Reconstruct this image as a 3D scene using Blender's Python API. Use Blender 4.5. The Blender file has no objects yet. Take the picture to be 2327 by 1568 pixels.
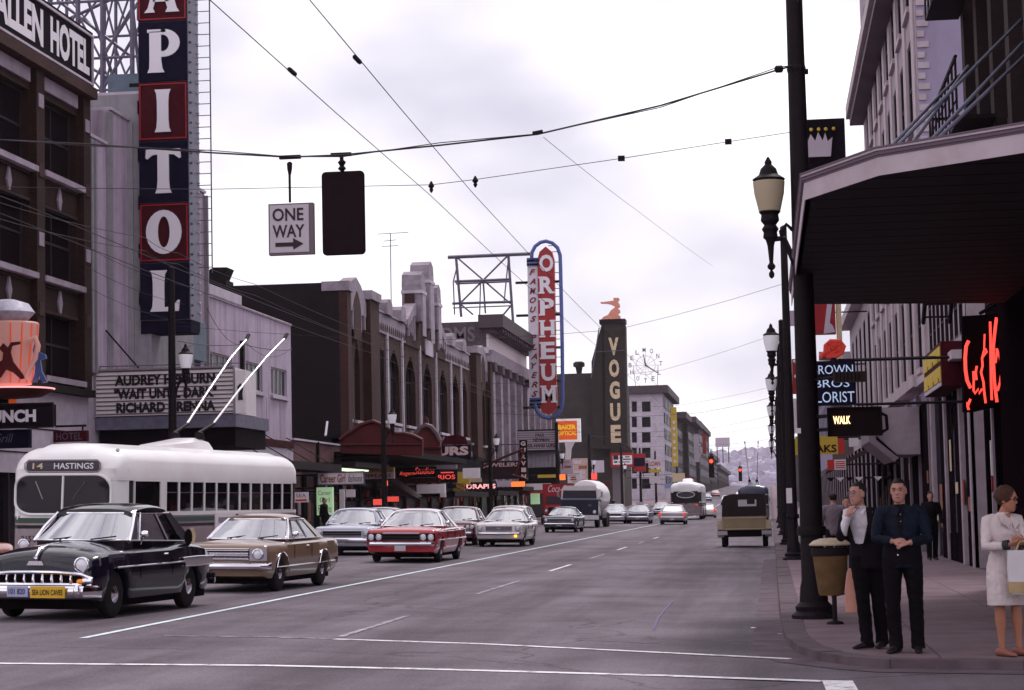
import bpy, bmesh, math, random
from mathutils import Vector, Matrix, noise
from mathutils.bvhtree import BVHTree
sin, cos, pi, rad = math.sin, math.cos, math.pi, math.radians
random.seed(7)
SC = bpy.context.scene
COL = SC.collection

# ------------------------------------------------------------------ camera
CAM_H = 1.65
FPX, PCX, PCY, ROLL = 4700.0, 1163.5, 784.0, .022          # focal length and centre on a 2327 x 1568 frame
_x0 = 589.5*cos(ROLL) - 356*sin(ROLL)
_y0 = -589.5*sin(ROLL) - 356*cos(ROLL)
PITCH = math.atan(-_y0/FPX)
YAW = math.atan(_x0/FPX*cos(PITCH))
CF = Vector((-sin(YAW)*cos(PITCH), cos(YAW)*cos(PITCH), sin(PITCH)))
_R0 = Vector((cos(YAW), sin(YAW), 0))
_U0 = _R0.cross(CF)
CR = _R0*cos(ROLL) - _U0*sin(ROLL)
CU = _U0*cos(ROLL) + _R0*sin(ROLL)
cam_d = bpy.data.cameras.new('camera')
cam = bpy.data.objects.new('camera', cam_d)
COL.objects.link(cam)
cam_d.sensor_width = 36
cam_d.lens = FPX/2327*36
cam_d.clip_start = .1
cam_d.clip_end = 12000
cam.matrix_world = Matrix((CR, CU, -CF)).transposed().to_4x4()
cam.location = (0, 0, CAM_H)
SC.camera = cam

def ray(x, y):
    return CF + CR*((x-PCX)/FPX) - CU*((y-PCY)/FPX)
TILT = .022                                          # the roadway falls from its left side to the right kerb
def gnd(x, y, z=0.0):
    d = ray(x, y)
    t = (z-CAM_H)/(d.z+TILT*d.x) if x < 1753 and z < 1 else (z-CAM_H)/d.z
    return Vector((d.x*t, d.y*t, CAM_H+d.z*t))
def atY(x, y, Y):
    d = ray(x, y); t = Y/d.y
    return Vector((d.x*t, Y, CAM_H+d.z*t))
def atX(x, y, X):
    d = ray(x, y); t = X/d.x
    return Vector((X, d.y*t, CAM_H+d.z*t))

# ------------------------------------------------------------------ sky, sun, exposure
SUN_AZ, SUN_EL = rad(20), rad(56)          # ahead and a little to the right, behind thin cloud
W = bpy.data.worlds.new('World')
SC.world = W
W.use_nodes = True
nt = W.node_tree
nt.nodes.clear()
def N(t, **k):
    n = nt.nodes.new(t)
    for a, b in k.items():
        setattr(n, a, b)
    return n
out = N('ShaderNodeOutputWorld')
bg = N('ShaderNodeBackground')
bg.inputs[1].default_value = 1.0
sky = N('ShaderNodeTexSky', sky_type='NISHITA', sun_disc=False, sun_elevation=SUN_EL, sun_rotation=SUN_AZ,
        air_density=1.0, dust_density=3.0, ozone_density=1.0)
tc = N('ShaderNodeTexCoord')
mp = N('ShaderNodeMapping')
mp.inputs['Scale'].default_value = (1.0, 1.0, 1.9)
mp.inputs['Location'].default_value = (4.4, 2.1, .9)
n1 = N('ShaderNodeTexNoise'); n1.inputs['Scale'].default_value = 5.2; n1.inputs['Detail'].default_value = 4
n1.inputs['Roughness'].default_value = .5
n2 = N('ShaderNodeTexNoise'); n2.inputs['Scale'].default_value = 2.6; n2.inputs['Detail'].default_value = 3
mul = N('ShaderNodeMath', operation='MULTIPLY'); mul.inputs[1].default_value = .6
add = N('ShaderNodeMath', operation='MULTIPLY_ADD'); add.inputs[1].default_value = .5
rmp = N('ShaderNodeValToRGB')
rmp.color_ramp.elements[0].position = .42; rmp.color_ramp.elements[0].color = (.63, .605, .72, 1)
rmp.color_ramp.elements[1].position = .62; rmp.color_ramp.elements[1].color = (1.32, 1.28, 1.33, 1)
e = rmp.color_ramp.elements.new(.52); e.color = (.89, .855, .935, 1)
scl = N('ShaderNodeMix', data_type='RGBA', blend_type='MULTIPLY'); scl.inputs[0].default_value = 1
scl.inputs[7].default_value = (.05, .05, .05, 1)
mix = N('ShaderNodeMix', data_type='RGBA'); mix.inputs[0].default_value = .90
L = nt.links.new
L(tc.outputs['Generated'], mp.inputs[0])
L(mp.outputs[0], n1.inputs['Vector']); L(mp.outputs[0], n2.inputs['Vector'])
L(n2.outputs['Fac'], mul.inputs[0])
L(n1.outputs['Fac'], add.inputs[0]); L(mul.outputs[0], add.inputs[2])
L(add.outputs[0], rmp.inputs[0])
L(sky.outputs[0], scl.inputs[6])
L(scl.outputs[2], mix.inputs[6]); L(rmp.outputs[0], mix.inputs[7])
L(mix.outputs[2], bg.inputs[0]); L(bg.outputs[0], out.inputs[0])

sun_d = bpy.data.lights.new('sun', 'SUN')
sun_d.energy = 1.5
sun_d.angle = rad(12)
sun_d.color = (1, .95, .93)
sun = bpy.data.objects.new('sun', sun_d)
COL.objects.link(sun)
_sd = Vector((sin(SUN_AZ)*cos(SUN_EL), cos(SUN_AZ)*cos(SUN_EL), sin(SUN_EL)))
sun.rotation_euler = (-_sd).to_track_quat('-Z', 'Y').to_euler()
SC.view_settings.view_transform = 'Standard'
SC.view_settings.look = 'None'
SC.view_settings.exposure = .34
SC.view_settings.gamma = 1.0
SC.cycles.max_bounces = 6; SC.cycles.diffuse_bounces = 3; SC.cycles.glossy_bounces = 3; SC.cycles.volume_bounces = 0
SC.cycles.transparent_max_bounces = 12

# ------------------------------------------------------------------ materials
MATS = {}
def cast(c):
    """the old slide's magenta dye cast: paler surfaces keep more of their green"""
    l = (c[0]+c[1]+c[2])/3; k = .84+.14*min(1, l/.55)
    return (c[0], c[1]*k, c[2]*(.95+.07*min(1, l/.3)))
def mat(name, col, rough=.7, metal=0., var=.0, scale=3., bump=0., bscale=40., coat=0., emit=None, estr=1., grime=0., spec=.22, streak=0.):
    """one principled material; var = large colour variation, grime = dark blotches, streak = vertical run marks"""
    if name in MATS:
        return MATS[name]
    if not emit: col = cast(col)
    m = bpy.data.materials.new(name)
    m.use_nodes = True
    t = m.node_tree
    b = t.nodes['Principled BSDF']
    b.inputs['Base Color'].default_value = (*col, 1)
    b.inputs['Roughness'].default_value = rough
    b.inputs['Metallic'].default_value = metal
    b.inputs['Specular IOR Level'].default_value = spec
    if coat:
        b.inputs['Coat Weight'].default_value = coat
        b.inputs['Coat Roughness'].default_value = .06
    if emit:
        b.inputs['Emission Color'].default_value = (*emit, 1)
        b.inputs['Emission Strength'].default_value = estr
    src = None
    def nz(sc, det=6, rgh=.6, stretch=None):
        c = t.nodes.new('ShaderNodeTexCoord')
        x = t.nodes.new('ShaderNodeTexNoise')
        x.inputs['Scale'].default_value = sc
        x.inputs['Detail'].default_value = det
        x.inputs['Roughness'].default_value = rgh
        o = c.outputs['Object']
        if stretch:
            g = t.nodes.new('ShaderNodeMapping')
            g.inputs['Scale'].default_value = stretch
            t.links.new(o, g.inputs[0]); o = g.outputs[0]
        t.links.new(o, x.inputs['Vector'])
        return x.outputs['Fac']
    def blend(fac, lo, hi, dark, src):
        r = t.nodes.new('ShaderNodeMapRange')
        r.inputs[1].default_value = lo; r.inputs[2].default_value = hi
        t.links.new(fac, r.inputs[0])
        mx = t.nodes.new('ShaderNodeMix'); mx.data_type = 'RGBA'; mx.blend_type = 'MULTIPLY'
        mx.inputs[6].default_value = (*col, 1)
        if src: t.links.new(src, mx.inputs[6])
        mx.inputs[7].default_value = (*dark, 1)
        t.links.new(r.outputs[0], mx.inputs[0])
        return mx.outputs[2]
    if var:
        k = 1-var
        src = blend(nz(scale), .38, .66, (k, k*.98, k*.97), src)
    if grime:
        k = 1-grime
        src = blend(nz(scale*.35, 8, .7), .50, .72, (k, k*.95, k*.93), src)
    if streak:
        k = 1-streak
        src = blend(nz(1.0, 5, .6, (2.2, 2.2, .18)), .48, .72, (k, k*.96, k*.94), src)
    if src:
        t.links.new(src, b.inputs['Base Color'])
    if bump:
        bp = t.nodes.new('ShaderNodeBump')
        bp.inputs['Strength'].default_value = bump
        bp.inputs['Distance'].default_value = .02
        t.links.new(nz(bscale, 4), bp.inputs['Height'])
        t.links.new(bp.outputs[0], b.inputs['Normal'])
    MATS[name] = m
    return m

def brickmat(name, c1, c2, mortar, bw=.22, bh=.075, var=.25):
    """brick courses too fine to pick apart at their distance"""
    m = mat(name, c1, .9); c1, c2, mortar = cast(c1), cast(c2), cast(mortar)
    t = m.node_tree
    b = t.nodes['Principled BSDF']
    c = t.nodes.new('ShaderNodeTexCoord')
    sx = t.nodes.new('ShaderNodeSeparateXYZ'); t.links.new(c.outputs['Object'], sx.inputs[0])
    a = t.nodes.new('ShaderNodeMath'); a.operation = 'ADD'
    t.links.new(sx.outputs[0], a.inputs[0]); t.links.new(sx.outputs[1], a.inputs[1])
    cb = t.nodes.new('ShaderNodeCombineXYZ')
    t.links.new(a.outputs[0], cb.inputs[0]); t.links.new(sx.outputs[2], cb.inputs[1])
    br = t.nodes.new('ShaderNodeTexBrick')
    br.inputs['Color1'].default_value = (*c1, 1); br.inputs['Color2'].default_value = (*c2, 1)
    br.inputs['Mortar'].default_value = (*mortar, 1)
    br.inputs['Scale'].default_value = 1
    br.inputs['Brick Width'].default_value = bw; br.inputs['Row Height'].default_value = bh
    br.inputs['Mortar Size'].default_value = .008
    t.links.new(cb.outputs[0], br.inputs['Vector'])
    x = t.nodes.new('ShaderNodeTexNoise'); x.inputs['Scale'].default_value = .55; x.inputs['Detail'].default_value = 8
    t.links.new(c.outputs['Object'], x.inputs['Vector'])
    r = t.nodes.new('ShaderNodeMapRange'); r.inputs[1].default_value = .4; r.inputs[2].default_value = .65
    t.links.new(x.outputs['Fac'], r.inputs[0])
    mx = t.nodes.new('ShaderNodeMix'); mx.data_type = 'RGBA'; mx.blend_type = 'MULTIPLY'
    mx.inputs[7].default_value = (1-var, 1-var, 1-var, 1)
    t.links.new(r.outputs[0], mx.inputs[0]); t.links.new(br.outputs[0], mx.inputs[6])
    t.links.new(mx.outputs[2], b.inputs['Base Color'])
    bp = t.nodes.new('ShaderNodeBump'); bp.inputs['Strength'].default_value = .4; bp.inputs['Distance'].default_value = .01
    t.links.new(br.outputs['Fac'], bp.inputs['Height']); bp.invert = True
    t.links.new(bp.outputs[0], b.inputs['Normal'])
    return m

def glassmat(name, tint=(.25, .25, .28), refl=.35, rough=.04):
    """window glass: a mirror part over a tinted see-through part"""
    m = bpy.data.materials.new(name); m.use_nodes = True
    t = m.node_tree; t.nodes.clear()
    o = t.nodes.new('ShaderNodeOutputMaterial')
    g = t.nodes.new('ShaderNodeBsdfGlossy'); g.inputs['Roughness'].default_value = rough
    g.inputs['Color'].default_value = (.95, .95, 1, 1)
    tr = t.nodes.new('ShaderNodeBsdfTransparent'); tr.inputs[0].default_value = (*tint, 1)
    lw = t.nodes.new('ShaderNodeLayerWeight'); lw.inputs[0].default_value = .35
    mr = t.nodes.new('ShaderNodeMapRange'); mr.inputs[3].default_value = refl*.55; mr.inputs[4].default_value = min(1, refl*2.2)
    t.links.new(lw.outputs['Fresnel'], mr.inputs[0])
    mx = t.nodes.new('ShaderNodeMixShader')
    t.links.new(mr.outputs[0], mx.inputs[0]); t.links.new(tr.outputs[0], mx.inputs[1]); t.links.new(g.outputs[0], mx.inputs[2])
    bp = t.nodes.new('ShaderNodeBump'); bp.inputs['Strength'].default_value = .05; bp.inputs['Distance'].default_value = .05
    nz = t.nodes.new('ShaderNodeTexNoise'); nz.inputs['Scale'].default_value = 1.5
    t.links.new(nz.outputs[0], bp.inputs['Height']); t.links.new(bp.outputs[0], g.inputs['Normal'])
    t.links.new(mx.outputs[0], o.inputs[0])
    MATS[name] = m
    return m

# ------------------------------------------------------------------ objects
POS = {}
def tag(o, label=None, cat=None, group=None, kind=None):
    for k, v in (('label', label), ('category', cat), ('group', group), ('kind', kind)):
        if v: o[k] = v
    return o
def empty(name, loc=(0, 0, 0), label=None, cat=None, group=None, rz=0):
    o = bpy.data.objects.new(name, None)
    o.empty_display_size = .3
    COL.objects.link(o)
    o.location = loc; o.rotation_euler = (0, 0, rz)
    POS[o.name] = Vector(loc)
    return tag(o, label, cat, group)
def link(name, me, parent=None, loc=None):
    o = bpy.data.objects.new(name, me)
    COL.objects.link(o)
    if loc is not None: o.location = loc
    if parent:
        o.parent = parent
        POS[o.name] = POS[parent.name]
    else:
        POS[o.name] = Vector((0, 0, 0))
    return o
def copy_tree(o, parent=None):
    c = o.copy(); COL.objects.link(c); c.parent = parent
    for ch in list(o.children):
        copy_tree(ch, c)
    return c

class Fr:
    """a wall's own axes: u along it, d out of it, z up. a=0 faces the camera (-Y), a=90 faces +X, a=-90 faces -X"""
    def __init__(s, x, y, a=0., z=0.):
        s.o = Vector((x, y, z)); s.a = rad(a)
        s.u = Vector((cos(s.a), sin(s.a), 0)); s.n = Vector((sin(s.a), -cos(s.a), 0))
    def __call__(s, u, d, z):
        return s.o + s.u*u + s.n*d + Vector((0, 0, z))
ID = lambda x, y, z: Vector((x, y, z))

class MB:
    def __init__(s, fr=ID):
        s.v = []; s.f = []; s.fr = fr; s.mi = []; s.cm = 0
    def add(s, vs, fs):
        b = len(s.v)
        s.v += [s.fr(*p) for p in vs]
        s.f += [tuple(i+b for i in f) for f in fs]
        s.mi += [s.cm]*len(fs)
        return s
    def box(s, x0, x1, y0, y1, z0, z1):
        return s.add([(x0, y0, z0), (x1, y0, z0), (x1, y1, z0), (x0, y1, z0), (x0, y0, z1), (x1, y0, z1), (x1, y1, z1), (x0, y1, z1)],
                     [(3, 2, 1, 0), (4, 5, 6, 7), (0, 1, 5, 4), (1, 2, 6, 5), (2, 3, 7, 6), (3, 0, 4, 7)])
    def quad(s, *p):
        return s.add(p, [tuple(range(len(p)))])
    def prism(s, poly, y0, y1):
        """poly in (x,z), pushed from y0 to y1"""
        n = len(poly)
        vs = [(x, y0, z) for x, z in poly]+[(x, y1, z) for x, z in poly]
        fs = [tuple(range(n)), tuple(range(2*n-1, n-1, -1))]+[(i, i+n, (i+1) % n+n, (i+1) % n) for i in range(n)]
        return s.add(vs, fs)
    def slab(s, poly, z0, z1):
        """poly in (x,y)"""
        n = len(poly)
        vs = [(x, y, z0) for x, y in poly]+[(x, y, z1) for x, y in poly]
        fs = [tuple(range(n)), tuple(range(2*n-1, n-1, -1))]+[(i, i+n, (i+1) % n+n, (i+1) % n) for i in range(n)]
        return s.add(vs, fs)
    def extr(s, poly, x0, x1):
        """poly in (y,z), pushed from x0 to x1"""
        n = len(poly)
        vs = [(x0, y, z) for y, z in poly]+[(x1, y, z) for y, z in poly]
        fs = [tuple(range(n)), tuple(range(2*n-1, n-1, -1))]+[(i, i+n, (i+1) % n+n, (i+1) % n) for i in range(n)]
        return s.add(vs, fs)
    def loft(s, rows, closed=True, caps=True, wrap=False):
        n = len(rows[0]); vs = [p for r in rows for p in r]; fs = []
        m = len(rows)
        for i in range(m if wrap else m-1):
            for j in range(n if closed else n-1):
                fs.append((i*n+j, i*n+(j+1) % n, ((i+1) % m)*n+(j+1) % n, ((i+1) % m)*n+j))
        if caps and closed and not wrap:
            fs += [tuple(range(n-1, -1, -1)), tuple((m-1)*n+j for j in range(n))]
        return s.add(vs, fs)
    def tube(s, pts, r, n=6, wrap=False, caps=True):
        pts = [Vector(p) for p in pts]
        rr = r if isinstance(r, (list, tuple)) else [r]*len(pts)
        rows = []; ref = None; m = len(pts)
        for i, p in enumerate(pts):
            a = pts[(i-1) % m] if (wrap or i > 0) else p
            b = pts[(i+1) % m] if (wrap or i < m-1) else p
            d = (b-a).normalized()
            if ref is None:
                ref = Vector((0, 0, 1)) if abs(d.z) < .9 else Vector((1, 0, 0))
            e1 = (ref-d*ref.dot(d)).normalized(); e2 = d.cross(e1); ref = e1
            rows.append([tuple(p+(e1*cos(2*pi*k/n)+e2*sin(2*pi*k/n))*rr[i]) for k in range(n)])
        return s.loft(rows, True, caps, wrap)
    def lathe(s, prof, c=(0, 0, 0), axis='z', n=16, caps=True):
        """prof: (radius, height) pairs"""
        rows = []
        for r, h in prof:
            ring = []
            for k in range(n):
                a = 2*pi*k/n
                p = (r*cos(a), r*sin(a), h)
                if axis == 'x': p = (h, r*cos(a), r*sin(a))
                if axis == 'y': p = (r*cos(a), h, r*sin(a))
                ring.append((p[0]+c[0], p[1]+c[1], p[2]+c[2]))
            rows.append(ring)
        return s.loft(rows, True, caps)
    def ball(s, c, rx, ry=None, rz=None, n=12, m=8):
        ry = ry or rx; rz = rz or rx
        rows = []
        for i in range(m+1):
            t = -pi/2+pi*i/m
            q = max(cos(t), .02)
            rows.append([(c[0]+rx*q*cos(2*pi*k/n), c[1]+ry*q*sin(2*pi*k/n), c[2]+rz*sin(t)) for k in range(n)])
        return s.loft(rows)
    def mesh(s, name, mats, smooth=False, off=None, normals=False):
        me = bpy.data.meshes.new(name)
        o = off or Vector((0, 0, 0))
        me.from_pydata([tuple(p-o) for p in s.v], [], s.f)
        for m in (mats if isinstance(mats, (list, tuple)) else [mats]):
            me.materials.append(MATS[m] if isinstance(m, str) else m)
        if isinstance(mats, (list, tuple)) and len(mats) > 1:
            me.polygons.foreach_set('material_index', s.mi)
        if normals:
            bm = bmesh.new(); bm.from_mesh(me); bmesh.ops.recalc_face_normals(bm, faces=bm.faces); bm.to_mesh(me); bm.free()
        if smooth:
            me.polygons.foreach_set('use_smooth', [True]*len(me.polygons))
            if smooth != 'all':
                me.set_sharp_from_angle(angle=rad(38))
        me.update()
        return me
    def build(s, name, mats, parent=None, smooth=False, label=None, cat=None, group=None, kind=None, normals=False):
        off = POS[parent.name] if parent else None
        o = link(name, s.mesh(name, mats, smooth, off, normals), parent)
        return tag(o, label, cat, group, kind)

def bx(name, m, parent, *a, fr=ID, **k):
    return MB(fr).box(*a).build(name, m, parent, **k)

def lerp_tab(tab, x):
    """smooth interpolation through (x, value) pairs"""
    if x <= tab[0][0]: return tab[0][1]
    if x >= tab[-1][0]: return tab[-1][1]
    for i in range(len(tab)-1):
        x0, a = tab[i]; x1, b = tab[i+1]
        if x0 <= x <= x1:
            h = x1-x0; t = (x-x0)/h
            d0 = (b-a)/h; d1 = d0
            if i > 0:
                e = (a-tab[i-1][1])/(x0-tab[i-1][0]); m0 = 0 if e*d0 <= 0 else 2*e*d0/(e+d0)
            else: m0 = d0
            if i < len(tab)-2:
                e = (tab[i+2][1]-b)/(tab[i+2][0]-x1); m1 = 0 if e*d0 <= 0 else 2*e*d0/(e+d0)
            else: m1 = d0
            return (2*t**3-3*t*t+1)*a+(t**3-2*t*t+t)*h*m0+(-2*t**3+3*t*t)*b+(t**3-t*t)*h*m1

TXT = {}
def glyphs(s, bold=.0, shear=0., space=1., ex=.006):
    """flat letters as triangles: list of verts (x,y,z) and faces, fitted to a unit box"""
    k = (s, bold, shear, space)
    if k not in TXT:
        c = bpy.data.curves.new('t', 'FONT')
        c.body = s; c.size = 1; c.offset = bold; c.shear = shear; c.space_character = space
        c.resolution_u = 3; c.align_x = 'CENTER'
        o = bpy.data.objects.new('t', c); COL.objects.link(o)
        dg = bpy.context.evaluated_depsgraph_get()
        me = bpy.data.meshes.new_from_object(o.evaluated_get(dg))
        vs = [tuple(v.co) for v in me.vertices]; fs = [tuple(p.vertices) for p in me.polygons]
        bpy.data.objects.remove(o); bpy.data.curves.remove(c); bpy.data.meshes.remove(me)
        x0 = min(v[0] for v in vs); x1 = max(v[0] for v in vs); y0 = min(v[1] for v in vs); y1 = max(v[1] for v in vs)
        TXT[k] = ([((v[0]-x0)/(x1-x0), (v[1]-y0)/(y1-y0)) for v in vs], fs)
    return TXT[k]
def lettering(s, fr, u0, u1, z0, z1, d, m, parent, bold=.02, shear=0., name='lettering', slope=0., space=1., **k):
    """painted or cut-out letters on a sign face: one part"""
    vs, fs = glyphs(s, bold, shear, space)
    b = MB(fr)
    b.add([(u0+(u1-u0)*x, d, z0+(z1-z0)*y+slope*x) for x, y in vs], fs)
    return b.build(name, m, parent, **k)

def wall(fr, u0, u1, z0, z1, holes, name, m, parent, d=0., depth=.25):
    """a wall face with real openings and their reveals"""
    us = sorted({u0, u1, *[h[0] for h in holes], *[h[1] for h in holes]})
    zs = sorted({z0, z1, *[h[2] for h in holes], *[h[3] for h in holes]})
    us = [u for u in us if u0 <= u <= u1]; zs = [z for z in zs if z0 <= z <= z1]
    b = MB(fr)
    for i in range(len(us)-1):
        for j in range(len(zs)-1):
            cu, cz = (us[i]+us[i+1])/2, (zs[j]+zs[j+1])/2
            if any(h[0] < cu < h[1] and h[2] < cz < h[3] for h in holes): continue
            b.quad((us[i], d, zs[j]), (us[i+1], d, zs[j]), (us[i+1], d, zs[j+1]), (us[i], d, zs[j+1]))
    for a, c, e, g in holes:
        b.quad((a, d, e), (a, d, g), (a, d-depth, g), (a, d-depth, e)).quad((c, d, e), (c, d, g), (c, d-depth, g), (c, d-depth, e))
        b.quad((a, d, e), (c, d, e), (c, d-depth, e), (a, d-depth, e)).quad((a, d, g), (c, d, g), (c, d-depth, g), (a, d-depth, g))
    return b.build(name, m, parent)

WIN = {}
def window(fr, u0, u1, z0, z1, parent, m='frame_dark', pane='pane_dark', bars=(1,), rows=(.5,), d=-.16, fw=.06, sill=None, name='window', blind=0.):
    """a window part: frame with bars; the panes and sill are its sub-parts"""
    w, h = u1-u0, z1-z0
    key = (round(w, 2), round(h, 2), m, pane, tuple(bars), tuple(rows), fw, sill, blind, round(fr.a, 3))
    if key not in WIN:
        lf = Fr(0, 0, math.degrees(fr.a))
        b = MB(lf)
        b.box(0, fw, 0, .07, 0, h).box(w-fw, w, 0, .07, 0, h).box(fw, w-fw, 0, .07, 0, fw).box(fw, w-fw, 0, .07, h-fw, h)
        nb = bars[0]
        for i in range(1, nb):
            x = w*i/nb; b.box(x-fw*.35, x+fw*.35, 0, .055, fw, h-fw)
        for t in rows:
            b.box(fw, w-fw, 0, .06, h*t-fw*.4, h*t+fw*.4)
        fm = b.mesh('window', m)
        p = MB(lf); p.quad((fw, .02, fw), (w-fw, .02, fw), (w-fw, .02, h-fw), (fw, .02, h-fw))
        pm = p.mesh('pane', pane)
        sm = bm_ = None
        if sill: sm = MB(lf).box(-.1, w+.1, .0, -d+.12, -.16, -.002).mesh('sill', sill)
        if blind: bm_ = MB(lf).quad((fw, -.05, h*(1-blind)), (w-fw, -.05, h*(1-blind)), (w-fw, -.05, h-fw), (fw, -.05, h-fw)).mesh('blind', 'blind')
        WIN[key] = (fm, pm, sm, bm_)
    fm, pm, sm, bm_ = WIN[key]
    off = fr(u0, d, z0)-POS[parent.name]
    o = link(name, fm, parent, off)
    c = link('pane', pm, o)
    if sm: link('sill', sm, o)
    if bm_: link('blind', bm_, o)
    return o
# ------------------------------------------------------------------ palette
mat('asphalt_far', (.15, .13, .15), .9, var=.2, scale=.05)
def paint_road(name, col, lo, hi):
    m = mat(name, col, .8); t = m.node_tree; b = t.nodes['Principled BSDF']
    c = t.nodes.new('ShaderNodeTexCoord'); x = t.nodes.new('ShaderNodeTexNoise'); x.inputs['Scale'].default_value = 5.5; x.inputs['Detail'].default_value = 9; x.inputs['Roughness'].default_value = .72
    t.links.new(c.outputs['Object'], x.inputs['Vector'])
    r = t.nodes.new('ShaderNodeMapRange'); r.inputs[1].default_value = lo; r.inputs[2].default_value = hi; t.links.new(x.outputs['Fac'], r.inputs[0])
    k = t.nodes.new('ShaderNodeMix'); k.data_type = 'RGBA'; k.inputs[6].default_value = (*col, 1); k.inputs[7].default_value = (.155, .125, .155, 1)
    t.links.new(r.outputs[0], k.inputs[0]); t.links.new(k.outputs[2], b.inputs['Base Color'])
paint_road('white_paint', (.72, .69, .72), .50, .66); paint_road('line_paint', (.62, .71, .75), .52, .70); paint_road('worn_paint', (.5, .46, .5), .38, .56)
mat('concrete', (.20, .15, .158), .9, var=.25, scale=1.3, bump=.2, grime=.3)
mat('kerb_stone', (.125, .10, .108), .9, var=.3, scale=3, grime=.35)
mat('gutter', (.125, .10, .115), .9, var=.4, scale=2)
mat('frame_dark', (.022, .018, .021), .6, spec=.1)
mat('frame_white', (.5, .47, .52), .6, var=.15)
mat('pane_dark', (.012, .009, .013), .22, spec=.06)
mat('pane_mid', (.05, .046, .056), .12, spec=.3)
mat('blind', (.35, .33, .33), .8)
mat('black', (.008, .006, .008), .7, spec=.06)
mat('iron', (.014, .010, .012), .6, spec=.1, var=.3, scale=8)
mat('steel', (.13, .13, .17), .5, metal=.4, var=.3, scale=4)
mat('pane_void', (.011, .008, .010), 1., spec=0.)
mat('tar', (.03, .025, .028), .9)
mat('wire', (.03, .025, .03), .6)
mat('roof_tar', (.06, .05, .055), .95, var=.3)

def road_mat():
    m = mat('asphalt', (.1, .088, .1), .84)
    t = m.node_tree; b = t.nodes['Principled BSDF']
    c = t.nodes.new('ShaderNodeTexCoord')
    def nz(sc, det, st=None, w=0):
        x = t.nodes.new('ShaderNodeTexNoise'); x.inputs['Scale'].default_value = sc; x.inputs['Detail'].default_value = det
        x.inputs['Roughness'].default_value = .65
        o = c.outputs['Object']
        if st:
            g = t.nodes.new('ShaderNodeMapping'); g.inputs['Scale'].default_value = st; t.links.new(o, g.inputs[0]); o = g.outputs[0]
        t.links.new(o, x.inputs['Vector']); return x.outputs['Fac']
    def ramp(f, a, ca, bb, cb):
        r = t.nodes.new('ShaderNodeValToRGB'); r.color_ramp.elements[0].position = a; r.color_ramp.elements[1].position = bb
        r.color_ramp.elements[0].color = (*ca, 1); r.color_ramp.elements[1].color = (*cb, 1)
        t.links.new(f, r.inputs[0]); return r.outputs[0]
    def mul(p, q, f=1.):
        x = t.nodes.new('ShaderNodeMix'); x.data_type = 'RGBA'; x.blend_type = 'MULTIPLY'; x.inputs[0].default_value = f
        t.links.new(p, x.inputs[6]); t.links.new(q, x.inputs[7]); return x.outputs[2]
    base = ramp(nz(26, 6), .3, (.118, .095, .117), .72, (.192, .158, .191))
    lanes = ramp(nz(1, 4, (.62, .03, 1)), .36, (.60, .57, .59), .6, (1.08, 1.08, 1.08))      # tyre-worn and oily lengthwise bands
    blot = ramp(nz(.35, 7), .36, (.66, .63, .65), .6, (1.04, 1.04, 1.04))
    grit = mulx = ramp(nz(38, 5), .3, (.66, .66, .66), .7, (1.30, 1.30, 1.30))
    col = mul(mul(mul(base, lanes), blot), grit)
    # thin tar-filled cracks
    v = t.nodes.new('ShaderNodeTexVoronoi'); v.feature = 'DISTANCE_TO_EDGE'; v.inputs['Scale'].default_value = .16
    dm = t.nodes.new('ShaderNodeVectorMath'); dm.operation = 'ADD'
    xx = t.nodes.new('ShaderNodeTexNoise'); xx.inputs['Scale'].default_value = .9; xx.inputs['Detail'].default_value = 6
    t.links.new(c.outputs['Object'], xx.inputs['Vector'])
    t.links.new(c.outputs['Object'], dm.inputs[0]); t.links.new(xx.outputs['Color'], dm.inputs[1])
    t.links.new(dm.outputs[0], v.inputs['Vector'])
    col = mul(col, ramp(v.outputs['Distance'], .0, (.55, .53, .54), .006, (1, 1, 1)))
    t.links.new(col, b.inputs['Base Color'])
    bp = t.nodes.new('ShaderNodeBump'); bp.inputs['Strength'].default_value = .35; bp.inputs['Distance'].default_value = .01
    t.links.new(nz(90, 3), bp.inputs['Height']); t.links.new(bp.outputs[0], b.inputs['Normal'])
road_mat()

# ------------------------------------------------------------------ ground, road, pavements
KL, KR, XL, XR, SW = -17.6, .08, -22.3, 4.45, .09      # kerbs, facade lines, pavement height
def hgt(y):
    """the street is level, then climbs gently beyond the second block"""
    if y < 190: return 0.
    if y < 290: return .0065*(y-190)**2/100
    return .65+.013*(y-290)
def tilt(x): return -TILT*max(-40, min(0, x))
YS = [-60, -20, 0, 10, 20, 30, 45, 60, 80, 100, 130, 160, 190, 210, 230, 250, 270, 290, 330, 400, 500, 620, 760, 900]
def strip(name, m, x0, x1, ys, dz, **k):
    b = MB()
    b.loft([[(x, y, hgt(y)+dz+tilt(x)) for x in ((x0, 0, x1) if x0 < 0 < x1 else (x0, x1))] for y in ys], closed=False)
    return b.build(name, m, None, **k)
g = MB()
g.loft([[(x, y, hgt(min(y, 900))-.03+tilt(x)) for x in (-5000, -200, -40, 0, 60, 200, 5000)] for y in YS+[2000, 6000]], closed=False)
g.build('ground', 'asphalt_far', kind='structure')
road = strip('road', 'asphalt', -40, 60, YS[:12], 0, kind='structure')
strip('far_road', 'asphalt', KL, KR+.0, YS[11:], .004, kind='structure')
strip('pavement_left', 'concrete', -30, KL, [40]+YS[8:], SW, kind='structure')
bx('kerb_left', 'kerb_stone', None, KL, KL+.15, 40, 190, .3, SW+.002+tilt(KL), kind='structure')

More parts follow.
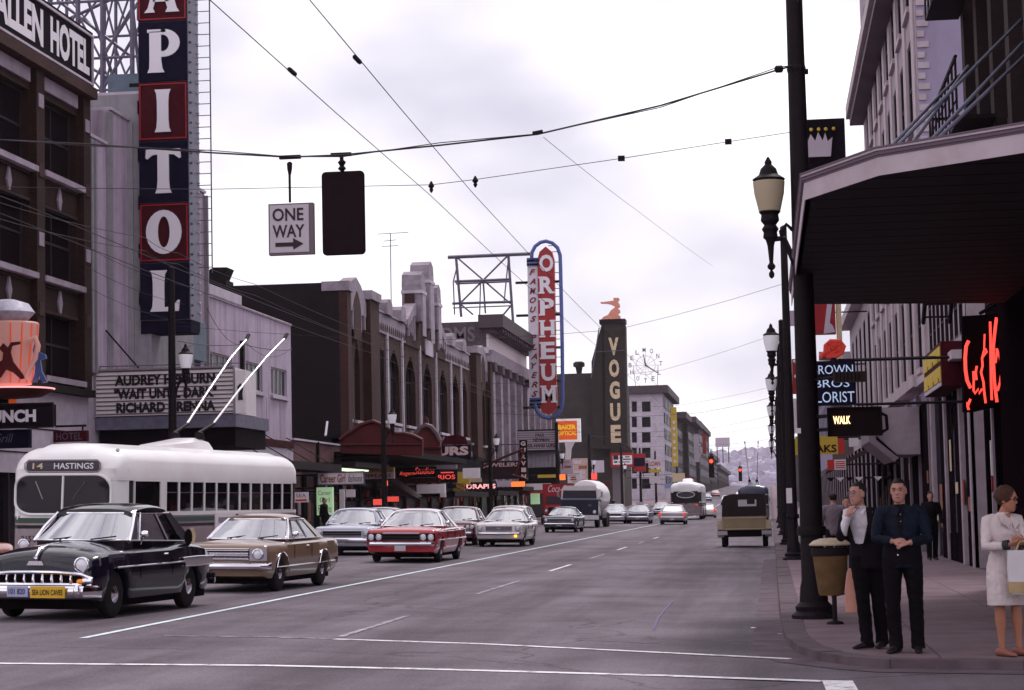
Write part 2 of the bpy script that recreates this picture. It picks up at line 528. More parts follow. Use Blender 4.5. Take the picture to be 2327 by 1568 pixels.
# right pavement: a rounded corner, kerb stones and joints one can see
kp = [gnd(*p, SW) for p in ((1775, 1400), (1780, 1430), (1790, 1450), (1815, 1468), (1860, 1482), (1930, 1493), (2022, 1499), (2327, 1503))]
kp += [Vector((6, 19.6, SW)), Vector((14, 18.4, SW))]
kline = [Vector((KR, y, SW)) for y in (190, 150, 110, 80, 60, 48, 40, 34)]+kp
inner = [Vector((p.x+(.0 if i > 9 else .3), p.y+(.3 if i > 9 else .0), SW)) for i, p in enumerate(kline)]
for i, p in enumerate(kline):
    a = kline[max(i-1, 0)]; b_ = kline[min(i+1, len(kline)-1)]
    t_ = (b_-a).normalized(); inner[i] = p+Vector((-t_.y, t_.x, 0))*.26
pv = MB()
pv.slab([(p.x, p.y) for p in inner]+[(30, 17), (30, 190)], -.02, SW-.006)
pave = pv.build('pavement_right', 'gutter', kind='structure')
strip('far_pavement_right', 'concrete', KR, 12, YS[12:], SW, kind='structure')
strip('far_kerb_right', 'kerb_stone', KR-.1, KR+.16, YS[12:], SW+.004, kind='structure')
# kerb stones
kn = 0
for i in range(len(kline)-1):
    a, b_, c, d = kline[i], kline[i+1], inner[i+1], inner[i]
    n = max(1, round((b_-a).length/1.8)) if a.y < 70 else max(1, round((b_-a).length/6))
    for j in range(n):
        s0, s1 = j/n+.004, (j+1)/n-.004
        q = [a.lerp(b_, s0), a.lerp(b_, s1), d.lerp(c, s1), d.lerp(c, s0)]
        h = random.uniform(-.004, .004)
        m = MB(); m.slab([(p.x, p.y) for p in q], -.02, SW+.003+h)
        m.build('kerb_stone', 'kerb_stone', pave); kn += 1
# paving slabs near the camera, cut by the kerb line
def inside(x, y):
    for i in range(len(inner)-1):
        a, b_ = inner[i], inner[i+1]
        if (b_.x-a.x)*(y-a.y)-(b_.y-a.y)*(x-a.x) < .0 and (min(a.y, b_.y)-.01 <= y <= max(a.y, b_.y)+.01): return False
    return x > KR+.26
def cut(poly):
    """clip a slab to the inside of the kerb polygon"""
    for i in range(len(inner)-1):
        a, b_ = inner[i], inner[i+1]
        if a.y > 30: 
            continue
        def sd(p): return (b_.x-a.x)*(p[1]-a.y)-(b_.y-a.y)*(p[0]-a.x)
        out_ = []
        for k in range(len(poly)):
            p, q = poly[k], poly[(k+1) % len(poly)]
            sp, sq = sd(p), sd(q)
            if sp >= 0: out_.append(p)
            if sp*sq < 0:
                t = sp/(sp-sq); out_.append((p[0]+(q[0]-p[0])*t, p[1]+(q[1]-p[1])*t))
        poly = out_
        if len(poly) < 3: return None
    return poly
xs = [.36, 1.6, 3.0, 4.45]
for i in range(3):
    yy = 18.6
    while yy < 62:
        st = 1.5 if yy < 40 else 3.0
        g_ = .011
        q = cut([(xs[i]+g_, yy+g_), (xs[i+1]-g_, yy+g_), (xs[i+1]-g_, yy+st-g_), (xs[i]+g_, yy+st-g_)])
        if q:
            h = random.uniform(-.002, .003)
            MB().slab(q, -.01, SW+h).build('paving_slab', 'concrete', pave)
        yy += st
# gutter stain strip along the kerb
gq = [p for p in kline if p.y < 62]
gm = MB()
gm.loft([[tuple(p+Vector((0, 0, .006-SW))), tuple(p+(Vector((-.42, -.1, .006-SW)) if i < 9 else Vector((-.15, -.4, .006-SW))))] for i, p in enumerate(gq)], closed=False)
gm.build('gutter', 'gutter', kind='structure')

# ------------------------------------------------------------------ painted lines
def paint(name, pts, w, m, z=.006):
    b = MB(); rows = []
    for i, p in enumerate(pts):
        a = pts[max(i-1, 0)]; c = pts[min(i+1, len(pts)-1)]
        t = (c-a).normalized(); n = Vector((-t.y, t.x, 0))*w/2
        zz = hgt(p.y)+z+tilt(p.x)
        rows.append([(p.x-n.x, p.y-n.y, zz), (p.x+n.x, p.y+n.y, zz)])
    b.loft(rows, closed=False)
    return b.build(name, m, kind='structure')
V2 = lambda x, y: Vector((x, y, 0))
paint('centre_line', [V2(-8.32, y) for y in (24.4, 60, 100, 150, 190, 220, 250, 290, 400, 600, 890)], .115, 'line_paint')
for a, c, m in ((25.0, 29.7, 'worn_paint'), (36.9, 43.1, 'worn_paint'), (49.2, 54.4, 'white_paint'), (60, 65.5, 'worn_paint'), (71, 75.5, 'white_paint'), (82, 86, 'worn_paint'), (93, 97, 'white_paint')):
    paint('lane_dash', [V2(-5.28, a), V2(-5.28, c)], .10, m)
def pxline(name, pts, w, m):
    return paint(name, [gnd(*p) for p in pts], w, m)
pxline('stop_line', [(760, 1453), (1100, 1464), (1795, 1498)], .13, 'white_paint')
pxline('stop_line', [(372, 1446), (600, 1448), (756, 1452.5)], .09, 'worn_paint')
pxline('crosswalk_line', [(-60, 1508), (600, 1513), (1000, 1522), (1500, 1536), (1868, 1549)], .16, 'white_paint')
c0, c1 = gnd(1868, 1548), gnd(1938, 1549); c2, c3 = gnd(1990, 1640), gnd(1905, 1640)
MB().quad(*[(p.x, p.y, .010) for p in (c0, c1, c2, c3)]).build('crosswalk_line', 'white_paint', kind='structure')
# half-worn utility marks chalked on the asphalt
mat('chalk', (.20, .18, .28), .9, var=.5, scale=12)
for pts in ([(1530, 1365), (1512, 1385), (1495, 1405), (1485, 1432)], [(1585, 1424), (1640, 1422), (1680, 1424)], [(1310, 1455), (1400, 1458), (1510, 1464)], [(1290, 1439), (1350, 1440)], [(1420, 1412), (1500, 1416), (1620, 1418)], [(2005, 1310), (2008, 1312)][:0]):
    if pts: pxline('chalk_mark', pts, .035, 'chalk')

# ------------------------------------------------------------------ the hillside across the water, with its houses
mat('hill_hazed', (.44, .42, .50), .95, var=.3, scale=.02)  # distance haze is mixed into this pale hill colour
hb = MB(); rows = []
for j in range(14):
    y = 1500+j*170; r = []
    for i in range(60):
        x = -1100+i*40
        t = max(0, min(1, (y-1500)/1500)); t = t*t*(3-2*t)
        top = 50+11*sin(x*.004+1.0)+9*noise.noise((x*.006, y*.002, 3))+5*noise.noise((x*.03, 2, 9))
        r.append((x, y, 10+top*t-(0 if j < 13 else 60)))
    rows.append(r)
hb.loft(rows, closed=False)
hb.build('hillside', 'hill_hazed', smooth='all', kind='structure')
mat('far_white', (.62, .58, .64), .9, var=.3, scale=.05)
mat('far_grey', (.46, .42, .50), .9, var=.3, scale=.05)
mat('far_tree_hazed', (.38, .37, .44), .95)  # tree colour paled to carry the distance haze
random.seed(3)
def hill_z(x, y):
    t = max(0, min(1, (y-1500)/1500)); t = t*t*(3-2*t)
    return 10+(50+11*sin(x*.004+1.0)+9*noise.noise((x*.006, y*.002, 3)))*t
hs = MB(); ht = MB()
for k in range(620):
    y = random.uniform(1520, 3300); x = random.uniform(-.13*y, .03*y)
    z = hill_z(x, y)-2; w = random.uniform(7, 13); d_ = random.uniform(8, 12); h = random.uniform(6, 10)
    hs.cm = random.choice((0, 0, 1))
    hs.box(x, x+w, y, y+d_, z, z+h)
    hs.cm = 1
    hs.prism([(x-.5, z+h), (x+w+.5, z+h), (x+w/2, z+h+3)], y-.5, y+d_+.5)
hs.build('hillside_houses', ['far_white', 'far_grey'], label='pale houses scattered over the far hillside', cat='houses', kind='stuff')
for k in range(700):
    y = random.uniform(1520, 3550); x = random.uniform(-.13*y, .03*y); z = hill_z(x, y)
    r = random.uniform(2, 5)
    ht.ball((x, y, z+r*.6), r, r, r*random.uniform(.8, 1.4), 6, 4)
ht.build('hillside_trees', 'far_tree_hazed', label='dark trees between the houses on the far hillside', cat='trees', kind='stuff')
# ================================================================== LEFT SIDE OF THE STREET
brickmat('brick_allen', (.040, .015, .010), (.022, .010, .008), (.012, .009, .009))
brickmat('brick_brown', (.068, .027, .021), (.044, .019, .016), (.042, .031, .03))
brickmat('brick_dark', (.013, .007, .009), (.009, .005, .007), (.012, .008, .009), var=.4)
brickmat('brick_red', (.15, .07, .07), (.12, .05, .055), (.12, .10, .10))
mat('stone_allen', (.33, .29, .33), .85, var=.25, scale=1.5, grime=.35)
mat('stone_white', (.52, .47, .53), .85, var=.2, scale=1.5, grime=.25)
mat('terracotta', (.30, .27, .295), .8, var=.3, scale=2, grime=.35)
mat('stucco', (.47, .40, .49), .9, var=.15, scale=.8, grime=.25, streak=.35)
mat('stucco_green', (.28, .285, .29), .9, var=.15, streak=.25)
mat('sign_black', (.010, .007, .011), .8, var=.2, spec=.04)
mat('sign_navy', (.010, .009, .024), .8, var=.2, spec=.04)
mat('sign_maroon', (.060, .008, .013), .7, var=.25, spec=.06)
mat('sign_white', (.76, .71, .73), .55, var=.08)
mat('sign_lilac', (.50, .44, .50), .55, var=.08)
mat('sign_red', (.33, .018, .022), .45, var=.2)
mat('sign_redbright', (.55, .04, .03), .45, var=.1)
mat('sign_yellow', (.68, .50, .06), .5, var=.15)
mat('sign_orange', (.65, .13, .03), .5, emit=(.8, .12, .02), estr=.25)
mat('sign_blue', (.06, .10, .26), .4, var=.2)
mat('sign_cream', (.62, .50, .32), .6, var=.15)
mat('paint_red', (.085, .009, .010), .6, var=.3, scale=2, grime=.3)
mat('letter_white', (.70, .66, .70), .5)
mat('letter_black', (.015, .012, .015), .5)
mat('neon_red', (.8, .05, .04), .4, emit=(1, .07, .05), estr=1.2)
mat('neon_pink', (.9, .45, .45), .4, emit=(1, .42, .42), estr=.75)
mat('neon_orange', (.8, .2, .05), .4, emit=(1, .16, .03), estr=1.0)
mat('tube_light', (.9, .95, .8), .4, emit=(.85, 1, .72), estr=.9)
mat('green_lit', (.45, .62, .42), .5, emit=(.5, .8, .45), estr=.30)
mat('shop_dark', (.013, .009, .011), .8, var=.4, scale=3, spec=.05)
mat('tile_white', (.52, .47, .54), .45, var=.15, scale=2, grime=.2)

FL = Fr(XL, 0, 90)                                 # u = distance up the street, d = out towards the road
def LF(x, y):
    p = atX(x, y, XL); return p.y, p.z

def body(parent, x0, x1, y0, y1, z0, z1, m, rm='roof_tar', name='wall'):
    """the plain flanks, back and roof of a building whose street face is built apart"""
    MB().quad((x0, y0, z0), (x1, y0, z0), (x1, y0, z1), (x0, y0, z1)).quad((x0, y1, z0), (x1, y1, z0), (x1, y1, z1), (x0, y1, z1)).quad((x0, y0, z0), (x0, y1, z0), (x0, y1, z1), (x0, y0, z1)).build(name, m, parent)
    MB().quad((x0, y0, z1-.4), (x1, y0, z1-.4), (x1, y1, z1-.4), (x0, y1, z1-.4)).build('roof', rm, parent)

def shopfront(fr, u0, u1, z1, parent, n=3, m='shop_dark', trim='frame_dark'):
    """glazed shop floor: stallriser, posts, plate glass"""
    bx('stallriser', m, parent, u0, u1, -.4, .03, .0, .6, fr=fr)
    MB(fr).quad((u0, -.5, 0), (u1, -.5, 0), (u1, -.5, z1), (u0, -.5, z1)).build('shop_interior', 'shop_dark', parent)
    for i in range(n):
        a = u0+(u1-u0)*i/n; c = u0+(u1-u0)*(i+1)/n
        s = MB(fr).box(a, a+.12, -.2, .05, .6, z1).build('shop_post', trim, parent)
        MB(fr).quad((a+.12, -.1, .6), (c, -.1, .6), (c, -.1, z1), (a+.12, -.1, z1)).build('shop_pane', 'pane_dark', parent)

# ---------------------------------------------------------------- brown brick hotel with the roof sign
H = empty('brick_hotel', (XL, 62, 0), 'dark brown brick hotel with diamond panels at the left edge', 'hotel')
z_top = 17.75
bays = [(52.4, 56.2), (57.0, 60.6), (61.5, 65.0)]
rows = [(12.45, 14.8), (9.15, 11.45), (6.05, 8.1)]
holes = [(a, b, z0, z1) for a, b in bays for z0, z1 in rows]
wall(FL, 51.5, 65.8, 5.7, z_top-1.9, holes, 'wall', 'brick_allen', H, depth=.35)
body(H, XL-16, XL, 51.5, 65.8, 0, z_top, 'brick_allen')
for a, b in ((51.5, 52.3), (56.3, 56.95), (60.7, 61.4), (65.1, 65.8)):
    p = bx('pilaster', 'brick_allen', H, a, b, 0.003, .22, 5.8, 15.75, fr=FL)
    for k in range(13):
        z = 6.4+k*.72
        if k % 3 == 2: MB(FL).prism([(a+.14, z), (b-.14, z), (b-.14, z+.42), (a+.14, z+.42)], .221, .25).build('quoin_stone', 'stone_allen' if k % 2 else 'brick_brown', p)
for (a, b) in bays:
    bx('stone_panel', 'stone_allen', H, a+.1, b-.1, .003, .10, 15.02, 15.45, fr=FL)
    for z0, z1 in rows:
        window(FL, a, b, z0, z1, H, bars=(2,), rows=(.52,), d=-.3, fw=.09, pane='pane_void')
        bx('stone_sill', 'stone_allen', H, a-.12, b+.12, .003, .28, z0-.20, z0-.02, fr=FL)
        if z0 > 7:
            u = (a+b)/2; zc = z0-.72
            MB(FL).prism([(u, zc-.42), (u+.19, zc), (u, zc+.42), (u-.19, zc)], .003, .07).build('diamond_stone', 'stone_allen', H)
            MB(FL).box(a+.1, b-.1, .003, .09, z0-.32, z0-.24).box(a+.1, b-.1, .003, .09, z0-1.14, z0-1.05).build('brick_band', 'brick_allen', H)
# window curtains one can just make out
mat('curtain', (.10, .075, .07), .9)
for a, b in bays[1:]:
    for z0, z1 in rows[:2]:
        bx('curtain', 'curtain', H, a+.35, a+.62, -.27, -.24, z0+.15, z1-.2, fr=FL)
bx('cornice', 'brick_brown', H, 51.5, 65.95, .004, .42, 15.5, 15.86, fr=FL)
sg = bx('name_board', 'sign_black', H, 51.5, 65.85, .0, .30, 15.88, z_top, fr=FL)
for z0, z1 in ((15.93, 16.01), (17.55, 17.63)): bx('border_moulding', 'stone_white', sg, 51.6, 65.78, .301, .36, z0, z1, fr=FL)
bx('border_moulding', 'stone_white', sg, 65.70, 65.78, .301, .36, 16.01, 17.55, fr=FL)
lettering('ALLEN', FL, 57.0, 61.05, 16.2, 17.38, .315, 'letter_white', sg, bold=.045)
lettering('HOTEL', FL, 61.7, 65.45, 16.2, 17.38, .315, 'letter_white', sg, bold=.045)
bx('lower_cornice', 'iron', H, 51.5, 65.8, .0, .35, 5.55, 5.78, fr=FL)
bx('shop_fascia', 'tile_white', H, 51.5, 65.8, -.02, .06, 3.0, 5.55, fr=FL)
for z in (4.35, 3.6): bx('fascia_joint', 'iron', H, 51.5, 65.8, .061, .075, z, z+.04, fr=FL)
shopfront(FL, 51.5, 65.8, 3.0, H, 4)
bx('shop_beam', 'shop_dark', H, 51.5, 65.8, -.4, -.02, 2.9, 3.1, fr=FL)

# hotel's small neon projecting sign
def panel(name, label, cat, x0, y0, x1, y1, Y, m, th=.25, group=None, edge=None):
    """a sign box facing the camera, sized from where its corners stand at distance Y"""
    p = atY(x0, y1, Y); q = atY(x1, y0, Y)
    e = empty(name, (p.x, Y, p.z), label, cat, group)
    f = Fr(p.x, Y, 0, p.z); f.w = q.x-p.x; f.h = q.z-p.z
    bx('sign_box', m, e, 0, f.w, -th, 0, 0, f.h, fr=f)
    if edge:
        MB(f).box(-.04, f.w+.04, -.05, .03, -.05, .0).box(-.04, f.w+.04, -.05, .03, f.h, f.h+.05).box(-.05, 0, -.05, .03, 0, f.h).box(f.w, f.w+.05, -.05, .03, 0, f.h).build('sign_frame', edge, e)
    return e, f
def word(e, f, s, a, b, c, d, m, bold=.02, shear=0., **k):
    """lettering in fractions of the sign face"""
    return lettering(s, f, f.w*a, f.w*b, f.h*c, f.h*d, .012, m, e, bold, shear, **k)
def arm(e, X0, X1, Y, z, r=.035, m='iron'):
    MB().tube([(X0, Y, z), (X1, Y, z)], r, 6).build('bracket_arm', m, e)

e, f = panel('hotel_sign', 'small maroon sign with orange neon script and HOTEL in grey', 'sign', 60, 978, 196, 1006, 62.5, 'sign_maroon')
lettering('Allen', f, f.w*.05, f.w*.44, f.h*.12, f.h*.88, .02, 'neon_orange', e, .02, .3)
word(e, f, 'HOTEL', .50, .93, .16, .84, 'steel', .01)
arm(e, atY(196, 965, 62.7).x, XL, 62.7, atY(196, 967, 62.7).z)
MB().tube([tuple(atY(188, 978, 62.6)), tuple(atY(188, 967, 62.6))], .03).build('bracket_arm', 'iron', e)

# lunch counter sign: a striped cup on a saucer over a black LUNCH box
e = empty('cup_sign', (atY(20, 900, 57).x, 57, atY(20, 900, 57).z), 'pink ribbed neon coffee cup on a saucer above the LUNCH sign', 'sign')
mat('cup_pink', (.52, .27, .25), .5, emit=(1, .42, .32), estr=.08)
mat('cup_orange', (.5, .10, .05), .4, emit=(1, .14, .05), estr=.22)
mat('steam_white', (.52, .50, .60), .5, var=.3, scale=6)
P = lambda x, y, Y=57: tuple(atY(x, y, Y))
Fc = Fr(0, 57, 0)
def px_poly(pts, Y, y0, y1, m, name, parent):
    return MB().prism([(atY(x, y, Y).x, atY(x, y, Y).z) for x, y in pts], Y-y0, Y+y1).build(name, m, parent)
cx = atY(8, 800, 57); cr = .95
cup = MB(); cup.lathe([(.62, 0), (.70, .35), (.78, 1.0), (.84, 1.75), (.80, 1.80)], (cx.x, 57.5, atY(8, 872, 57).z), n=24)
cup.build('cup', 'cup_pink', e, smooth=True)
for k in range(9):
    a = -pi+pi*k/8+.0; z0 = atY(8, 872, 57).z
    MB().tube([(cx.x+.64*cos(a), 57.5+.64*sin(a), z0+.02), (cx.x+.80*cos(a), 57.5+.80*sin(a), z0+1.0), (cx.x+.85*cos(a), 57.5+.85*sin(a), z0+1.72)], .025, 5).build('neon_rib', 'cup_orange' if k > 4 else 'cup_pink', e)
MB().tube([P(66, 775), P(80, 768), P(86, 785), P(82, 815), P(66, 840), P(58, 862)], .09, 8).build('handle', 'cup_pink', e, smooth=True)
MB().lathe([(.2, .0), (.9, .06), (1.25, .24), (1.27, .30), (.6, .22)], (cx.x, 57.5, atY(8, 905, 57).z-.0), n=24).build('saucer', 'paint_red', e, smooth=True)
MB().lathe([(1.262, .255), (1.285, .27), (1.285, .30), (1.262, .305)], (cx.x, 57.5, atY(8, 905, 57).z), n=24).build('neon_rim', 'neon_pink', e)
# dancing figures cut from sheet metal on the cup
px_poly([(-6, 826), (6, 818), (8, 802), (-2, 792), (8, 780), (18, 790), (26, 778), (46, 776), (46, 782), (28, 786), (24, 800), (30, 822), (52, 850), (56, 860), (48, 862), (30, 846), (14, 840), (2, 858), (-6, 862)], 56.55, .03, .03, 'paint_red', 'figure', e)
px_poly([(82, 772), (90, 800), (104, 806), (106, 815), (92, 818), (96, 845), (108, 868), (98, 870), (90, 850), (84, 868), (74, 868), (82, 842), (80, 812), (76, 796)], 57.0, .05, .05, 'sign_blue', 'waiter_figure', e)
MB().lathe([(.05, 0), (.55, .10), (.78, .34), (.6, .60), (.22, .72), (.05, .74)], (atY(6, 732, 57).x, 57.4, atY(6, 735, 57).z), n=18).build('steam', 'steam_white', e, smooth=True)
MB().tube([P(4, 735, 57.4), P(4, 760, 57.4)], .16, 8).build('steam_stem', 'steam_white', e)
MB().tube([(cx.x, 57.7, atY(8, 920, 57).z), (cx.x, 57.7, atY(8, 900, 57).z+.1)], .12, 8).build('post', 'sign_orange', e)
arm(e, cx.x, XL, 57.7, atY(8, 912, 57).z+.05, .07)
e, f = panel('lunch_sign', 'black LUNCH sign box hanging under the coffee cup', 'sign', -45, 918, 118, 972, 57, 'sign_black', .35, edge='iron')
word(e, f, 'LUNCH', .05, .78, .2, .78, 'letter_white', .05)
arm(e, atY(-40, 930, 57.2).x, XL, 57.2, atY(-40, 930, 57.2).z)
e, f = panel('cafe_sign', 'dark blue sign with faint script under the LUNCH box', 'sign', -45, 975, 64, 1020, 57.3, 'sign_navy', .3)
lettering('Grill', f, f.w*.3, f.w*.7, f.h*.3, f.h*.8, .02, 'steel', e, .0, .35)
arm(e, atY(-40, 978, 57.4).x, XL, 57.4, atY(-40, 978, 57.4).z+.02)

# ---------------------------------------------------------------- rooftop steel frame behind the hotel
e = empty('lattice_tower', (-26, 80, 15), 'tall grey steel lattice tower rising behind the brick hotel roof', 'lattice tower')
def bar(pts, r, par, m='steel', nm='strut'):
    MB().tube(pts, r, 5).build(nm, m, par)
legs = [atY(x, 230, Y) for x, Y in ((100, 70), (150, 70), (214, 70), (255, 70))]
for Y, xs_ in ((78, (112, 176, 232, 300)), (84, (90, 150, 236, 262, 300))):
    ps = [atY(x, 300, Y) for x in xs_]
    for p in ps: bar([(p.x, Y, 15.2), (p.x+.1, Y, 28.5)], .10 if Y == 78 else .075, e, nm='post')
    for z in (17.3, 19.7, 22.0, 24.4): bar([(ps[0].x, Y, z), (ps[-1].x+.6, Y, z)], .06, e, nm='rail')
    for i in range(len(ps)-1):
        for j, z in enumerate((15.4, 17.4, 19.6, 21.9, 24.2)):
            a, b = ps[i], ps[i+1]
            if (i+j) % 2: a, b = b, a
            bar([(a.x, Y, z), (b.x, Y, z+2.0)], .05, e)
            if j in (1, 3): bar([(b.x, Y, z), (a.x, Y, z+2.0)], .045, e)
for k, (x0, y0, x1, y1) in enumerate(((130, 0, 300, 130), (200, 0, 275, 230), (150, 120, 300, 210), (215, 235, 318, 60), (300, 0, 318, 190), (232, 130, 318, 0), (120, 60, 250, 0))):
    bar([tuple(atY(x0, y0, 80)), tuple(atY(x1, y1, 81))], .07, e, nm='brace')

# ---------------------------------------------------------------- theatre with fluted front, blade sign and marquee
T = empty('theatre_building', (XL, 74, 0), 'pale fluted theatre front behind the tall vertical letter sign', 'theatre')
zt = 15.6
for a, b, d0, top, m in ((65.85, 68.1, .0, 14.36, 'stucco'), (68.1, 70.2, .10, 15.6, 'stucco'), (70.2, 75.6, .9, 16.55, 'stucco_green'), (75.6, 80.35, .06, 14.5, 'stucco')):
    bx('tower_block', m, T, a, b, -12, d0, 0, top, fr=FL)
    bx('coping', 'stone_white', T, a+.01, b-.01, -12, d0+.08, top, top+.10, fr=FL)
for u in (65.95, 66.35, 68.05, 70.1): bx('fin', 'stucco_green', T, u, u+.14, .004, .22 if u < 70 else .3, 6.4, 14.2 if u < 68 else 15.5, fr=FL)
for u in (75.7, 77.3, 78.9, 80.2): bx('fin', 'stucco_green', T, u, u+.14, .062, .22, 6.4, 14.4, fr=FL)
bx('tile_base', 'tile_white', T, 65.9, 70, .002, .05, 3.2, 6.3, fr=FL)
MB().box(-23.6, -22.0, 72.3, 73.6, 16.6, 17.75).build('roof_tank', mat('teal', (.13, .19, .22), .7, var=.2), T)
shopfront(FL, 66, 80.3, 3.2, T, 5)

e = empty('theatre_blade_sign', (-20.8, 70, 8.3), 'tall vertical sign with white letters on red and navy panels', 'sign')
SX0, SX1, SY = -21.74, -19.94, 70.0
mat('sign_edge', (.15, .16, .21), .5, var=.3, scale=5)
bx('sign_body', 'sign_edge', e, SX0, SX1, SY+.06, SY+1.4, 8.45, 24.5)
lev = [8.45, 10.47, 12.60, 14.78, 16.9, 19.06, 21.2, 24.2]
# letters drawn as outlines on a unit square
def arc(cx_, cy_, rx, ry, a0, a1, n=10): return [(cx_+rx*cos(rad(a0+(a1-a0)*i/n)), cy_+ry*sin(rad(a0+(a1-a0)*i/n))) for i in range(n+1)]
def ring(o_, i_):
    """band between two outlines of equal length as quads"""
    return [(o_[k], o_[k+1], i_[k+1], i_[k]) for k in range(len(o_)-1)]
I_ = [(.27, 0), (.73, 0), (.68, .1), (.66, .3), (.66, .7), (.68, .9), (.73, 1), (.27, 1), (.32, .9), (.34, .7), (.34, .3), (.32, .1)]
GL = {
 'I': [I_],
 'L': [[(.1, 0), (.9, 0), (.93, .27), (.88, .27), (.74, .12), (.5, .1), (.5, .7), (.52, .9), (.58, 1), (.1, 1), (.16, .9), (.18, .7), (.18, .3), (.16, .1)]],
 'T': [[(.27, 0), (.73, 0), (.68, .1), (.66, .3), (.66, .88), (.8, .87), (.95, .78), (1, .8), (.98, 1), (.02, 1), (0, .8), (.05, .78), (.2, .87), (.34, .88), (.34, .3), (.32, .1)]],
 'O': ring(arc(.5, .5, .5, .51, 90, 450, 24), arc(.5, .5, .17, .36, 90, 450, 24)),
 'P': [[(.08, 0), (.56, 0), (.5, .1), (.47, .3), (.47, .95), (.14, .95), (.14, .3), (.13, .1)], [(.08, 1), (.6, 1), (.6, .93), (.08, .93)]]+ring(arc(.55, .68, .45, .32, -90, 90, 12), arc(.52, .68, .18, .19, -90, 90, 12))+[[(.47, .36), (.56, .36), (.53, .49), (.47, .49)], [(.47, .87), (.53, .87), (.56, 1), (.47, 1)]],
 'A': [[(0, 0), (.3, 0), (.25, .1), (.5, .8), (.62, 1), (.4, 1), (.1, .1)], [(.62, 1), (.4, .8), (.66, .1), (.6, 0), (1, 0), (.92, .1)], [(.25, .25), (.7, .25), (.7, .36), (.25, .36)]],
}
for k, ch in enumerate('LOTIPA'):
    z0, z1 = lev[k]+.02, lev[k+1]-.02
    pn = bx('letter_panel', 'sign_maroon' if k % 2 else 'sign_navy', e, SX0+.02, SX1-.02, SY-.02, SY+.055, z0, z1)
    if k % 2:
        q = .05
        MB().box(SX0+.05, SX1-.05, SY-.04, SY-.021, z1-.09, z1-.05).box(SX0+.05, SX1-.05, SY-.04, SY-.021, z0+.05, z0+.09).box(SX0+.05, SX0+.09, SY-.04, SY-.021, z0+.09, z1-.09).box(SX1-.09, SX1-.05, SY-.04, SY-.021, z0+.09, z1-.09).build('neon_border', mat('border_red', (.30, .02, .03), .4), pn)
    m = MB(); hgt_ = z1-z0; w = .58 if ch == 'I' else 1.28
    uu = (SX0+SX1)/2-w/2-(.0 if ch != 'P' else -.04)
    w_ = 1.28; uu = (SX0+SX1)/2-w_/2
    for poly in GL[ch]:
        m.add([(uu+w_*x, SY-.075, z0+hgt_*(.14+.73*z)) for x, z in poly], [tuple(range(len(poly)))])
        m.prism([(uu+w_*x, z0+hgt_*(.14+.73*z)) for x, z in poly], SY-.074, SY-.022)
    m.build('letter', 'letter_white', pn)
for i in range(44):                                  # bulbs along the outer edge
    z = 8.6+i*.36
    MB().ball((SX1+.03, SY+.25, z), .05, n=6, m=4).build('bulb', 'steel', e)
    MB().ball((SX1+.03, SY+1.2, z+.15), .05, n=6, m=4).build('bulb', 'sign_lilac', e)
for i in range(9): bx('edge_clip', 'sign_edge', e, SX0-.10, SX0, SY+.2, SY+.6, 9+i*1.7, 9.5+i*1.7)
MB().box(SX0, SX1, SY+.1, SY+1.3, 8.0, 8.44).build('sign_base', 'sign_navy', e)
lx = atY(479, 300, SY+1.2).x
lad = MB().tube([(lx, SY+1.2, 10.2), (lx, SY+1.2, 24.5)], .025, 5).build('ladder_rail', 'steel', e)
for i in range(34): MB().tube([(SX1, SY+1.2, 10.4+i*.42), (lx, SY+1.2, 10.4+i*.42)], .016, 4).build('ladder_rung', 'steel', lad)
for z in (9, 13, 17, 21): MB().tube([(XL, 70.8, z), (SX0, 70.8, z)], .08, 6).build('bracket_arm', 'iron', e)

e = empty('marquee', (-20, 66.5, 4.9), 'white theatre marquee with three rows of black film letters', 'marquee')
mx0, mx1 = atY(218, 900, 66.5).x, atY(531, 900, 66.5).x
mz0, mz1 = atY(218, 947, 66.5).z, atY(218, 844, 66.5).z
FM = Fr(mx0, 66.5, 0, mz0); FM.w = mx1-mx0; FM.h = mz1-mz0
board = bx('letter_board', 'sign_white', e, 0, FM.w, -3.0, 0, 0, FM.h, fr=FM)
for i in range(11):
    z = FM.h*(.03+.094*i); bx('letter_rail', mat('rail_brown', (.11, .08, .07), .6), board, .02, FM.w-.02, .001, .03, z, z+.035, fr=FM)
MB(FM).box(-.08, 0, -3, .06, -.05, FM.h+.05).box(FM.w, FM.w+.04, -.1, .06, -.05, FM.h+.05).box(-.08, FM.w, -.1, .06, FM.h, FM.h+.06).build('frame', 'stucco_green', e)
for s, a, b, c, d in (('AUDREY HEPBURN', .14, .87, .66, .90), ('"WAIT UNTIL DARK"', .135, .88, .36, .60), ('RICHARD CRENNA', .15, .87, .06, .29)):
    lettering(s, FM, FM.w*a, FM.w*b, FM.h*c, FM.h*d, .035, 'letter_black', board, .05)
ep = bx('end_panel', 'sign_white', e, FM.w+.05, FM.w+.40, -.25, -.02, -.02, FM.h-.1, fr=FM)
MB(FM).prism([(FM.w+.14, .42), (FM.w+.31, .42), (FM.w+.29, .62), (FM.w+.33, .85), (FM.w+.225, .98), (FM.w+.12, .85), (FM.w+.16, .62)], -.019, .0).build('crest', 'letter_black', ep)
bx('canopy_soffit', 'sign_edge', e, -.05, FM.w+.05, -4.6, -.05, -.45, -.03, fr=FM)
MB(FM).box(.0, FM.w-.05, -4.5, -.4, -1.1, -.46).build('canopy_box', 'shop_dark', e)
rl = MB(FM).tube([(0.1, -.1, FM.h+.16), (FM.w+.2, -.1, FM.h+.14)], .02, 5)
rl.build('top_rail', 'steel', e)
for i in range(8): MB(FM).tube([(.1+i*.6, -.1, FM.h+.05), (.1+i*.6, -.1, FM.h+.16)], .015, 4).build('rail_post', 'steel', e)
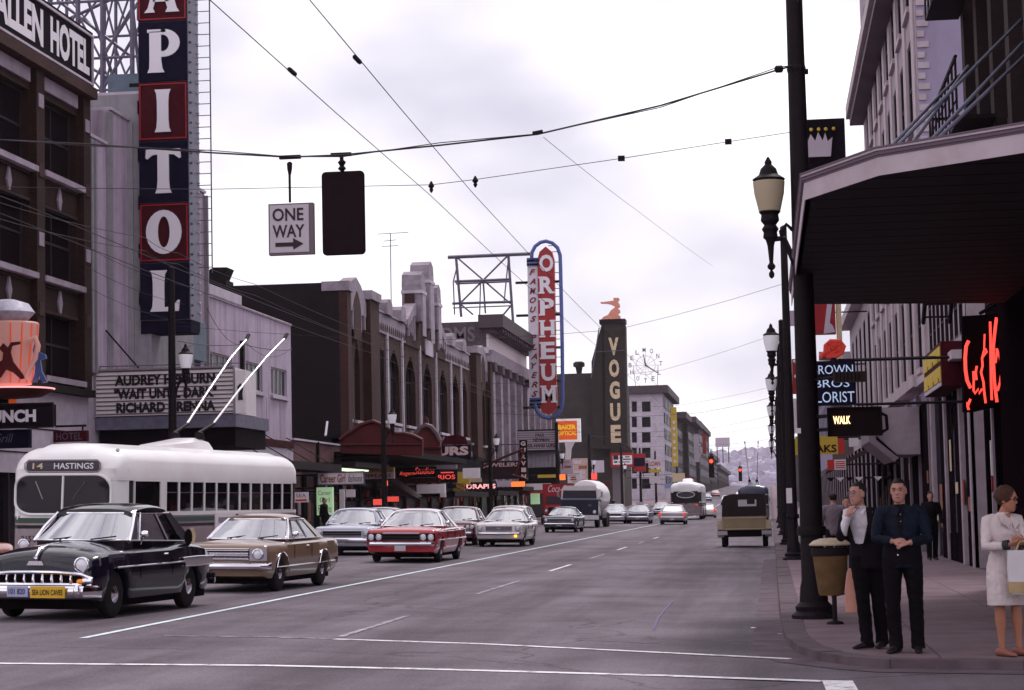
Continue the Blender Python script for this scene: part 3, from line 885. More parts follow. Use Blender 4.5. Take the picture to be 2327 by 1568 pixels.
MB().tube([tuple(atX(240, 750, XL)), (mx0+1.2, 67.5, mz1+.1)], .03, 5).build('tie_rod', 'iron', e)
MB().tube([tuple(atX(160, 905, XL)), tuple(atY(200, 985, 66.3))], .02, 5).build('tie_rod', 'iron', e)
bx('transformer_box', 'teal', T, 76.9, 79.0, .06, .45, 7.6, 9.1, fr=FL)

# ---------------------------------------------------------------- low pale stucco block with strip windows
B = empty('stucco_building', (XL, 88, 0), 'two storey pale stucco building with three barred windows', 'building')
z1 = 10.42
ws = [(80.9, 84.6, 6.9, 8.2), (86.9, 89.8, 6.98, 8.2), (91.4, 94.5, 6.98, 8.25)]
wall(FL, 80.4, 95.4, 4.95, z1, ws, 'wall', 'stucco', B, depth=.2)
body(B, XL-20, XL, 80.4, 95.4, 0, z1, 'stucco')
for w in ws: window(FL, *w, B, m='frame_white', bars=(4,), rows=(), d=-.14, fw=.07, sill='stone_white')
bx('coping', 'stone_white', B, 80.4, 95.42, -.3, .06, z1, z1+.1, fr=FL)
bx('parapet_step', 'stone_white', B, 80.4, 86, -.3, .08, z1+.1, z1+.5, fr=FL)
bx('drainpipe', 'iron', B, 85.9, 86.15, .003, .16, 7.3, 9.0, fr=FL)
for u in (83.2, 85.6, 88.3, 90.5, 93): bx('panel_joint', 'stucco_green', B, u, u+.03, .001, .012, 5, 6.8, fr=FL)
bx('band', 'sign_maroon', B, 80.4, 95.4, -.05, .10, 4.62, 4.95, fr=FL)
bx('shop_fascia', 'tile_white', B, 80.4, 95.4, -.05, .05, 2.9, 4.62, fr=FL)
shopfront(FL, 80.4, 95.4, 2.9, B, 5)
e, f = panel('notice_board', 'small white board with yellow columns on the shop wall', 'sign', 640, 1046, 666, 1102, 94.0, 'sign_white', .15)
MB(f).box(f.w*.45, f.w*.8, 0, .02, f.h*.1, f.h*.85).build('notice', 'sign_cream', e)

# ---------------------------------------------------------------- low brick shop with a lit awning
B = empty('brick_shop', (XL, 100, 0), 'low red brick shop with fluorescent tubes under its canopy', 'shop')
bx('wall', 'brick_red', B, 95.45, 106.4, -8, .0, 3.4, 5.05, fr=FL)
bx('coping', 'stone_white', B, 95.45, 106.5, -.3, .08, 5.05, 5.14, fr=FL)
shopfront(FL, 95.45, 106.4, 3.4, B, 4)
bx('drainpipe', 'iron', B, 100.6, 100.75, .002, .14, 3.5, 5.1, fr=FL)
cn = bx('canopy', 'iron', B, 97.5, 106.4, .0, 2.6, 3.75, 4.0, fr=FL)
for d0 in (.9, 1.45):
    bx('tube_light', 'tube_light', cn, 98.0, 105.5, d0, d0+.22, 3.66, 3.74, fr=FL)
MB().tube([tuple(atX(740, 990, XL+.3)), tuple(atX(744, 958, XL+.3))], .06, 5).build('vent_pipe', 'letter_white', B)

# ---------------------------------------------------------------- gothic ballroom block
B = empty('gothic_block', (XL, 135, 0), 'brown brick block with white gothic gables and arched windows', 'building')
U0, U1 = 106.6, 163.8
zp = 13.1                                            # parapet
strips = [120.0, 125.0, 131.5, 138.0, 144.6, 149.4]
ed = [115.6]+strips+[153.4]
ah = []
for i in range(len(ed)-1):
    c = (ed[i]+ed[i+1])/2; hw = min(1.75, (ed[i+1]-ed[i])/2-.75)
    ah.append((c-hw, c+hw, 6.9, 11.3))
for c in (108.4, 111.2, 113.9, 155.4, 158.4, 161.6): ah.append((c-.75, c+.75, 6.6, 11.0))
wall(FL, U0, U1, 5.5, 12.4, ah, 'wall', 'brick_brown', B, depth=.4)
body(B, XL-30, XL, U0, U1, 0, 13.7, 'brick_dark')
for k, (a, b, z0, z1) in enumerate(ah):
    window(FL, a, b, z0, z1, B, m='frame_dark', pane='pane_dark' if k % 3 == 1 else 'pane_void', bars=(3,) if b-a > 2 else (2,), rows=(.62,), d=-.32, fw=.07)
    r = (b-a)/2; c = (a+b)/2; n = 6                    # pointed arch spandrels close the opening's corners
    for s in (-1, 1):
        pts = [(c+s*r, z1)]+[(c+s*r*(1-(t/n)**1.6), z1-1.5*(1-(t/n))**1.3*1.0) for t in range(n+1)]
        pts = [(c+s*r, z1+.001), (c+s*r, z1-1.5)]+[(c+s*r*(1-(t/n)**1.7), z1-1.5+1.5*(t/n)) for t in range(1, n+1)]
        MB(FL).prism(pts, -.2, .004).build('arch_spandrel', 'brick_brown', B)
    bx('sill', 'stone_white', B, a-.1, b+.1, .003, .16, z0-.2, z0-.04, fr=FL)
for u in strips:
    bx('white_strip', 'stone_white', B, u-.15, u+.15, .003, .13, 5.9, 12.2, fr=FL)
bx('belt_course', 'terracotta', B, 115.6, 153.4, .003, .20, 5.5, 5.88, fr=FL)
for i in range(len(ed)-1):
    n = 3
    for j in range(n):
        a = ed[i]+.5+(ed[i+1]-ed[i]-1)*j/n; MB(FL).box(a+.1, a+(ed[i+1]-ed[i]-1)/n-.1, .003, .07, 6.0, 6.6).build('square_panel', 'terracotta' if j == 1 else 'stone_white' if (i+j) % 3 == 0 else 'brick_brown', B)
# parapets
for a, b in ((115.6, 126.2), (141.8, 153.4)):
    pp = bx('parapet', 'terracotta', B, a, b, -.35, .10, 11.95, zp, fr=FL)
    n = 16
    for j in range(n):
        u = a+(b-a)*(j+.5)/n
        MB(FL).prism([(u-.16, 12.1), (u+.16, 12.1), (u+.16, 12.35), (u, 12.55), (u-.16, 12.35)], .101, .13).build('tracery', 'brick_brown', pp)
    bx('coping', 'terracotta', pp, a, b, -.4, .2, zp, zp+.12, fr=FL)
def merlon(u, z0, h, w, par):
    MB(FL).prism([(u-w, z0), (u+w, z0), (u+w, z0+h*.7), (u+w*.7, z0+h*.93), (u, z0+h), (u-w*.7, z0+h*.93), (u-w, z0+h*.7)], -.9, .35).build('finial', 'terracotta', par)
for u in (119.6, 124.2, 144.4, 149.6): merlon(u, zp, .95, .85, B)
# the end gables
for g0, s in ((U0, 1), (U1, -1)):
    q = lambda v: g0+s*v
    for a, b, top in ((0.02, 1.0, 13.75), (6.4, 9.0, 13.9)):
        u0, u1 = sorted((q(a), q(b)))
        pr_ = bx('corner_pier', 'brick_brown', B, u0, u1, -.8, .45, 5.5, top-.5, fr=FL)
        bx('pier_cap', 'terracotta', pr_, u0-.12, u1+.12, -.9, .58, top-.5, top, fr=FL)
    gp = [(q(1.0), 12.4), (q(1.0), 13.2), (q(2.4), 14.0), (q(3.7), 14.35), (q(5.0), 14.0), (q(6.4), 13.2), (q(6.4), 12.4)]
    gb = MB(FL).prism(gp, -.5, .22).build('gable', 'terracotta', B)
    n = 10; cu = q(3.7)
    ip = [(cu-1.0, 10.9)]+[(cu-1.0*(1-(t/n)**2), 12.4+1.2*(t/n)) for t in range(n+1)]+[(cu+1.0*(1-(t/n)**2), 12.4+1.2*(t/n)) for t in range(n-1, -1, -1)]+[(cu+1.0, 10.9)]
    MB(FL).prism(ip, .221, .26).build('blind_arch', 'brick_brown', gb)
    for v in (1.5, 2.6, 4.8, 5.9): bx('drip', 'terracotta', gb, q(v)-.14, q(v)+.14, .05, .24, 11.2+abs(v-3.7)*.2, 12.6, fr=FL)
# the tall centre gable with three pinnacles
cg = MB(FL).prism([(126.2, 11.9), (126.2, 13.3), (128.3, 14.3), (129.4, 14.6), (129.4, 15.4), (137.6, 15.4), (137.6, 14.6), (139.0, 14.3), (141.8, 13.3), (141.8, 11.9)], -.5, .12).build('centre_gable', 'brick_brown', B)
MB(FL).prism([(126.2, 12.9), (126.2, 13.45), (128.3, 14.45), (129.4, 14.75), (129.4, 14.0), (128.3, 13.8)], -.5, .26).build('gable_coping', 'terracotta', cg)
MB(FL).prism([(141.8, 12.9), (141.8, 13.45), (139.0, 14.45), (137.6, 14.75), (137.6, 14.0), (139, 13.8)], -.5, .26).build('gable_coping', 'terracotta', cg)
for u in (126.6, 127.3, 128.0, 128.8, 138.3, 139, 139.8, 140.6, 141.4): bx('drip', 'terracotta', cg, u-.13, u+.13, .12, .25, 12.3+.4*abs(sin(u*3)), 14.0 if 127.5 < u < 140 else 13.5, fr=FL)
def pinnacle(u, w, top, z0):
    p = MB(FL).prism([(u-w, z0), (u+w, z0), (u+w, top-.9), (u+w*.85, top-.3), (u, top), (u-w*.85, top-.3), (u-w, top-.9)], -.7, .55).build('pinnacle', 'terracotta', cg)
    for k in (-.5, 0, .5): bx('pinnacle_rib', 'stone_white', p, u+w*k-.09, u+w*k+.09, .551, .62, z0-.9, top-1.0, fr=FL)
    bx('pinnacle_band', 'stone_white', p, u-w-.08, u+w+.08, -.75, .64, top-1.5, top-1.3, fr=FL)
pinnacle(130.4, .85, 16.9, 13.6); pinnacle(133.7, .95, 17.9, 13.4); pinnacle(136.8, .8, 16.7, 13.6)
bx('name_stone', 'stone_white', cg, 133.2, 136.2, .121, .2, 11.75, 12.75, fr=FL)
MB().box(-29.6, -28.4, 106.7, 108.2, 13.6, 14.05).build('vent_base', 'black', B)
MB().prism([(-29.55, 14.05), (-28.65, 14.05), (-28.35, 14.72), (-29.1, 14.74), (-29.5, 14.5)], 106.7, 108.2).build('vent_hood', 'black', B)
MB().tube([tuple(atY(889, 690, 126)), tuple(atY(887, 530, 126))], .03, 5).build('aerial_mast', 'steel', B)
for (xa, ya, xb, yb) in ((858, 532, 928, 528), (872, 548, 900, 545), (868, 560, 905, 558)): MB().tube([tuple(atY(xa, ya, 126)), tuple(atY(xb, yb, 126))], .02, 4).build('aerial_rod', 'steel', B)
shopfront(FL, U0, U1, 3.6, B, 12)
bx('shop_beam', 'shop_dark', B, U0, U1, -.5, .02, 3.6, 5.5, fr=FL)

# flat dark canopies for the left awnings, run on to darken the shopfronts
for k, (a, b, d_, z) in enumerate(((81, 95, 2.4, 3.5), (128.5, 144, 2.6, 2.45), (150.5, 163, 2.4, 2.6), (164.5, 189, 2.6, 3.0))):
    e = empty('shop_canopy', (XL, a, z), ('dark flat canopy along the stucco building shops', 'dark flat canopy past the rounded red pediment', 'dark flat canopy above the drapery shop', 'dark flat canopy along the rooming house shops')[k], 'canopy')
    bx('deck', 'shop_dark', e, a, b, .06, d_, z, z+.28, fr=FL)
    bx('edge_trim', 'iron', e, a, b, d_+.001, d_+.05, z-.03, z+.31, fr=FL)
    for j in range(4): MB(FL).tube([(a+1+(b-a-2)*j/3, d_-.2, z+.3), (a+1+(b-a-2)*j/3, .05, z+1.6)], .025, 5).build('tie_rod', 'iron', e)
# red scalloped canopy over the ballroom entrance
e = empty('red_canopy', (XL, 122, 4), 'dark red scalloped canopy with a rounded pediment over the pavement', 'canopy')
def xz(x, y, Y): p = atY(x, y, Y); return (p.x, p.z)
for Y, pts in ((104.5, [(772, 1000), (790, 985), (820, 965), (848, 957), (870, 966), (900, 985), (920, 985), (940, 990), (960, 1000), (960, 1036), (775, 1030)]),):
    MB().prism([xz(x, y, Y) for x, y in pts], Y, Y+.3).build('front_valance', 'paint_red', e)
    MB().tube([tuple(atY(x, y, Y-.05)) for x, y in pts[:9]], .10, 6).build('edge_roll', mat('roll_red', (.075, .010, .013), .6), e)
    MB().tube([tuple(atY(x, y+26, Y-.05)) for x, y in ((775, 985), (850, 984), (958, 984))], .06, 6).build('edge_roll', 'roll_red', e)
p0 = atY(775, 1030, 104.5)
MB().box(XL, -18.8, 104.8, 128, p0.z-.2, p0.z+.1).build('canopy_roof', 'black', e)
Yp = 128.0
ped = [(938, 1036), (938, 1000), (945, 985), (955, 972), (968, 966), (980, 970), (992, 985), (1000, 1002), (1003, 1036)]
MB().prism([xz(x, y, Yp) for x, y in ped], Yp, Yp+.4).build('pediment', mat('paint_red2', (.15, .026, .025), .6, var=.25), e)
MB().tube([tuple(atY(x, y, Yp-.1)) for x, y in ped[1:-1]], .16, 6).build('edge_roll', mat('roll_grey', (.16, .12, .13), .6), e)
MB().tube([tuple(atY(938, 1018, Yp-.1)), tuple(atY(1003, 1018, Yp-.1))], .1, 6).build('edge_roll', 'roll_red', e)
MB().prism([xz(x, y, Yp+.1) for x, y in ((962, 966), (975, 968), (973, 952), (968, 946), (963, 952))], Yp, Yp+.2).build('crest', 'roll_red', e)

# ---------------------------------------------------------------- white rooming house with a heavy cornice
B = empty('rooming_house', (XL, 177, 0), 'pale rooming house with pilasters and a heavy dark cornice', 'building')
mat('wall_sign', (.10, .085, .09), .9, var=.3)
body(B, XL-18, XL, 164, 190, 0, 16.6, 'wall_sign')
lettering('120 ROOMS', Fr(-30.4, 163.9, 0), 0, 7.2, 15.0, 16.2, .0, mat('ghost_paint', (.17, .155, .165), .9), B, .02)
bx('side_band', 'stone_white', B, XL-9, XL+.2, 163.7, 163.95, 14.0, 14.5)
hw_ = []
for i in range(5):
    a = 166.0+i*4.7
    hw_ += [(a, a+3.0, 8.6, 12.0), (a, a+3.0, 4.4, 7.7)]
wall(FL, 164, 190, 3.2, 15.2, hw_, 'wall', 'stone_white', B, depth=.5)
for h in hw_: window(FL, *h, B, bars=(2,), rows=(.5,), d=-.4, fw=.12)
for i in range(6):
    a = 164.3+i*4.7
    pl = bx('pilaster', 'terracotta', B, a, a+1.3, .003, .45, 3.2, 12.6, fr=FL)
    bx('capital', 'wall_sign', pl, a-.15, a+1.45, .003, .65, 12.6, 13.3, fr=FL)
bx('architrave', 'terracotta', B, 164, 190, .003, .5, 13.3, 14.3, fr=FL)
bx('frieze', mat('frieze_pink', (.62, .53, .55), .85), B, 164, 190, .003, .2, 14.3, 15.6, fr=FL)
MB(FL).prism([(163.6, 15.6), (190.4, 15.6), (190.4, 16.0), (163.6, 16.0)], .0, .9).build('cornice_bed', 'wall_sign', B)
bx('cornice', mat('cornice_dark', (.075, .062, .065), .8), B, 163.0, 190.6, -.5, 1.5, 16.0, 17.05, fr=FL)
for i in range(18): bx('cornice_bracket', 'cornice_dark', B, 164+i*1.5, 164.4+i*1.5, .9, 1.4, 15.62, 15.99, fr=FL)
shopfront(FL, 164, 190, 3.2, B, 6)

# rooftop billboard frame
e = empty('rooftop_billboard', (-23, 172, 17), 'empty steel billboard frame on the rooming house roof', 'frame')
def bars(Y, segs, r=.09):
    for s_ in segs: MB().tube([tuple(atY(x, y, Y)) for x, y in s_], r, 5).build('strut', 'steel', e)
bars(172, ([(1018, 585), (1205, 577)],), .16)
bars(172, ([(1036, 583), (1048, 720)], [(1155, 580), (1166, 735)], [(1033, 640), (1158, 635)], [(1028, 690), (1165, 686)]), .12)
bars(173, ([(1036, 583), (1160, 690)], [(1155, 580), (1045, 690)], [(1045, 690), (1075, 715)], [(1165, 690), (1140, 720)], [(1098, 640), (1103, 712)], [(1036, 645), (1158, 640)]), .08)
bars(176, ([(1030, 640), (1033, 715)], [(1040, 600), (1030, 640)], [(1155, 590), (1145, 690)], [(1030, 700), (1160, 695)], [(1092, 640), (1090, 715)]), .06)

# ---------------------------------------------------------------- tall arched blade sign of the second theatre
e = empty('arched_blade_sign', (-19, 184, 9), 'tall red blade sign spelling a name downward inside a blue neon arch', 'sign')
Y = 184.0
mat('sign_panel_red', (.34, .028, .03), .5, var=.15)
mat('sign_panel_lilac', (.60, .54, .60), .5, var=.1)
mat('blue_tube', (.085, .13, .33), .35, var=.15)
def zz(x, y, Y=Y): p = atY(x, y, Y); return (p.x, p.z)
red = [zz(*q) for q in ((1221, 590), (1226, 572), (1240, 560), (1254, 572), (1259, 590), (1265, 925), (1258, 937), (1246, 941), (1233, 937), (1227, 925))]
rp = MB().prism(red, Y, Y+.8).build('red_panel', 'sign_panel_red', e)
for i, ch in enumerate('ORPHEUM'):
    y0 = 578+i*49.6; xx = 1226+i*.95
    p = atY(xx, y0+40, Y); q = atY(xx+31, y0, Y)
    fr_ = Fr(p.x, Y, 0, p.z)
    lt = lettering(ch, fr_, .0, q.x-p.x, 0, q.z-p.z, .06, 'letter_white', rp, .035, name='letter')
    w = q.x-p.x; h = q.z-p.z
    sf = {'R': ((.0, .0), (1, 0), (.0, 1)), 'P': ((0, 0), (0, 1)), 'H': ((0, 0), (1, 0), (0, 1), (1, 1)), 'E': ((0, 0), (0, 1)), 'U': ((0, 1), (1, 1)), 'M': ((0, 0), (1, 0), (0, 1), (1, 1))}.get(ch, ())
    if sf:
        m = MB(fr_)
        for a, b in sf:
            ca = w*(.1 if a == 0 else .9)
            m.box(max(-.12, ca-.3), min(w+.12, ca+.3), .062, .075, h*(b*.9), h*(b*.9+.1))
        m.build('serif', 'letter_white', lt)
lil = [zz(*q) for q in ((1198, 601), (1221, 601), (1229, 905), (1203, 905))]
lp = MB().prism(lil, Y+.1, Y+.5).build('side_panel', 'sign_panel_lilac', e)
for i, ch in enumerate('FAMOUS PLAYERS'):
    if ch == ' ': continue
    y0 = 611+i*21.3; xx = 1202.5+i*.42
    p = atY(xx, y0+14, Y); q = atY(xx+14, y0, Y); fr_ = Fr(p.x, Y, 0, p.z)
    lettering(ch, fr_, 0, q.x-p.x, 0, q.z-p.z, -.06, mat('letter_red', (.17, .02, .03), .5), lp, .035, .35, name='letter')
tb = [zz(*q) for q in ((1208, 588), (1209, 574), (1216, 560), (1228, 551), (1241, 548), (1255, 552), (1267, 563), (1273, 580), (1274, 610), (1276, 700), (1278, 800), (1279, 910), (1276, 930), (1266, 944), (1248, 951), (1231, 946), (1220, 934), (1216, 918))]
tub = MB().tube([(x, Y-.05, z) for x, z in tb], .17, 8).build('neon_arch', 'blue_tube', e, smooth=True)
for k in range(4, 11):
    (x0, z0), (x1, z1) = tb[k], tb[k+1]
    for j in range(1 if k < 8 else 5):
        t = (j+.5)/(1 if k < 8 else 5); MB().tube([(x0+(x1-x0)*t, Y, z0+(z1-z0)*t), (x0+(x1-x0)*t-.62, Y+.1, z0+(z1-z0)*t)], .035, 4).build('stay', 'steel', tub)
for ya in (588, 906):
    for k in range(4):
        p, q = zz(1197, ya+k*4.6), zz(1224, ya+k*4.6)
        o = .25*(ya > 700); MB().box(p[0]+o, q[0]+o, Y-.1, Y+.7, p[1]-.08, p[1]+.06).build('fluted_band', 'sign_navy' if k % 2 else 'blue_tube', e)
for yb in (640, 715, 790, 865, 925):
    a = zz(1222+(yb-640)*.02, yb); MB().tube([(XL, Y+.4, a[1]), (a[0]+2, Y+.4, a[1])], .12, 6).build('bracket_arm', 'iron', e)
for i in range(11):
    a = zz(1221+i*.6, 620+i*28); MB().tube([(a[0]-.5, Y+.2, a[1]), (a[0]+.4, Y+.2, a[1])], .05, 5).build('stay', 'iron', e)

e, f = panel('second_marquee', 'white marquee with red film letters under the arched blade sign', 'marquee', 1178, 978, 1263, 1024, 182, 'sign_lilac', 2.5)
for i in range(8): bx('letter_rail', 'rail_brown', e, .02, f.w-.02, .001, .03, f.h*(.08+.115*i), f.h*(.08+.115*i)+.05, fr=f)
for s, a, b, c, d in (('PAUL', .46, .70, .70, .86), ('NEWMAN', .40, .82, .44, .62), ('COOL HAND LUKE', .10, .98, .14, .32)): word(e, f, s, a, b, c, d, 'sign_maroon', .03)
MB(f).box(-.1, f.w+.1, -2.5, .05, -.12, 0).box(-.1, f.w+.1, -2.5, .05, f.h, f.h+.12).build('frame', 'iron', e)
MB(f).box(.6, f.w-.2, -2.5, -1, -1.5, -.12).build('canopy_front', 'stone_white', e)
for i in range(7): bx('flute', 'sign_lilac', e, .7+i*.38, .85+i*.38, -.99, -.9, -1.5, -.13, fr=f)
bx('canopy_edge', 'black', e, -.6, f.w-.1, -3, .2, -3.3, -1.55, fr=f)

B = empty('second_theatre', (XL, 200, 0), 'narrow pale front of the second theatre with arched niches', 'theatre')
bx('wall', 'stone_white', B, 190.1, 212, -15, 0, 3.4, 13.2, fr=FL)
for i in range(4): bx('niche', 'shop_dark', B, 191+i*5, 193.2+i*5, .002, .03, 6, 11.5, fr=FL); bx('rib', 'terracotta', B, 193.6+i*5, 194.4+i*5, .002, .4, 4, 13, fr=FL)
bx('shop_floor', 'shop_dark', B, 190.1, 212, -15, -.2, 0, 3.4, fr=FL)

# ---------------------------------------------------------------- olive theatre with the tower sign
B = empty('olive_theatre', (XL, 300, 0), 'olive grey theatre with a long blank side wall', 'theatre')
mat('olive', (.036, .032, .027), .9, var=.2, scale=.6, streak=.2)
brickmat('olive_block', (.062, .056, .050), (.052, .047, .043), (.04, .036, .034), .8, .4)
p0, p1 = atY(1265, 850, 285), atY(1390, 842, 285)
MB().box(-60, p1.x, 285, 320, 0, p0.z).build('side_wall', 'olive_block', B)
MB().box(p1.x-.2, p1.x+1.2, 284, 287, 0, p0.z-.6).build('pilaster', mat('olive_light', (.16, .15, .15), .9), B)
MB().lathe([(.35, 0), (.5, .9), (.8, 1.0), (.8, 1.5), (.5, 1.7)], (atY(1316, 845, 286).x, 286, p0.z), n=8).build('chimney', 'olive', B)
e = empty('tower_sign', (-20, 283, 11), 'dark olive tower sign with cream letters reading downward', 'sign')
Y = 283.0
tw = [zz(*q, Y) for q in ((1368, 734), (1418, 732), (1421, 742), (1426, 1010), (1437, 1025), (1437, 1055), (1388, 1055), (1388, 1020), (1345, 1020), (1344, 822), (1350, 800))]
tp = MB().prism(tw, Y, Y+2.6).build('tower', 'olive', e)
MB().box(zz(1362, 734, Y)[0], zz(1421, 734, Y)[0], Y-.2, Y+2.8, zz(1368, 736, Y)[1], zz(1368, 726, Y)[1]).build('tower_cap', 'iron', tp)
MB().prism([zz(*q, Y) for q in ((1368, 740), (1373, 740), (1376, 1012), (1371, 1012))], Y-.12, Y).build('front_rib', 'iron', tp)
for i, ch in enumerate('VOGUE'):
    y0 = 767+i*49.6; xx = 1383.5+i*1.3
    p = atY(xx, y0+41, Y); q = atY(xx+22, y0, Y); fr_ = Fr(p.x, Y, 0, p.z)
    lettering(ch, fr_, 0, q.x-p.x, 0, q.z-p.z, .14, 'sign_cream', tp, .05, name='letter')
MB().tube([(*[v for v in zz(1362, 745, Y)][:1], Y-.3, zz(1362, 745, Y)[1]), (zz(1344, 860, Y)[0], Y-.3, zz(1344, 860, Y)[1])], .09, 5).build('stay', 'steel', e)
MB().tube([(zz(1352, 820, Y)[0], Y-.3, zz(1352, 800, Y)[1]), (zz(1420, 796, Y)[0], Y-.3, zz(1420, 796, Y)[1])], .06, 5).build('stay', 'steel', e)
fig = [(1366, 727), (1372, 720), (1382, 716), (1388, 706), (1396, 700), (1398, 697), (1388, 692), (1378, 690), (1366, 690), (1364, 687), (1376, 686), (1390, 684), (1396, 683), (1393, 680), (1396, 677), (1406, 677), (1408, 681), (1404, 686), (1408, 691), (1409, 697), (1403, 702), (1408, 704), (1410, 709), (1404, 715), (1410, 719), (1411, 727)]
st = MB().prism([zz(x, y, Y+1) for x, y in fig], Y+.7, Y+1.4)
st.build('statue', mat('statue_pink', (.70, .30, .20), .6, var=.2), None, label='orange pink kneeling archer figure on top of the tower sign', cat='statue')
e, f = panel('billboard', 'red and white billboard at the foot of the olive tower sign', 'billboard', 1388, 1028, 1438, 1062, 281.5, 'sign_red', .3)
MB(f).box(f.w*.10, f.w*.96, 0, .02, f.h*.18, f.h*.80).build('white_field', 'sign_white', e)
for a, b, c, d in ((.12, .35, .52, .8), (.55, .9, .5, .58), (.15, .3, .3, .42), (.35, .85, .32, .38), (.4, .55, .6, .72), (.65, .85, .66, .74)): MB(f).box(f.w*a, f.w*b, .021, .04, f.h*c, f.h*d).build('print', 'letter_black', e)

# ---------------------------------------------------------------- hotel with the clock sign
B = empty('clock_hotel', (-22, 395, 2), 'tall white hotel with a clock sign on its roof', 'hotel')
Yb = 390.0
FB = Fr(0, Yb, 0)
q0, q1 = atY(1418, 890, Yb), atY(1505, 890, Yb)
zb = q0.z-.5; hx = []
for r in range(6):
    y = 912+r*35.0
    for xa, xb in ((1436, 1447), (1459, 1478)):
        a, b = atY(xa, y+24, Yb), atY(xb, y, Yb)
        hx.append((a.x, b.x, a.z, b.z))
wall(FB, -44, q1.x, 2, zb, hx, 'wall', 'stone_white', B, depth=.6)
for h in hx: window(FB, *h, B, bars=(1,), rows=(.5,), d=-.5, fw=.14, pane='pane_dark')
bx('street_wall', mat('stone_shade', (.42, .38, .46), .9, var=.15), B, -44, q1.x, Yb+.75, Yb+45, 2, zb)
for r in range(6):
    for k in range(7):
        MB().box(q1.x+.01, q1.x+.2, Yb+4+k*5.6, Yb+6.5+k*5.6, 5+r*3.0, 7+r*3.0).build('street_window', 'pane_dark', B)
bx('cornice', 'cornice_dark', B, -45, q1.x+1.2, Yb-1.2, Yb+46, zb, zb+1.4)
bx('roof', 'roof_tar', B, -45, q1.x+1.0, Yb-1, Yb+45.8, zb+1.4, zb+1.5)
e = empty('clock_sign', tuple(atY(1467, 875, 395)), 'rooftop ring of letters around two clock hands', 'clock sign')
C = atY(1467, 830, 395); R_ = (atY(1502, 830, 395)-C).x
for i, ch in enumerate('BELMONTHOTEL'):
    a = rad({0: 178, 1: 150, 2: 122, 3: 94, 4: 66, 5: 36, 6: 5, 7: 205, 8: 238, 9: 268, 10: 298, 11: 330}[i])
    px_, pz_ = C.x+R_*cos(a), C.z+R_*sin(a)
    lettering(ch, Fr(px_-.3, 395, 0, pz_-.42), 0, .6, 0, .85, .0, 'wall_sign', e, .01, name='letter')
for ang, ln in ((100, 2.2), (-35, 2.7)): MB().tube([(C.x, 395, C.z), (C.x+ln*cos(rad(ang)), 395, C.z+ln*sin(rad(ang)))], [.16, .07], 5).build('clock_hand', 'wall_sign', e)
MB().tube([(C.x+(R_-1.1)*cos(2*pi*k/24), 395.2, C.z+(R_-1.1)*sin(2*pi*k/24)) for k in range(24)], .05, 4, wrap=True).build('inner_ring', 'sign_lilac', e)
for k in range(12): MB().tube([(C.x, 395.25, C.z), (C.x+R_*cos(pi*k/6), 395.25, C.z+R_*sin(pi*k/6))], .035, 4).build('spoke', 'sign_lilac', e)
for s in (-1, 1): MB().tube([(C.x+s*R_*.7, 396, zb+1.4), (C.x+s*R_*.8, 395.4, C.z)], .07, 5).build('leg', 'sign_lilac', e)
bl, f = panel('yellow_blade_sign', 'narrow yellow vertical blade sign beside the white hotel', 'sign', 1527, 925, 1537, 1060, 398, 'sign_yellow', .6)
for k in range(7): MB(f).box(f.w*.3, f.w*.7, .0, .05, f.h*(.06+k*.11), f.h*(.11+k*.11)).build('letter_mark', 'sign_white', bl)
# ================================================================== shop signs and street-level clutter on the left, and the far block
def larm(e, f, Y, t=.85, m='iron'):
    MB().tube([(f.o.x+.05, Y+.12, f.o.z+f.h*t), (XL, Y+.12, f.o.z+f.h*t)], .04, 5).build('bracket_arm', m, e)
mat('letter_brown', (.30, .07, .03), .5); mat('neon_sign_red', (.7, .06, .05), .4, emit=(1, .10, .08), estr=.55)
e, f = panel('dress_shop_sign', 'white sign reading Career Girl fashions over the shop', 'sign', 723, 1073, 826, 1101, 92, 'sign_white', .3, edge='steel'); larm(e, f, 92)
word(e, f, 'Career Girl', .05, .60, .14, .88, 'letter_brown', .02); word(e, f, 'fashions', .66, .97, .16, .80, 'letter_dark' if 'letter_dark' in MATS else 'letter_black', .0, .35)
e, f = panel('green_shop_sign', 'tall pale green lit sign under the Career Girl board', 'sign', 720, 1107, 755, 1171, 92.4, 'green_lit', .3); larm(e, f, 92.4, .98)
word(e, f, 'Career', .1, .92, .72, .88, 'letter_brown', .0); word(e, f, 'Girl', .2, .82, .46, .64, 'letter_brown', .0); word(e, f, 'Fashions', .06, .94, .10, .36, 'letter_brown', .0, .3)
e, f = panel('bowling_sign', 'yellow and white bowling lanes sign with red letters', 'sign', 776, 1062, 895, 1090, 110, 'sign_white', .3); larm(e, f, 110)
bx('yellow_band', 'sign_yellow', e, 0, f.w, .0, .012, f.h*.55, f.h, fr=f); word(e, f, 'Commodore lanes', .12, .96, .62, .92, 'letter_black', .0); lettering('BOWLING', f, f.w*.30, f.w*.95, f.h*.12, f.h*.46, .012, 'letter_brown', e, .03, .3)
e, f = panel('studio_sign', 'black sign with red neon script ending in Studios', 'sign', 901, 1060, 990, 1086, 122, 'sign_black', .3); larm(e, f, 122)
word(e, f, 'Rogers', .08, .46, .12, .60, 'neon_sign_red', .0, .35); word(e, f, 'Studios', .46, .97, .30, .95, 'neon_sign_red', .0, .35)
bx('red_strip', 'paint_red', e, 0, f.w*1.1, -.1, .05, -.35, -.05, fr=f)
e, f = panel('rios_sign', 'navy sign with red letters RIOS', 'sign', 990, 1066, 1038, 1096, 134, 'sign_navy', .3); larm(e, f, 134)
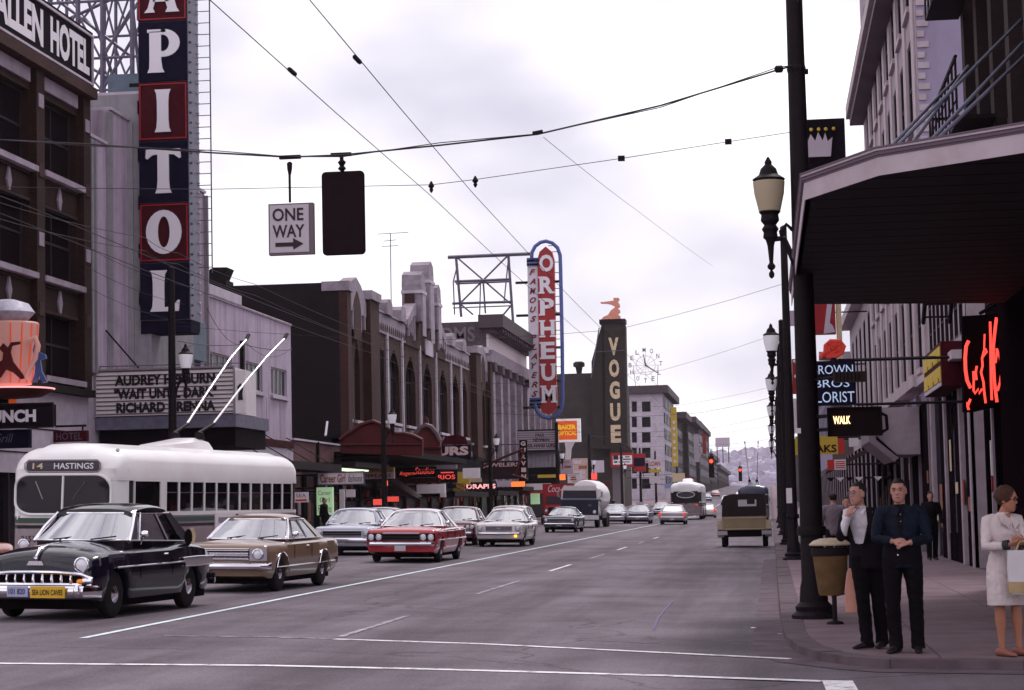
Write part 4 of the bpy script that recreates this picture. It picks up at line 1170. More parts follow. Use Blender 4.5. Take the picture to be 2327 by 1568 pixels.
word(e, f, 'RIOS', .12, .92, .22, .58, 'neon_sign_red', .02); bx('small_print', 'neon_sign_red', e, f.w*.25, f.w*.85, .002, .012, f.h*.70, f.h*.80, fr=f); bx('pale_cap', 'sign_lilac', e, 0, f.w, -.2, .02, f.h*1.05, f.h*1.35, fr=f)
e, f = panel('ochre_board', 'plain ochre board between the RIOS sign and the drapery', 'sign', 1039, 1072, 1067, 1100, 140, 'sign_yellow', .3); larm(e, f, 140)
e, f = panel('ochre_banner', 'small ochre banner below the plain ochre board', 'sign', 1030, 1098, 1056, 1124, 139, mat('sign_ochre', (.42, .24, .04), .6, var=.2), .2); larm(e, f, 139)
e, f = panel('drapes_sign', 'black drapery sign with lit pink letters DRAPES', 'sign', 1043, 1098, 1128, 1113, 146, 'sign_black', .3); larm(e, f, 146)
word(e, f, 'DRAPES', .20, .98, .10, .92, 'neon_pink', .04); word(e, f, 'Beauty', .0, .17, .2, .8, mat('letter_blue', (.15, .3, .6), .5, emit=(.1, .3, .8), estr=.3), .0, .3)
e, f = panel('furs_sign', 'navy sign with big pale letters ending URS', 'sign', 955, 1010, 1069, 1046, 133, 'sign_navy', .4); larm(e, f, 133, .5)
word(e, f, 'FURS', .16, .96, .28, .90, 'neon_pink' if 0 else mat('letter_pink', (.72, .50, .50), .5), .05); bx('small_print', 'steel', e, f.w*.2, f.w*.75, .002, .012, f.h*.08, f.h*.13, fr=f)
MB(f).prism([(f.w*.42, f.h*1.02), (f.w*.95, f.h*1.02), (f.w*.9, f.h*1.5), (f.w*.75, f.h*1.72), (f.w*.5, f.h*1.6)], -.3, 0).build('fox_crest', 'sign_maroon', e)
e, f = panel('jewelers_sign', 'dark maroon sign with pale letters JEWELERS', 'sign', 1096, 1046, 1198, 1090, 160, 'sign_maroon' if 0 else mat('sign_plum', (.030, .010, .016), .4), .4); larm(e, f, 160)
word(e, f, 'JEWELERS', .02, .83, .62, .90, 'letter_pink', .03)
e, f = panel('gurvin_sign', 'narrow vertical black sign reading GURVIN downward', 'sign', 1182, 1000, 1197, 1091, 158, 'sign_black', .4); larm(e, f, 158, .9, 'paint_red')
for i, ch_ in enumerate('GURVIN'): lettering(ch_, f, f.w*.18, f.w*.82, f.h*(.86-.165*i), f.h*(.97-.165*i), .012, 'letter_pink', e, .05, name='letter')
fr2 = Fr(0, 157.5, 0)
for a, b in (((1095, 1060), (1190, 1020)), ((1190, 1022), (1172, 1075)), ((1165, 1080), (1200, 1090))): MB().tube([tuple(atY(*a, 157.6)), tuple(atY(*b, 157.6))], .09, 6).build('red_bar', 'paint_red', e)
for nm, lab, x0, y0, x1, y1, Y, m in (('white_awning_board', 'white board hanging over the shoe shop pavement', 1052, 1063, 1090, 1087, 118, 'sign_white'), ('cream_board', 'small pale board with dark print beside the drapery sign', 1128, 1092, 1160, 1106, 150, 'sign_lilac'), ('orange_neon_board', 'small orange neon board left of the pink vertical sign', 1162, 1094, 1192, 1106, 155, 'neon_orange'), ('white_canopy_board', 'long white canopy board beneath the second marquee', 1195, 1098, 1252, 1114, 172, 'sign_white'), ('gold_strip_sign', 'gold strip sign beside the second marquee entrance', 1222, 1078, 1262, 1086, 176, 'sign_yellow'), ('white_lower_board', 'white board hanging right of the red hardtop roof', 1000, 1099, 1012, 1130, 120, 'sign_white'), ('hanging_white_board', 'square white board over the striped awning', 947, 1100, 1010, 1122, 116, 'sign_white')):
    e, f = panel(nm, lab, 'sign', x0, y0, x1, y1, Y, m, .2); larm(e, f, Y)
for nm, lab, x0, y0, x1, y1, Y, m in (('red_neon_strip', 'thin red neon strip above the shop under the red canopy', 880, 1128, 905, 1140, 112, 'neon_sign_red'), ('small_red_sign', 'small red lit sign left of the red hardtop windscreen', 848, 1134, 866, 1148, 104, 'neon_sign_red'), ('pale_vertical_banner', 'narrow pale vertical banner beside the Career Girl door', 772, 1112, 782, 1172, 96, 'sign_white'), ('orange_lantern_sign', 'small orange lantern sign under the bowling sign', 868, 1092, 880, 1104, 107, 'neon_orange'), ('white_window_card', 'white card in the shop window right of the green sign', 786, 1112, 806, 1130, 98, 'sign_white'), ('navy_strip_sign', 'navy strip sign beneath the RIOS sign', 1000, 1100, 1036, 1110, 136, 'sign_navy'), ('cream_strip_sign', 'cream strip sign over the drapery doorway', 1066, 1086, 1094, 1096, 148, 'sign_cream'), ('red_strip_sign', 'long red strip sign under the white canopy board', 1180, 1116, 1250, 1122, 170, 'sign_redbright'), ('green_doorway_sign', 'green lit panel behind a dark figure by the red truck', 1206, 1118, 1226, 1146, 178, 'green_lit')):
    e, f = panel(nm, lab, 'sign', x0, y0, x1, y1, Y, m, .15); larm(e, f, Y)
e, f = panel('bus_stop_sign', 'small white sign with red line near the bus tail', 'sign', 668, 1118, 700, 1142, 78, 'sign_white', .1); larm(e, f, 78); word(e, f, 'SEA', .15, .85, .5, .85, 'steel', .0); bx('red_line', 'sign_redbright', e, f.w*.1, f.w*.9, .002, .012, f.h*.12, f.h*.3, fr=f)
# slanted striped awning
e = empty('striped_awning', (-20.5, 114, 2.6), 'grey slanted shop awning behind the red hardtop', 'awning')
MB().add([tuple(atY(875, 1088, 113)), tuple(atY(905, 1090, 113)), tuple(atY(960, 1128, 111)), tuple(atY(945, 1130, 111)), tuple(atY(880, 1120, 120)), tuple(atY(960, 1135, 120))], [(0, 1, 2, 3), (0, 3, 5, 4)]).build('awning_cloth', mat('awning_grey', (.12, .10, .105), .85, var=.3), e)
# lit shop interiors and window goods
random.seed(5)
mat('goods_warm', (.30, .13, .08), .7, var=.4, scale=5); mat('goods_pale', (.42, .38, .40), .7, var=.3, scale=5); mat('goods_red', (.35, .03, .02), .6)
k_ = 0
for u in [82+i*2.1 for i in range(52)]:
    if random.random() < .62:
        z = random.uniform(.9, 2.2); w = random.uniform(.3, 1.2); h = random.uniform(.3, 1.1)
        o = bx('window_display', random.choice(('goods_warm', 'goods_pale', 'goods_red', 'goods_warm')), bpy.data.objects['stucco_building' if u < 95 else 'brick_shop' if u < 106 else 'gothic_block' if u < 163.5 else 'rooming_house'], u, u+w, -.09, -.04, z, z+h, fr=FL); k_ += 1
# optical sign on its curved white arm
e, f = panel('optical_sign', 'orange optical sign with yellow letters in a white frame', 'sign', 1267, 956, 1311, 1000, 205, mat('optical_orange', (.62, .10, .02), .5, emit=(1, .12, .02), estr=.25), .8)
MB(f).box(-.1, f.w+.32, -.8, .05, f.h, f.h+.22).box(-.1, f.w+.32, -.8, .05, -.22, 0).box(f.w, f.w+.32, -.8, .05, 0, f.h).build('white_frame', mat('frame_lit', (.8, .77, .78), .5, emit=(1, .95, .95), estr=.15), e)
word(e, f, 'BAKER', .04, .94, .55, .80, mat('letter_gold', (.8, .55, .05), .5, emit=(1, .65, .05), estr=.25), .04); word(e, f, 'OPTICAL', .02, .98, .24, .46, 'letter_gold', .03)
MB().prism([(atY(x, y, 205.2).x, atY(x, y, 205.2).z) for x, y in ((1283, 1004), (1306, 1004), (1298, 1020), (1296, 1044), (1284, 1044), (1286, 1020))], 205, 205.6).build('curved_arm', 'sign_white', e)
for nm, lab, x0, y0, x1, y1, Y, m in (('pale_poster_board', 'pale poster board under the optical sign', 1274, 1044, 1302, 1078, 207, 'sign_lilac'), ('buff_poster_board', 'large buff poster hoarding under the olive side wall', 1302, 1041, 1336, 1106, 262, mat('buff', (.48, .38, .30), .7, var=.25)), ('white_poster', 'white poster overlapping the buff hoarding', 1290, 1072, 1320, 1098, 215, 'sign_white'), ('orange_lamp_sign', 'small glowing orange sign by the optical shop', 1268, 1078, 1284, 1091, 203, 'neon_orange'), ('round_neon_sign', 'small round red neon sign beside a dark post', 1342, 1074, 1356, 1090, 255, 'neon_sign_red'), ('white_fan_sign', 'white fan shaped sign by the round neon sign', 1345, 1046, 1372, 1074, 262, 'sign_lilac'), ('loan_sign', 'white sign with red letters LOAN in front of the clock hotel', 1474, 1044, 1502, 1064, 300, 'sign_white'), ('navy_red_sign', 'red and navy sign right of the red billboard', 1440, 1030, 1466, 1072, 282.5, 'sign_red'), ('far_white_sign', 'far white sign board below the LOAN sign', 1476, 1082, 1500, 1098, 310, 'sign_white'), ('far_green_sign', 'olive yellow sign strip below LOAN', 1474, 1066, 1502, 1074, 305, 'sign_yellow'), ('far_yellow_sign', 'pale yellow sign further along past the white hotel', 1528, 1075, 1556, 1095, 345, 'sign_cream'), ('far_blue_sign', 'pale blue sign at the far left pavement', 1510, 1098, 1540, 1110, 330, mat('sign_sky', (.25, .33, .48), .6)), ('far_red_sign', 'tiny red sign far along the left pavement', 1560, 1085, 1572, 1100, 360, 'sign_redbright'), ('buff_sign', 'buff and red awning sign before the far shops', 1352, 1094, 1388, 1108, 258, 'paint_red')):
    e, f = panel(nm, lab, 'sign', x0, y0, x1, y1, Y, m, .3)
    if f.o.x > XL: larm(e, f, Y)
    if nm == 'loan_sign': word(e, f, 'LOAN', .08, .95, .25, .8, 'sign_redbright', .03)
    elif nm == 'navy_red_sign': bx('navy_field', 'sign_navy', e, f.w*.05, f.w*.95, .0, .03, f.h*.3, f.h*.75, fr=f)
    elif 'poster' in nm:
        for j in range(5): bx('print_block', random.choice(('goods_warm', 'sign_lilac', 'sign_cream', 'buff')), e, f.w*random.uniform(.05, .4), f.w*random.uniform(.5, .95), .001, .02+.004*j, f.h*(.08+.18*j), f.h*(.2+.18*j), fr=f)

# ---------------------------------------------------------------- far block past the white hotel
mat('far_brick', (.05, .036, .038), .9, var=.25, scale=.4); mat('far_pale', (.42, .38, .44), .9, var=.2, scale=.3)
def far_building(label, y0, y1, zt_, m, rows_n, name='far_building', cor=1., xr=XL):
    B = empty(name, (XL, y0, hgt(y0)), label, 'building'); XL_ = XL; FL_ = Fr(xr, 0, 90)
    z0 = hgt(y0)
    MB().box(XL-25, xr, y0, y1, z0-.5, zt_).build('wall', m, B)
    bx('cornice', 'cornice_dark', B, XL-25, xr+cor, y0-.8, y1, zt_, zt_+1.3)
    n = int((y1-y0)/5)
    for r in range(rows_n):
        for k in range(n):
            u = y0+2+k*5; zz_ = z0+5+r*(zt_-z0-6)/rows_n
            bx('window', 'pane_dark', B, u, u+2.4, .01, .12, zz_, zz_+(zt_-z0-6)/rows_n*.6, fr=FL_)
    for k in range(3):
        for r in range(rows_n):
            zz_ = z0+5+r*(zt_-z0-6)/rows_n
            MB().box(xr-4-k*5, xr-2-k*5, y0-.12, y0-.01, zz_, zz_+(zt_-z0-6)/rows_n*.6).build('window', 'pane_dark', B)
    bx('shop_floor', 'shop_dark', B, y0, y1, .01, .2, z0-.4, z0+3.4, fr=FL_)
def zat(x, y, Y): return atY(x, y, Y).z
far_building('brown far block with a bracketed cornice past the yellow blade sign', 440, 470, zat(1545, 950, 440), 'far_brick', 4, cor=2.2, xr=-19.5)
far_building('second brown far block with a smaller cornice', 472, 520, zat(1565, 960, 472), 'far_brick', 4, cor=2.0, xr=-18.4)
far_building('dark square far block with white sign bands', 522, 610, zat(1590, 968, 522), 'far_brick', 4, cor=.6, xr=-17.6)
far_building('lower brown far building under the billboard', 612, 690, zat(1620, 1040, 612), 'far_brick', 3, xr=-17.6)
far_building('last low far building on the left of the hill', 700, 880, zat(1640, 1064, 700), 'far_brick', 2, xr=-17.6)
for nm, lab, x0, y0, x1, y1, Y, m in (('far_pink_sign', 'tall pink red blade sign on the far dark block', 1597, 985, 1604, 1032, 517, 'sign_red'), ('far_pale_sign', 'tall pale blade sign on the brown far block', 1578, 986, 1588, 1050, 470, 'sign_lilac'), ('far_billboard', 'grey white billboard on legs above the far roofs', 1626, 994, 1658, 1016, 640, 'sign_lilac'), ('far_band_sign', 'white band sign on the dark far block', 1574, 1008, 1592, 1014, 518, 'sign_white'), ('far_band_board', 'second white band sign lower on the dark far block', 1574, 1030, 1592, 1038, 517, 'sign_lilac')):
    e, f = panel(nm, lab, 'sign', x0, y0, x1, y1, Y, m, .6)
    if nm == 'far_billboard':
        for t in (.1, .5, .9): MB(f).tube([(f.w*t, -.3, 0), (f.w*t, -.3, -5)], .15, 5).build('leg', 'iron', e)
e = empty('hill_row', (10, 330, 2), 'row of small shops far along the right pavement', 'building')
MB().box(XR, 18, 322, 420, 1, 11).build('wall', 'far_brick', e); bx('cornice', 'fascia_groove' if 'fascia_groove' in MATS else 'iron', e, XR-.4, 18, 322, 420, 11, 11.6)
# ================================================================== RIGHT SIDE OF THE STREET
FRT = Fr(XR, 0, -90)                                 # here u runs back down the street: u = -Y
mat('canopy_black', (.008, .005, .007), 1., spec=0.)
mat('fascia_white', (.47, .40, .42), .7, var=.12, scale=2, grime=.2)
mat('lavender_wall', (.34, .31, .42), .9, var=.12, scale=.7, grime=.12, streak=.12)
mat('pale_stone', (.38, .325, .35), .85, var=.15, grime=.2)
mat('tile_grey', (.22, .19, .21), .5, var=.2, scale=3)
brickmat('brick_black', (.035, .022, .022), (.028, .018, .018), (.03, .022, .022))

# ---------------------------------------------------------------- corner building with the canopy
B = empty('corner_building', (8, 30, 0), 'dark brick corner building with a fire escape above the canopy', 'building')
NX = 3.75
bx('wall', 'brick_black', B, NX, 16, 24.5, 36.2, 4.9, 17)
for k in range(5):
    y = 26+k*2.1
    w_ = bx('window_frame', 'frame_dark', B, NX-.06, NX-.002, y, y+1.2, 7.2, 10.2); bx('pane', 'pane_dark', w_, NX-.07, NX-.061, y+.1, y+1.1, 7.3, 10.1)
    bx('brick_pier', 'brick_black', B, NX-.22, NX-.001, y+1.35, y+1.8, 5.0, 16.9)
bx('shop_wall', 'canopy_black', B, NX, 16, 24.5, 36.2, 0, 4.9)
for y, m in ((36.0, 'canopy_black'), (34.9, 'pale_stone'), (34.4, 'canopy_black')):
    bx('shop_post', m, B, NX-.10, NX-.002, y, y+.14, SW, 3.4)
for k, (z0, z1, m) in enumerate(((.6, 1.15, 'iron'), (1.15, 1.75, 'sign_white'), (1.75, 2.0, 'sign_red'), (2.0, 2.6, 'sign_white'))):
    bx('poster', m if k != 1 else 'pale_stone', B, NX-.13, NX-.101, 34.93, 35.02, z0, z1-.02)

C_ = empty('canopy', (2, 25, 4.7), 'wide pale edged canopy over the corner pavement', 'canopy')
zc, fh = 4.70, .25
c1 = gnd(1831, 450, zc); c2 = gnd(1998, 394.5, zc); c3 = gnd(2327, 342.5, zc); c4 = gnd(1800, 692, zc)
c3 = c2+(c3-c2)*2.6
under = [c1, c2, c3, Vector((9, c3.y+1, zc)), Vector((9, 33.2, zc)), Vector((NX-.3, 33.2, zc)), c4]
MB().slab([(p.x, p.y) for p in under], zc+.10, zc+fh-.02).build('canopy_deck', 'canopy_black', C_)
def clipy(poly, y0, y1):
    for s, lim in ((1, y0), (-1, y1)):
        o_ = []
        for k in range(len(poly)):
            p, q = poly[k], poly[(k+1) % len(poly)]
            a, b = s*(p[1]-lim), s*(q[1]-lim)
            if a >= 0: o_.append(p)
            if a*b < 0:
                t = a/(a-b); o_.append((p[0]+(q[0]-p[0])*t, p[1]+(q[1]-p[1])*t))
        poly = o_
        if len(poly) < 3: return None
    return poly
base = [(p.x+.06 if p.x < 1 else p.x, p.y+.05 if p.y < 30 else p.y) for p in under]
y = 16.0
while y < 33.2:
    q = clipy(base, y+.012, y+.62)
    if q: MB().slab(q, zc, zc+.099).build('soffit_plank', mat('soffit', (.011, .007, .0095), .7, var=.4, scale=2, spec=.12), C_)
    y += .64
edge = [c4+Vector((0, .0, 0)), c1, c2, c3]
def fascia(z0, z1, off, m, nm):
    b = MB(); rows = []
    for i, p in enumerate(edge):
        a = edge[max(i-1, 0)]; c = edge[min(i+1, len(edge)-1)]
        t1 = (p-a).normalized() if i > 0 else (c-p).normalized(); t2 = (c-p).normalized() if i < len(edge)-1 else t1
        n = (Vector((t1.y, -t1.x, 0))+Vector((t2.y, -t2.x, 0))).normalized(); n = -n if n.y > .5 or n.x > .5 else n
        o1 = p+n*off; o0 = p+n*.0
        rows.append([(o0.x, o0.y, z0), (o1.x, o1.y, z0), (o1.x, o1.y, z1), (o0.x, o0.y, z1)])
    b.loft(rows).build(nm, m, C_)
fascia(zc-.02, zc+fh*.62, .012, 'fascia_white', 'fascia_board')
fascia(zc+fh*.625, zc+fh*.70, .02, mat('fascia_groove', (.13, .10, .12), .7), 'fascia_groove')
fascia(zc+fh*.705, zc+fh*.84, .032, 'fascia_groove', 'fascia_ledge')
fascia(zc+fh*.845, zc+fh*.93, .045, 'fascia_white', 'fascia_moulding')
fascia(zc+fh*.935, zc+fh*1.0, .055, 'fascia_groove', 'fascia_lip')
mat('tie_steel', (.11, .12, .17), .45, metal=.3, var=.2)
for (xa, ya, Ya), (xb, yb, Yb_) in (((2035, 335, 22.0), (2345, 20, 30)), ((2110, 325, 21.5), (2345, 75, 30)), ((2125, 322, 21.2), (2345, 110, 29)), ((2070, 330, 22.3), (2200, 150, 31)), ((2020, 338, 22.6), (2180, 170, 33))):
    MB().tube([tuple(atY(xa, ya, Ya)), tuple(atY(xb, yb, Yb_))], .022, 6).build('tie_rod', 'tie_steel', C_)
# fire escape: two landings, rails, a stair with treads
E_ = empty('fire_escape', (3.4, 33, 6), 'black iron fire escape on the dark corner building', 'fire escape')
for z in (7.3, 10.0):
    bx('landing', 'iron', E_, 2.95, NX-.23, 31.2, 36.4, z, z+.06)
    rl_ = MB().tube([(2.95, 31.2, z+.95), (2.95, 36.4, z+.95), (NX, 36.4, z+.95)], .03, 5).build('railing', 'iron', E_)
    for k in range(9): MB().tube([(2.95, 31.3+k*.63, z), (2.95, 31.3+k*.63, z+.95)], .018, 4).build('baluster', 'iron', rl_)
    for k in range(2): MB().tube([(2.95, 31.2, z+.32+k*.3), (2.95, 36.4, z+.32+k*.3)], .014, 4).build('rail', 'iron', rl_)
for s in (0, .5):
    MB().tube([(3.0+s, 36.3, 7.3), (3.0+s, 40.2, 5.0)], .045, 5).build('stair_string', 'iron', E_)
    MB().tube([(3.0+s, 36.3, 8.2), (3.0+s, 40.2, 5.9)], .025, 5).build('stair_rail', 'tie_steel', E_)
for k in range(11):
    t = (k+.5)/11; bx('stair_tread', 'iron', E_, 3.0, 3.5, 36.3+3.9*t-.1, 36.3+3.9*t+.1, 7.3-2.3*t-.02, 7.3-2.3*t)

# red neon script under the canopy
e = empty('neon_cafe_sign', (3.5, 34.3, 3), 'large red neon script sign hanging under the corner canopy', 'neon sign')
z7 = lambda x, y: tuple(atY((1960+x/3.878)*.909, (750+y/3.878)*.909, 34.3))
p = [z7(1745, 150), z7(2225, 120), z7(2230, 1090), z7(1755, 1080)]
MB().prism([(q[0], q[2]) for q in ((z7(1740, 150)), z7(2225, 120), z7(2225, 1000), z7(1840, 1080), z7(1750, 1080))], 34.4, 34.7).build('sign_box', 'canopy_black', e)
for st_, r in (([(1790, 395), (1765, 450), (1757, 560), (1760, 680), (1775, 780), (1810, 855)], .024), ([(1998, 210), (2003, 400), (2005, 600), (2008, 800), (2015, 970)], .017),
             ([(2060, 170), (2045, 300), (2030, 440), (2030, 600), (2040, 800), (2065, 990)], .022), ([(2060, 470), (2095, 560), (2110, 680), (2095, 800), (2070, 880)], .017),
             ([(2052, 610), (2066, 480)], .014), ([(1945, 330), (1940, 480), (1920, 560)], .012), ([(1950, 470), (1965, 500), (1920, 560), (1925, 640), (1910, 700), (1935, 800), (1940, 880), (1955, 1000)], .016),
             ([(1870, 640), (1858, 700), (1866, 775)], .016), ([(1835, 690), (1840, 770), (1838, 880), (1848, 910), (1885, 860), (1890, 910), (1920, 860)], .015), ([(1808, 960), (1780, 1030), (1792, 1065)], .018), ([(1775, 990), (1790, 1060)], .014)):
    MB().tube([z7(*q) for q in st_], r*1.15, 6).build('neon_tube', 'neon_red', e, smooth=True)
MB().tube([z7(1900, 130), tuple(atY(2266, 690, 34.5))], .03).build('hanger', 'iron', e)

# ---------------------------------------------------------------- tiled low building
B = empty('tiled_building', (XR, 52, 0), 'low white tiled building with slim pilasters beside the dark corner shop', 'building')
wh = [(-58.0+.5+k*1.27, -58.0+1.35+k*1.27, 5.4, 8.2) for k in range(8)]
wall(FRT, -58.3, -47, 4.9, 8.6, wh, 'wall', 'pale_stone', B, depth=.25)
for w in wh: window(FRT, *w, B, m='frame_dark', bars=(1,), rows=(.25, .5, .75), d=-.06, fw=.05, pane='pane_void')
bx('flank', 'pale_stone', B, XR, 16, 47, 47.2, 0, 8.6); bx('roof', 'roof_tar', B, XR, 16, 47.3, 58.2, 8.3, 8.5)
bx('ledge', 'fascia_white', B, -58.3, -47, .003, .35, 4.75, 4.95, fr=FRT)
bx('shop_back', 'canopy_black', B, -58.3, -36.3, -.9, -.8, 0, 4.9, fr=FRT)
for y, w, z1, m in ((47.0, .35, 4.9, 'pale_stone'), (49.3, .35, 4.9, 'pale_stone'), (53.6, .35, 4.9, 'pale_stone'), (57.8, .5, 4.9, 'pale_stone')):
    c = bx('column', m, B, -y-w, -y, -.08, .03, SW, z1, fr=FRT)
    for k in range(9): bx('tile_joint', 'tile_grey' if m != 'tile_grey' else 'iron', c, -y-w-.001, -y+.001, .031, .034, SW+.5*k+.48, SW+.5*k+.5, fr=FRT)
for y0, y1 in ((47.4, 48.6), (50, 51.5), (52, 53.5), (54, 55.8)):
    bx('stallriser', 'pane_void', B, -y1, -y0, -.25, -.01, SW, .75, fr=FRT)
    MB(FRT).quad((-y1, -.03, .75), (-y0, -.03, .75), (-y0, -.03, 4.4), (-y1, -.03, 4.4)).build('shop_pane', 'pane_void', B)
    MB(FRT).tube([(-y1+.1, -.12, 3.3), (-y1+.35, -.12, 3.9), (-(y0+y1)/2, -.12, 4.15), (-y0-.35, -.12, 3.9), (-y0-.1, -.12, 3.3)], .05, 5).build('arch_frame', 'tile_grey', B)
s_, f = None, None
e = empty('yellow_maroon_sign', (4, 50.6, 4.2), 'maroon sign box with two bands of yellow letters on the tiled building', 'sign')
fm = Fr(3.95, 0, -90)
bx('sign_box', 'sign_maroon', e, -53.3, -48.0, -.5, 0, 4.2, 5.22, fr=fm)
for z0, z1 in ((4.78, 5.12), (4.32, 4.66)):
    bnd = MB(fm); n = 13
    for k in range(n):
        u = -53.1+k*.39; bnd.box(u, u+.30, .004, .03, z0, z1) if k % 4 != 3 else bnd.box(u+.05, u+.3, .004, .03, z0+.1, z1)
    bnd.build('lettering', 'sign_yellow', e)
bx('lower_strip', 'sign_lilac', e, -53.2, -48.1, .001, .02, 4.21, 4.30, fr=fm)

# ---------------------------------------------------------------- tall lavender building
B = empty('lavender_block', (XR, 74, 0), 'tall lavender office block rising above the canopy', 'building')
YA, YB, ZT = 58.4, 89.0, 27.0
cols = [60.2+k*3.55 for k in range(8)]
wl = []
for r in range(6):
    for c in cols: wl.append((-c-1.9, -c, 5.4+r*3.5, 8.0+r*3.5))
wall(FRT, -YB, -YA, 4.7, ZT, wl, 'wall', 'pale_stone', B, depth=.3)
MB().quad((XR, YA, 0), (18, YA, 0), (18, YA, ZT), (XR, YA, ZT)).build('side_wall', 'lavender_wall', B)
MB().quad((XR, YB, 0), (18, YB, 0), (18, YB, ZT), (XR, YB, ZT)).build('far_wall', 'lavender_wall', B)
for w in wl: window(FRT, *w, B, m='frame_dark', bars=(1,), rows=(.5,), d=-.10, fw=.08, sill='fascia_white', pane='pane_void')
for c in cols+[88.7]:
    bx('pilaster', 'fascia_white', B, -c+.3, -c+1.35, .003, .05, 4.7, 17.6, fr=FRT)
for k in range(72):
    bx('quoin', 'fascia_white', B, XR+.02, XR+(.34 if k % 2 else .22), YA-.04, YA-.002, 5+k*.30, 5.17+k*.30)
bx('cornice', 'fascia_white', B, -YB-.3, -YA+.0, .004, .75, 18.0, 18.5, fr=FRT)
bx('cornice_soffit', 'fascia_groove', B, -YB-.2, -YA+.0, .004, .6, 17.7, 17.99, fr=FRT)
bx('belt_course', 'fascia_white', B, -YB, -YA, .003, .45, 4.75, 5.05, fr=FRT)
bx('shop_back', 'canopy_black', B, -YB, -YA, -.6, -.5, 0, 4.7, fr=FRT)
for k in range(8):
    y = YA+.2+k*4.2
    c = bx('column', 'tile_grey', B, -y-.3, -y, -.08, .05, SW, 4.7, fr=FRT)
    bx('shop_pane', 'pane_void', B, -y-4.1, -y-.5, -.06, -.02, .3, 4.4, fr=FRT)
cb = MB(); a = 3.15
e = empty('box_awning', (3.8, 62, 3), 'pale boxy awning with a sloping underside projecting from the lavender block', 'awning')
MB(Fr(0, 0, 0)).prism([(3.1, 4.35), (4.40, 4.35), (4.40, 2.95), (3.72, 2.95), (3.1, 3.55)], -62.0, -66.5).build('awning_box', 'pale_stone', e)
MB().prism([(2.9, 4.3), (3.1, 4.42), (3.1, 3.4), (3.75, 2.84), (3.6, 2.75), (2.9, 3.35)], 61.6, 67).build('awning_trim', 'tile_grey', e)
# ---------------------------------------------------------------- buildings further along
for k, (y0, y1, zt_, m, lab) in enumerate(((89.2, 112, 11.2, 'pale_stone', 'pale shop building just beyond the lavender block'), (112.2, 150, 9.6, 'brick_brown', 'brown brick shop row beyond the florist sign'), (150.2, 215, 10.5, 'lavender_wall', 'grey violet shop row far along the right pavement'), (215.5, 320, 9.5, 'brick_brown', 'far brown shop row at the end of the right pavement'))):
    B = empty('shop_building', (XR, y0, 0), lab, 'building')
    n = int((y1-y0)/4); hs_ = []
    for i in range(n):
        y = y0+.8+i*(y1-y0-1)/n; hs_.append((-y-1.9, -y, 5.6, zt_-1.4))
    wall(FRT, -y1, -y0, 4.2, zt_, hs_, 'wall', m, B, depth=.3)
    for h in hs_: window(FRT, *h, B, bars=(1,), rows=(.5,), d=-.08, fw=.1, pane='pane_void')
    bx('flank', m, B, XR+.01, 16, y0, y0+.2, 0, zt_); bx('roof', 'roof_tar', B, XR, 16, y0, y1, zt_-.3, zt_-.2)
    bx('cornice', 'fascia_white', B, -y1, -y0, .003, .5, zt_-.5, zt_, fr=FRT)
    bx('shop_floor', 'pane_void', B, -y1, -y0, -.5, -.03, 0, 4.2, fr=FRT)
    for i in range(n+1):
        y = y0+i*(y1-y0-.4)/n; bx('shop_post', 'pale_stone', B, -y-.3, -y, -.1, .02, SW, 4.2, fr=FRT)
e = empty('sloping_awning', (3.3, 95, 3), 'dark sloping shop awning with a scalloped edge past the box awning', 'awning')
MB().prism([(1.9, 2.55), (2.0, 2.75), (4.4, 3.95), (4.4, 3.75)], 74, 88).build('awning_cloth', mat('awning_brown', (.06, .04, .04), .8, var=.3), e)
for k in range(7): MB().prism([(1.95+.33*k, 2.45), (2.1+.33*k, 2.30), (2.25+.33*k, 2.45)], 73.9, 73.95).build('scallop', 'sign_white' if k % 2 else 'sign_black', e)

# ---------------------------------------------------------------- hanging signs on the right
def wall_arm(e, f, zfrac, Y):
    z = f.o.z+f.h*zfrac; MB().tube([(f.o.x+f.w, Y, z), (XR, Y, z)], .035, 5).build('bracket_arm', 'iron', e)
e, f = panel('florist_sign', 'black florist sign with pale blue letters behind the big pole', 'sign', 1842, 818, 1943, 922, 47.5, 'sign_navy', .25)
mat('letter_ice', (.55, .66, .85), .4, emit=(.5, .65, 1), estr=.22)
word(e, f, 'BROWN', .06, .95, .70, .90, 'letter_ice', .0); word(e, f, 'BROS', .10, .86, .40, .58, 'letter_ice', .0); word(e, f, 'FLORIST', .02, .96, .06, .30, 'letter_ice', .0)
wall_arm(e, f, 1.0, 47.6); wall_arm(e, f, .0, 47.6)
e = empty('rose_sign', tuple(atY(1885, 815, 49)), 'red neon rose above the florist sign', 'neon sign')
zr = lambda x, y: tuple(atY((1960+x/3.878)*.909, (750+y/3.878)*.909, 49))
mat('rose_red', (.42, .035, .03), .5, emit=(.9, .08, .05), estr=.12)
MB().prism([(zr(x, y)[0], zr(x, y)[2]) for x, y in ((380, 540), (400, 430), (450, 395), (550, 395), (585, 450), (570, 510), (520, 555), (440, 570))], 49.05, 49.3).build('rose_plate', 'sign_white', e)
MB().prism([(zr(x, y)[0], zr(x, y)[2]) for x, y in ((340, 580), (340, 500), (380, 500), (500, 550), (530, 580))], 49.05, 49.3).build('leaf_plate', 'tile_grey', e)
for st_ in ([(400, 540), (405, 440), (450, 400), (540, 400), (580, 450), (560, 510), (500, 545), (430, 550), (400, 520)], [(430, 520), (440, 440), (500, 425), (545, 460), (520, 505), (460, 510), (470, 460), (510, 460)], [(350, 560), (380, 520), (400, 540)], [(420, 420), (480, 470), (560, 420)], [(410, 500), (470, 530), (560, 490)]):
    MB().tube([zr(*q) for q in st_], .055, 6).build('neon_petal', 'rose_red', e, smooth=True)
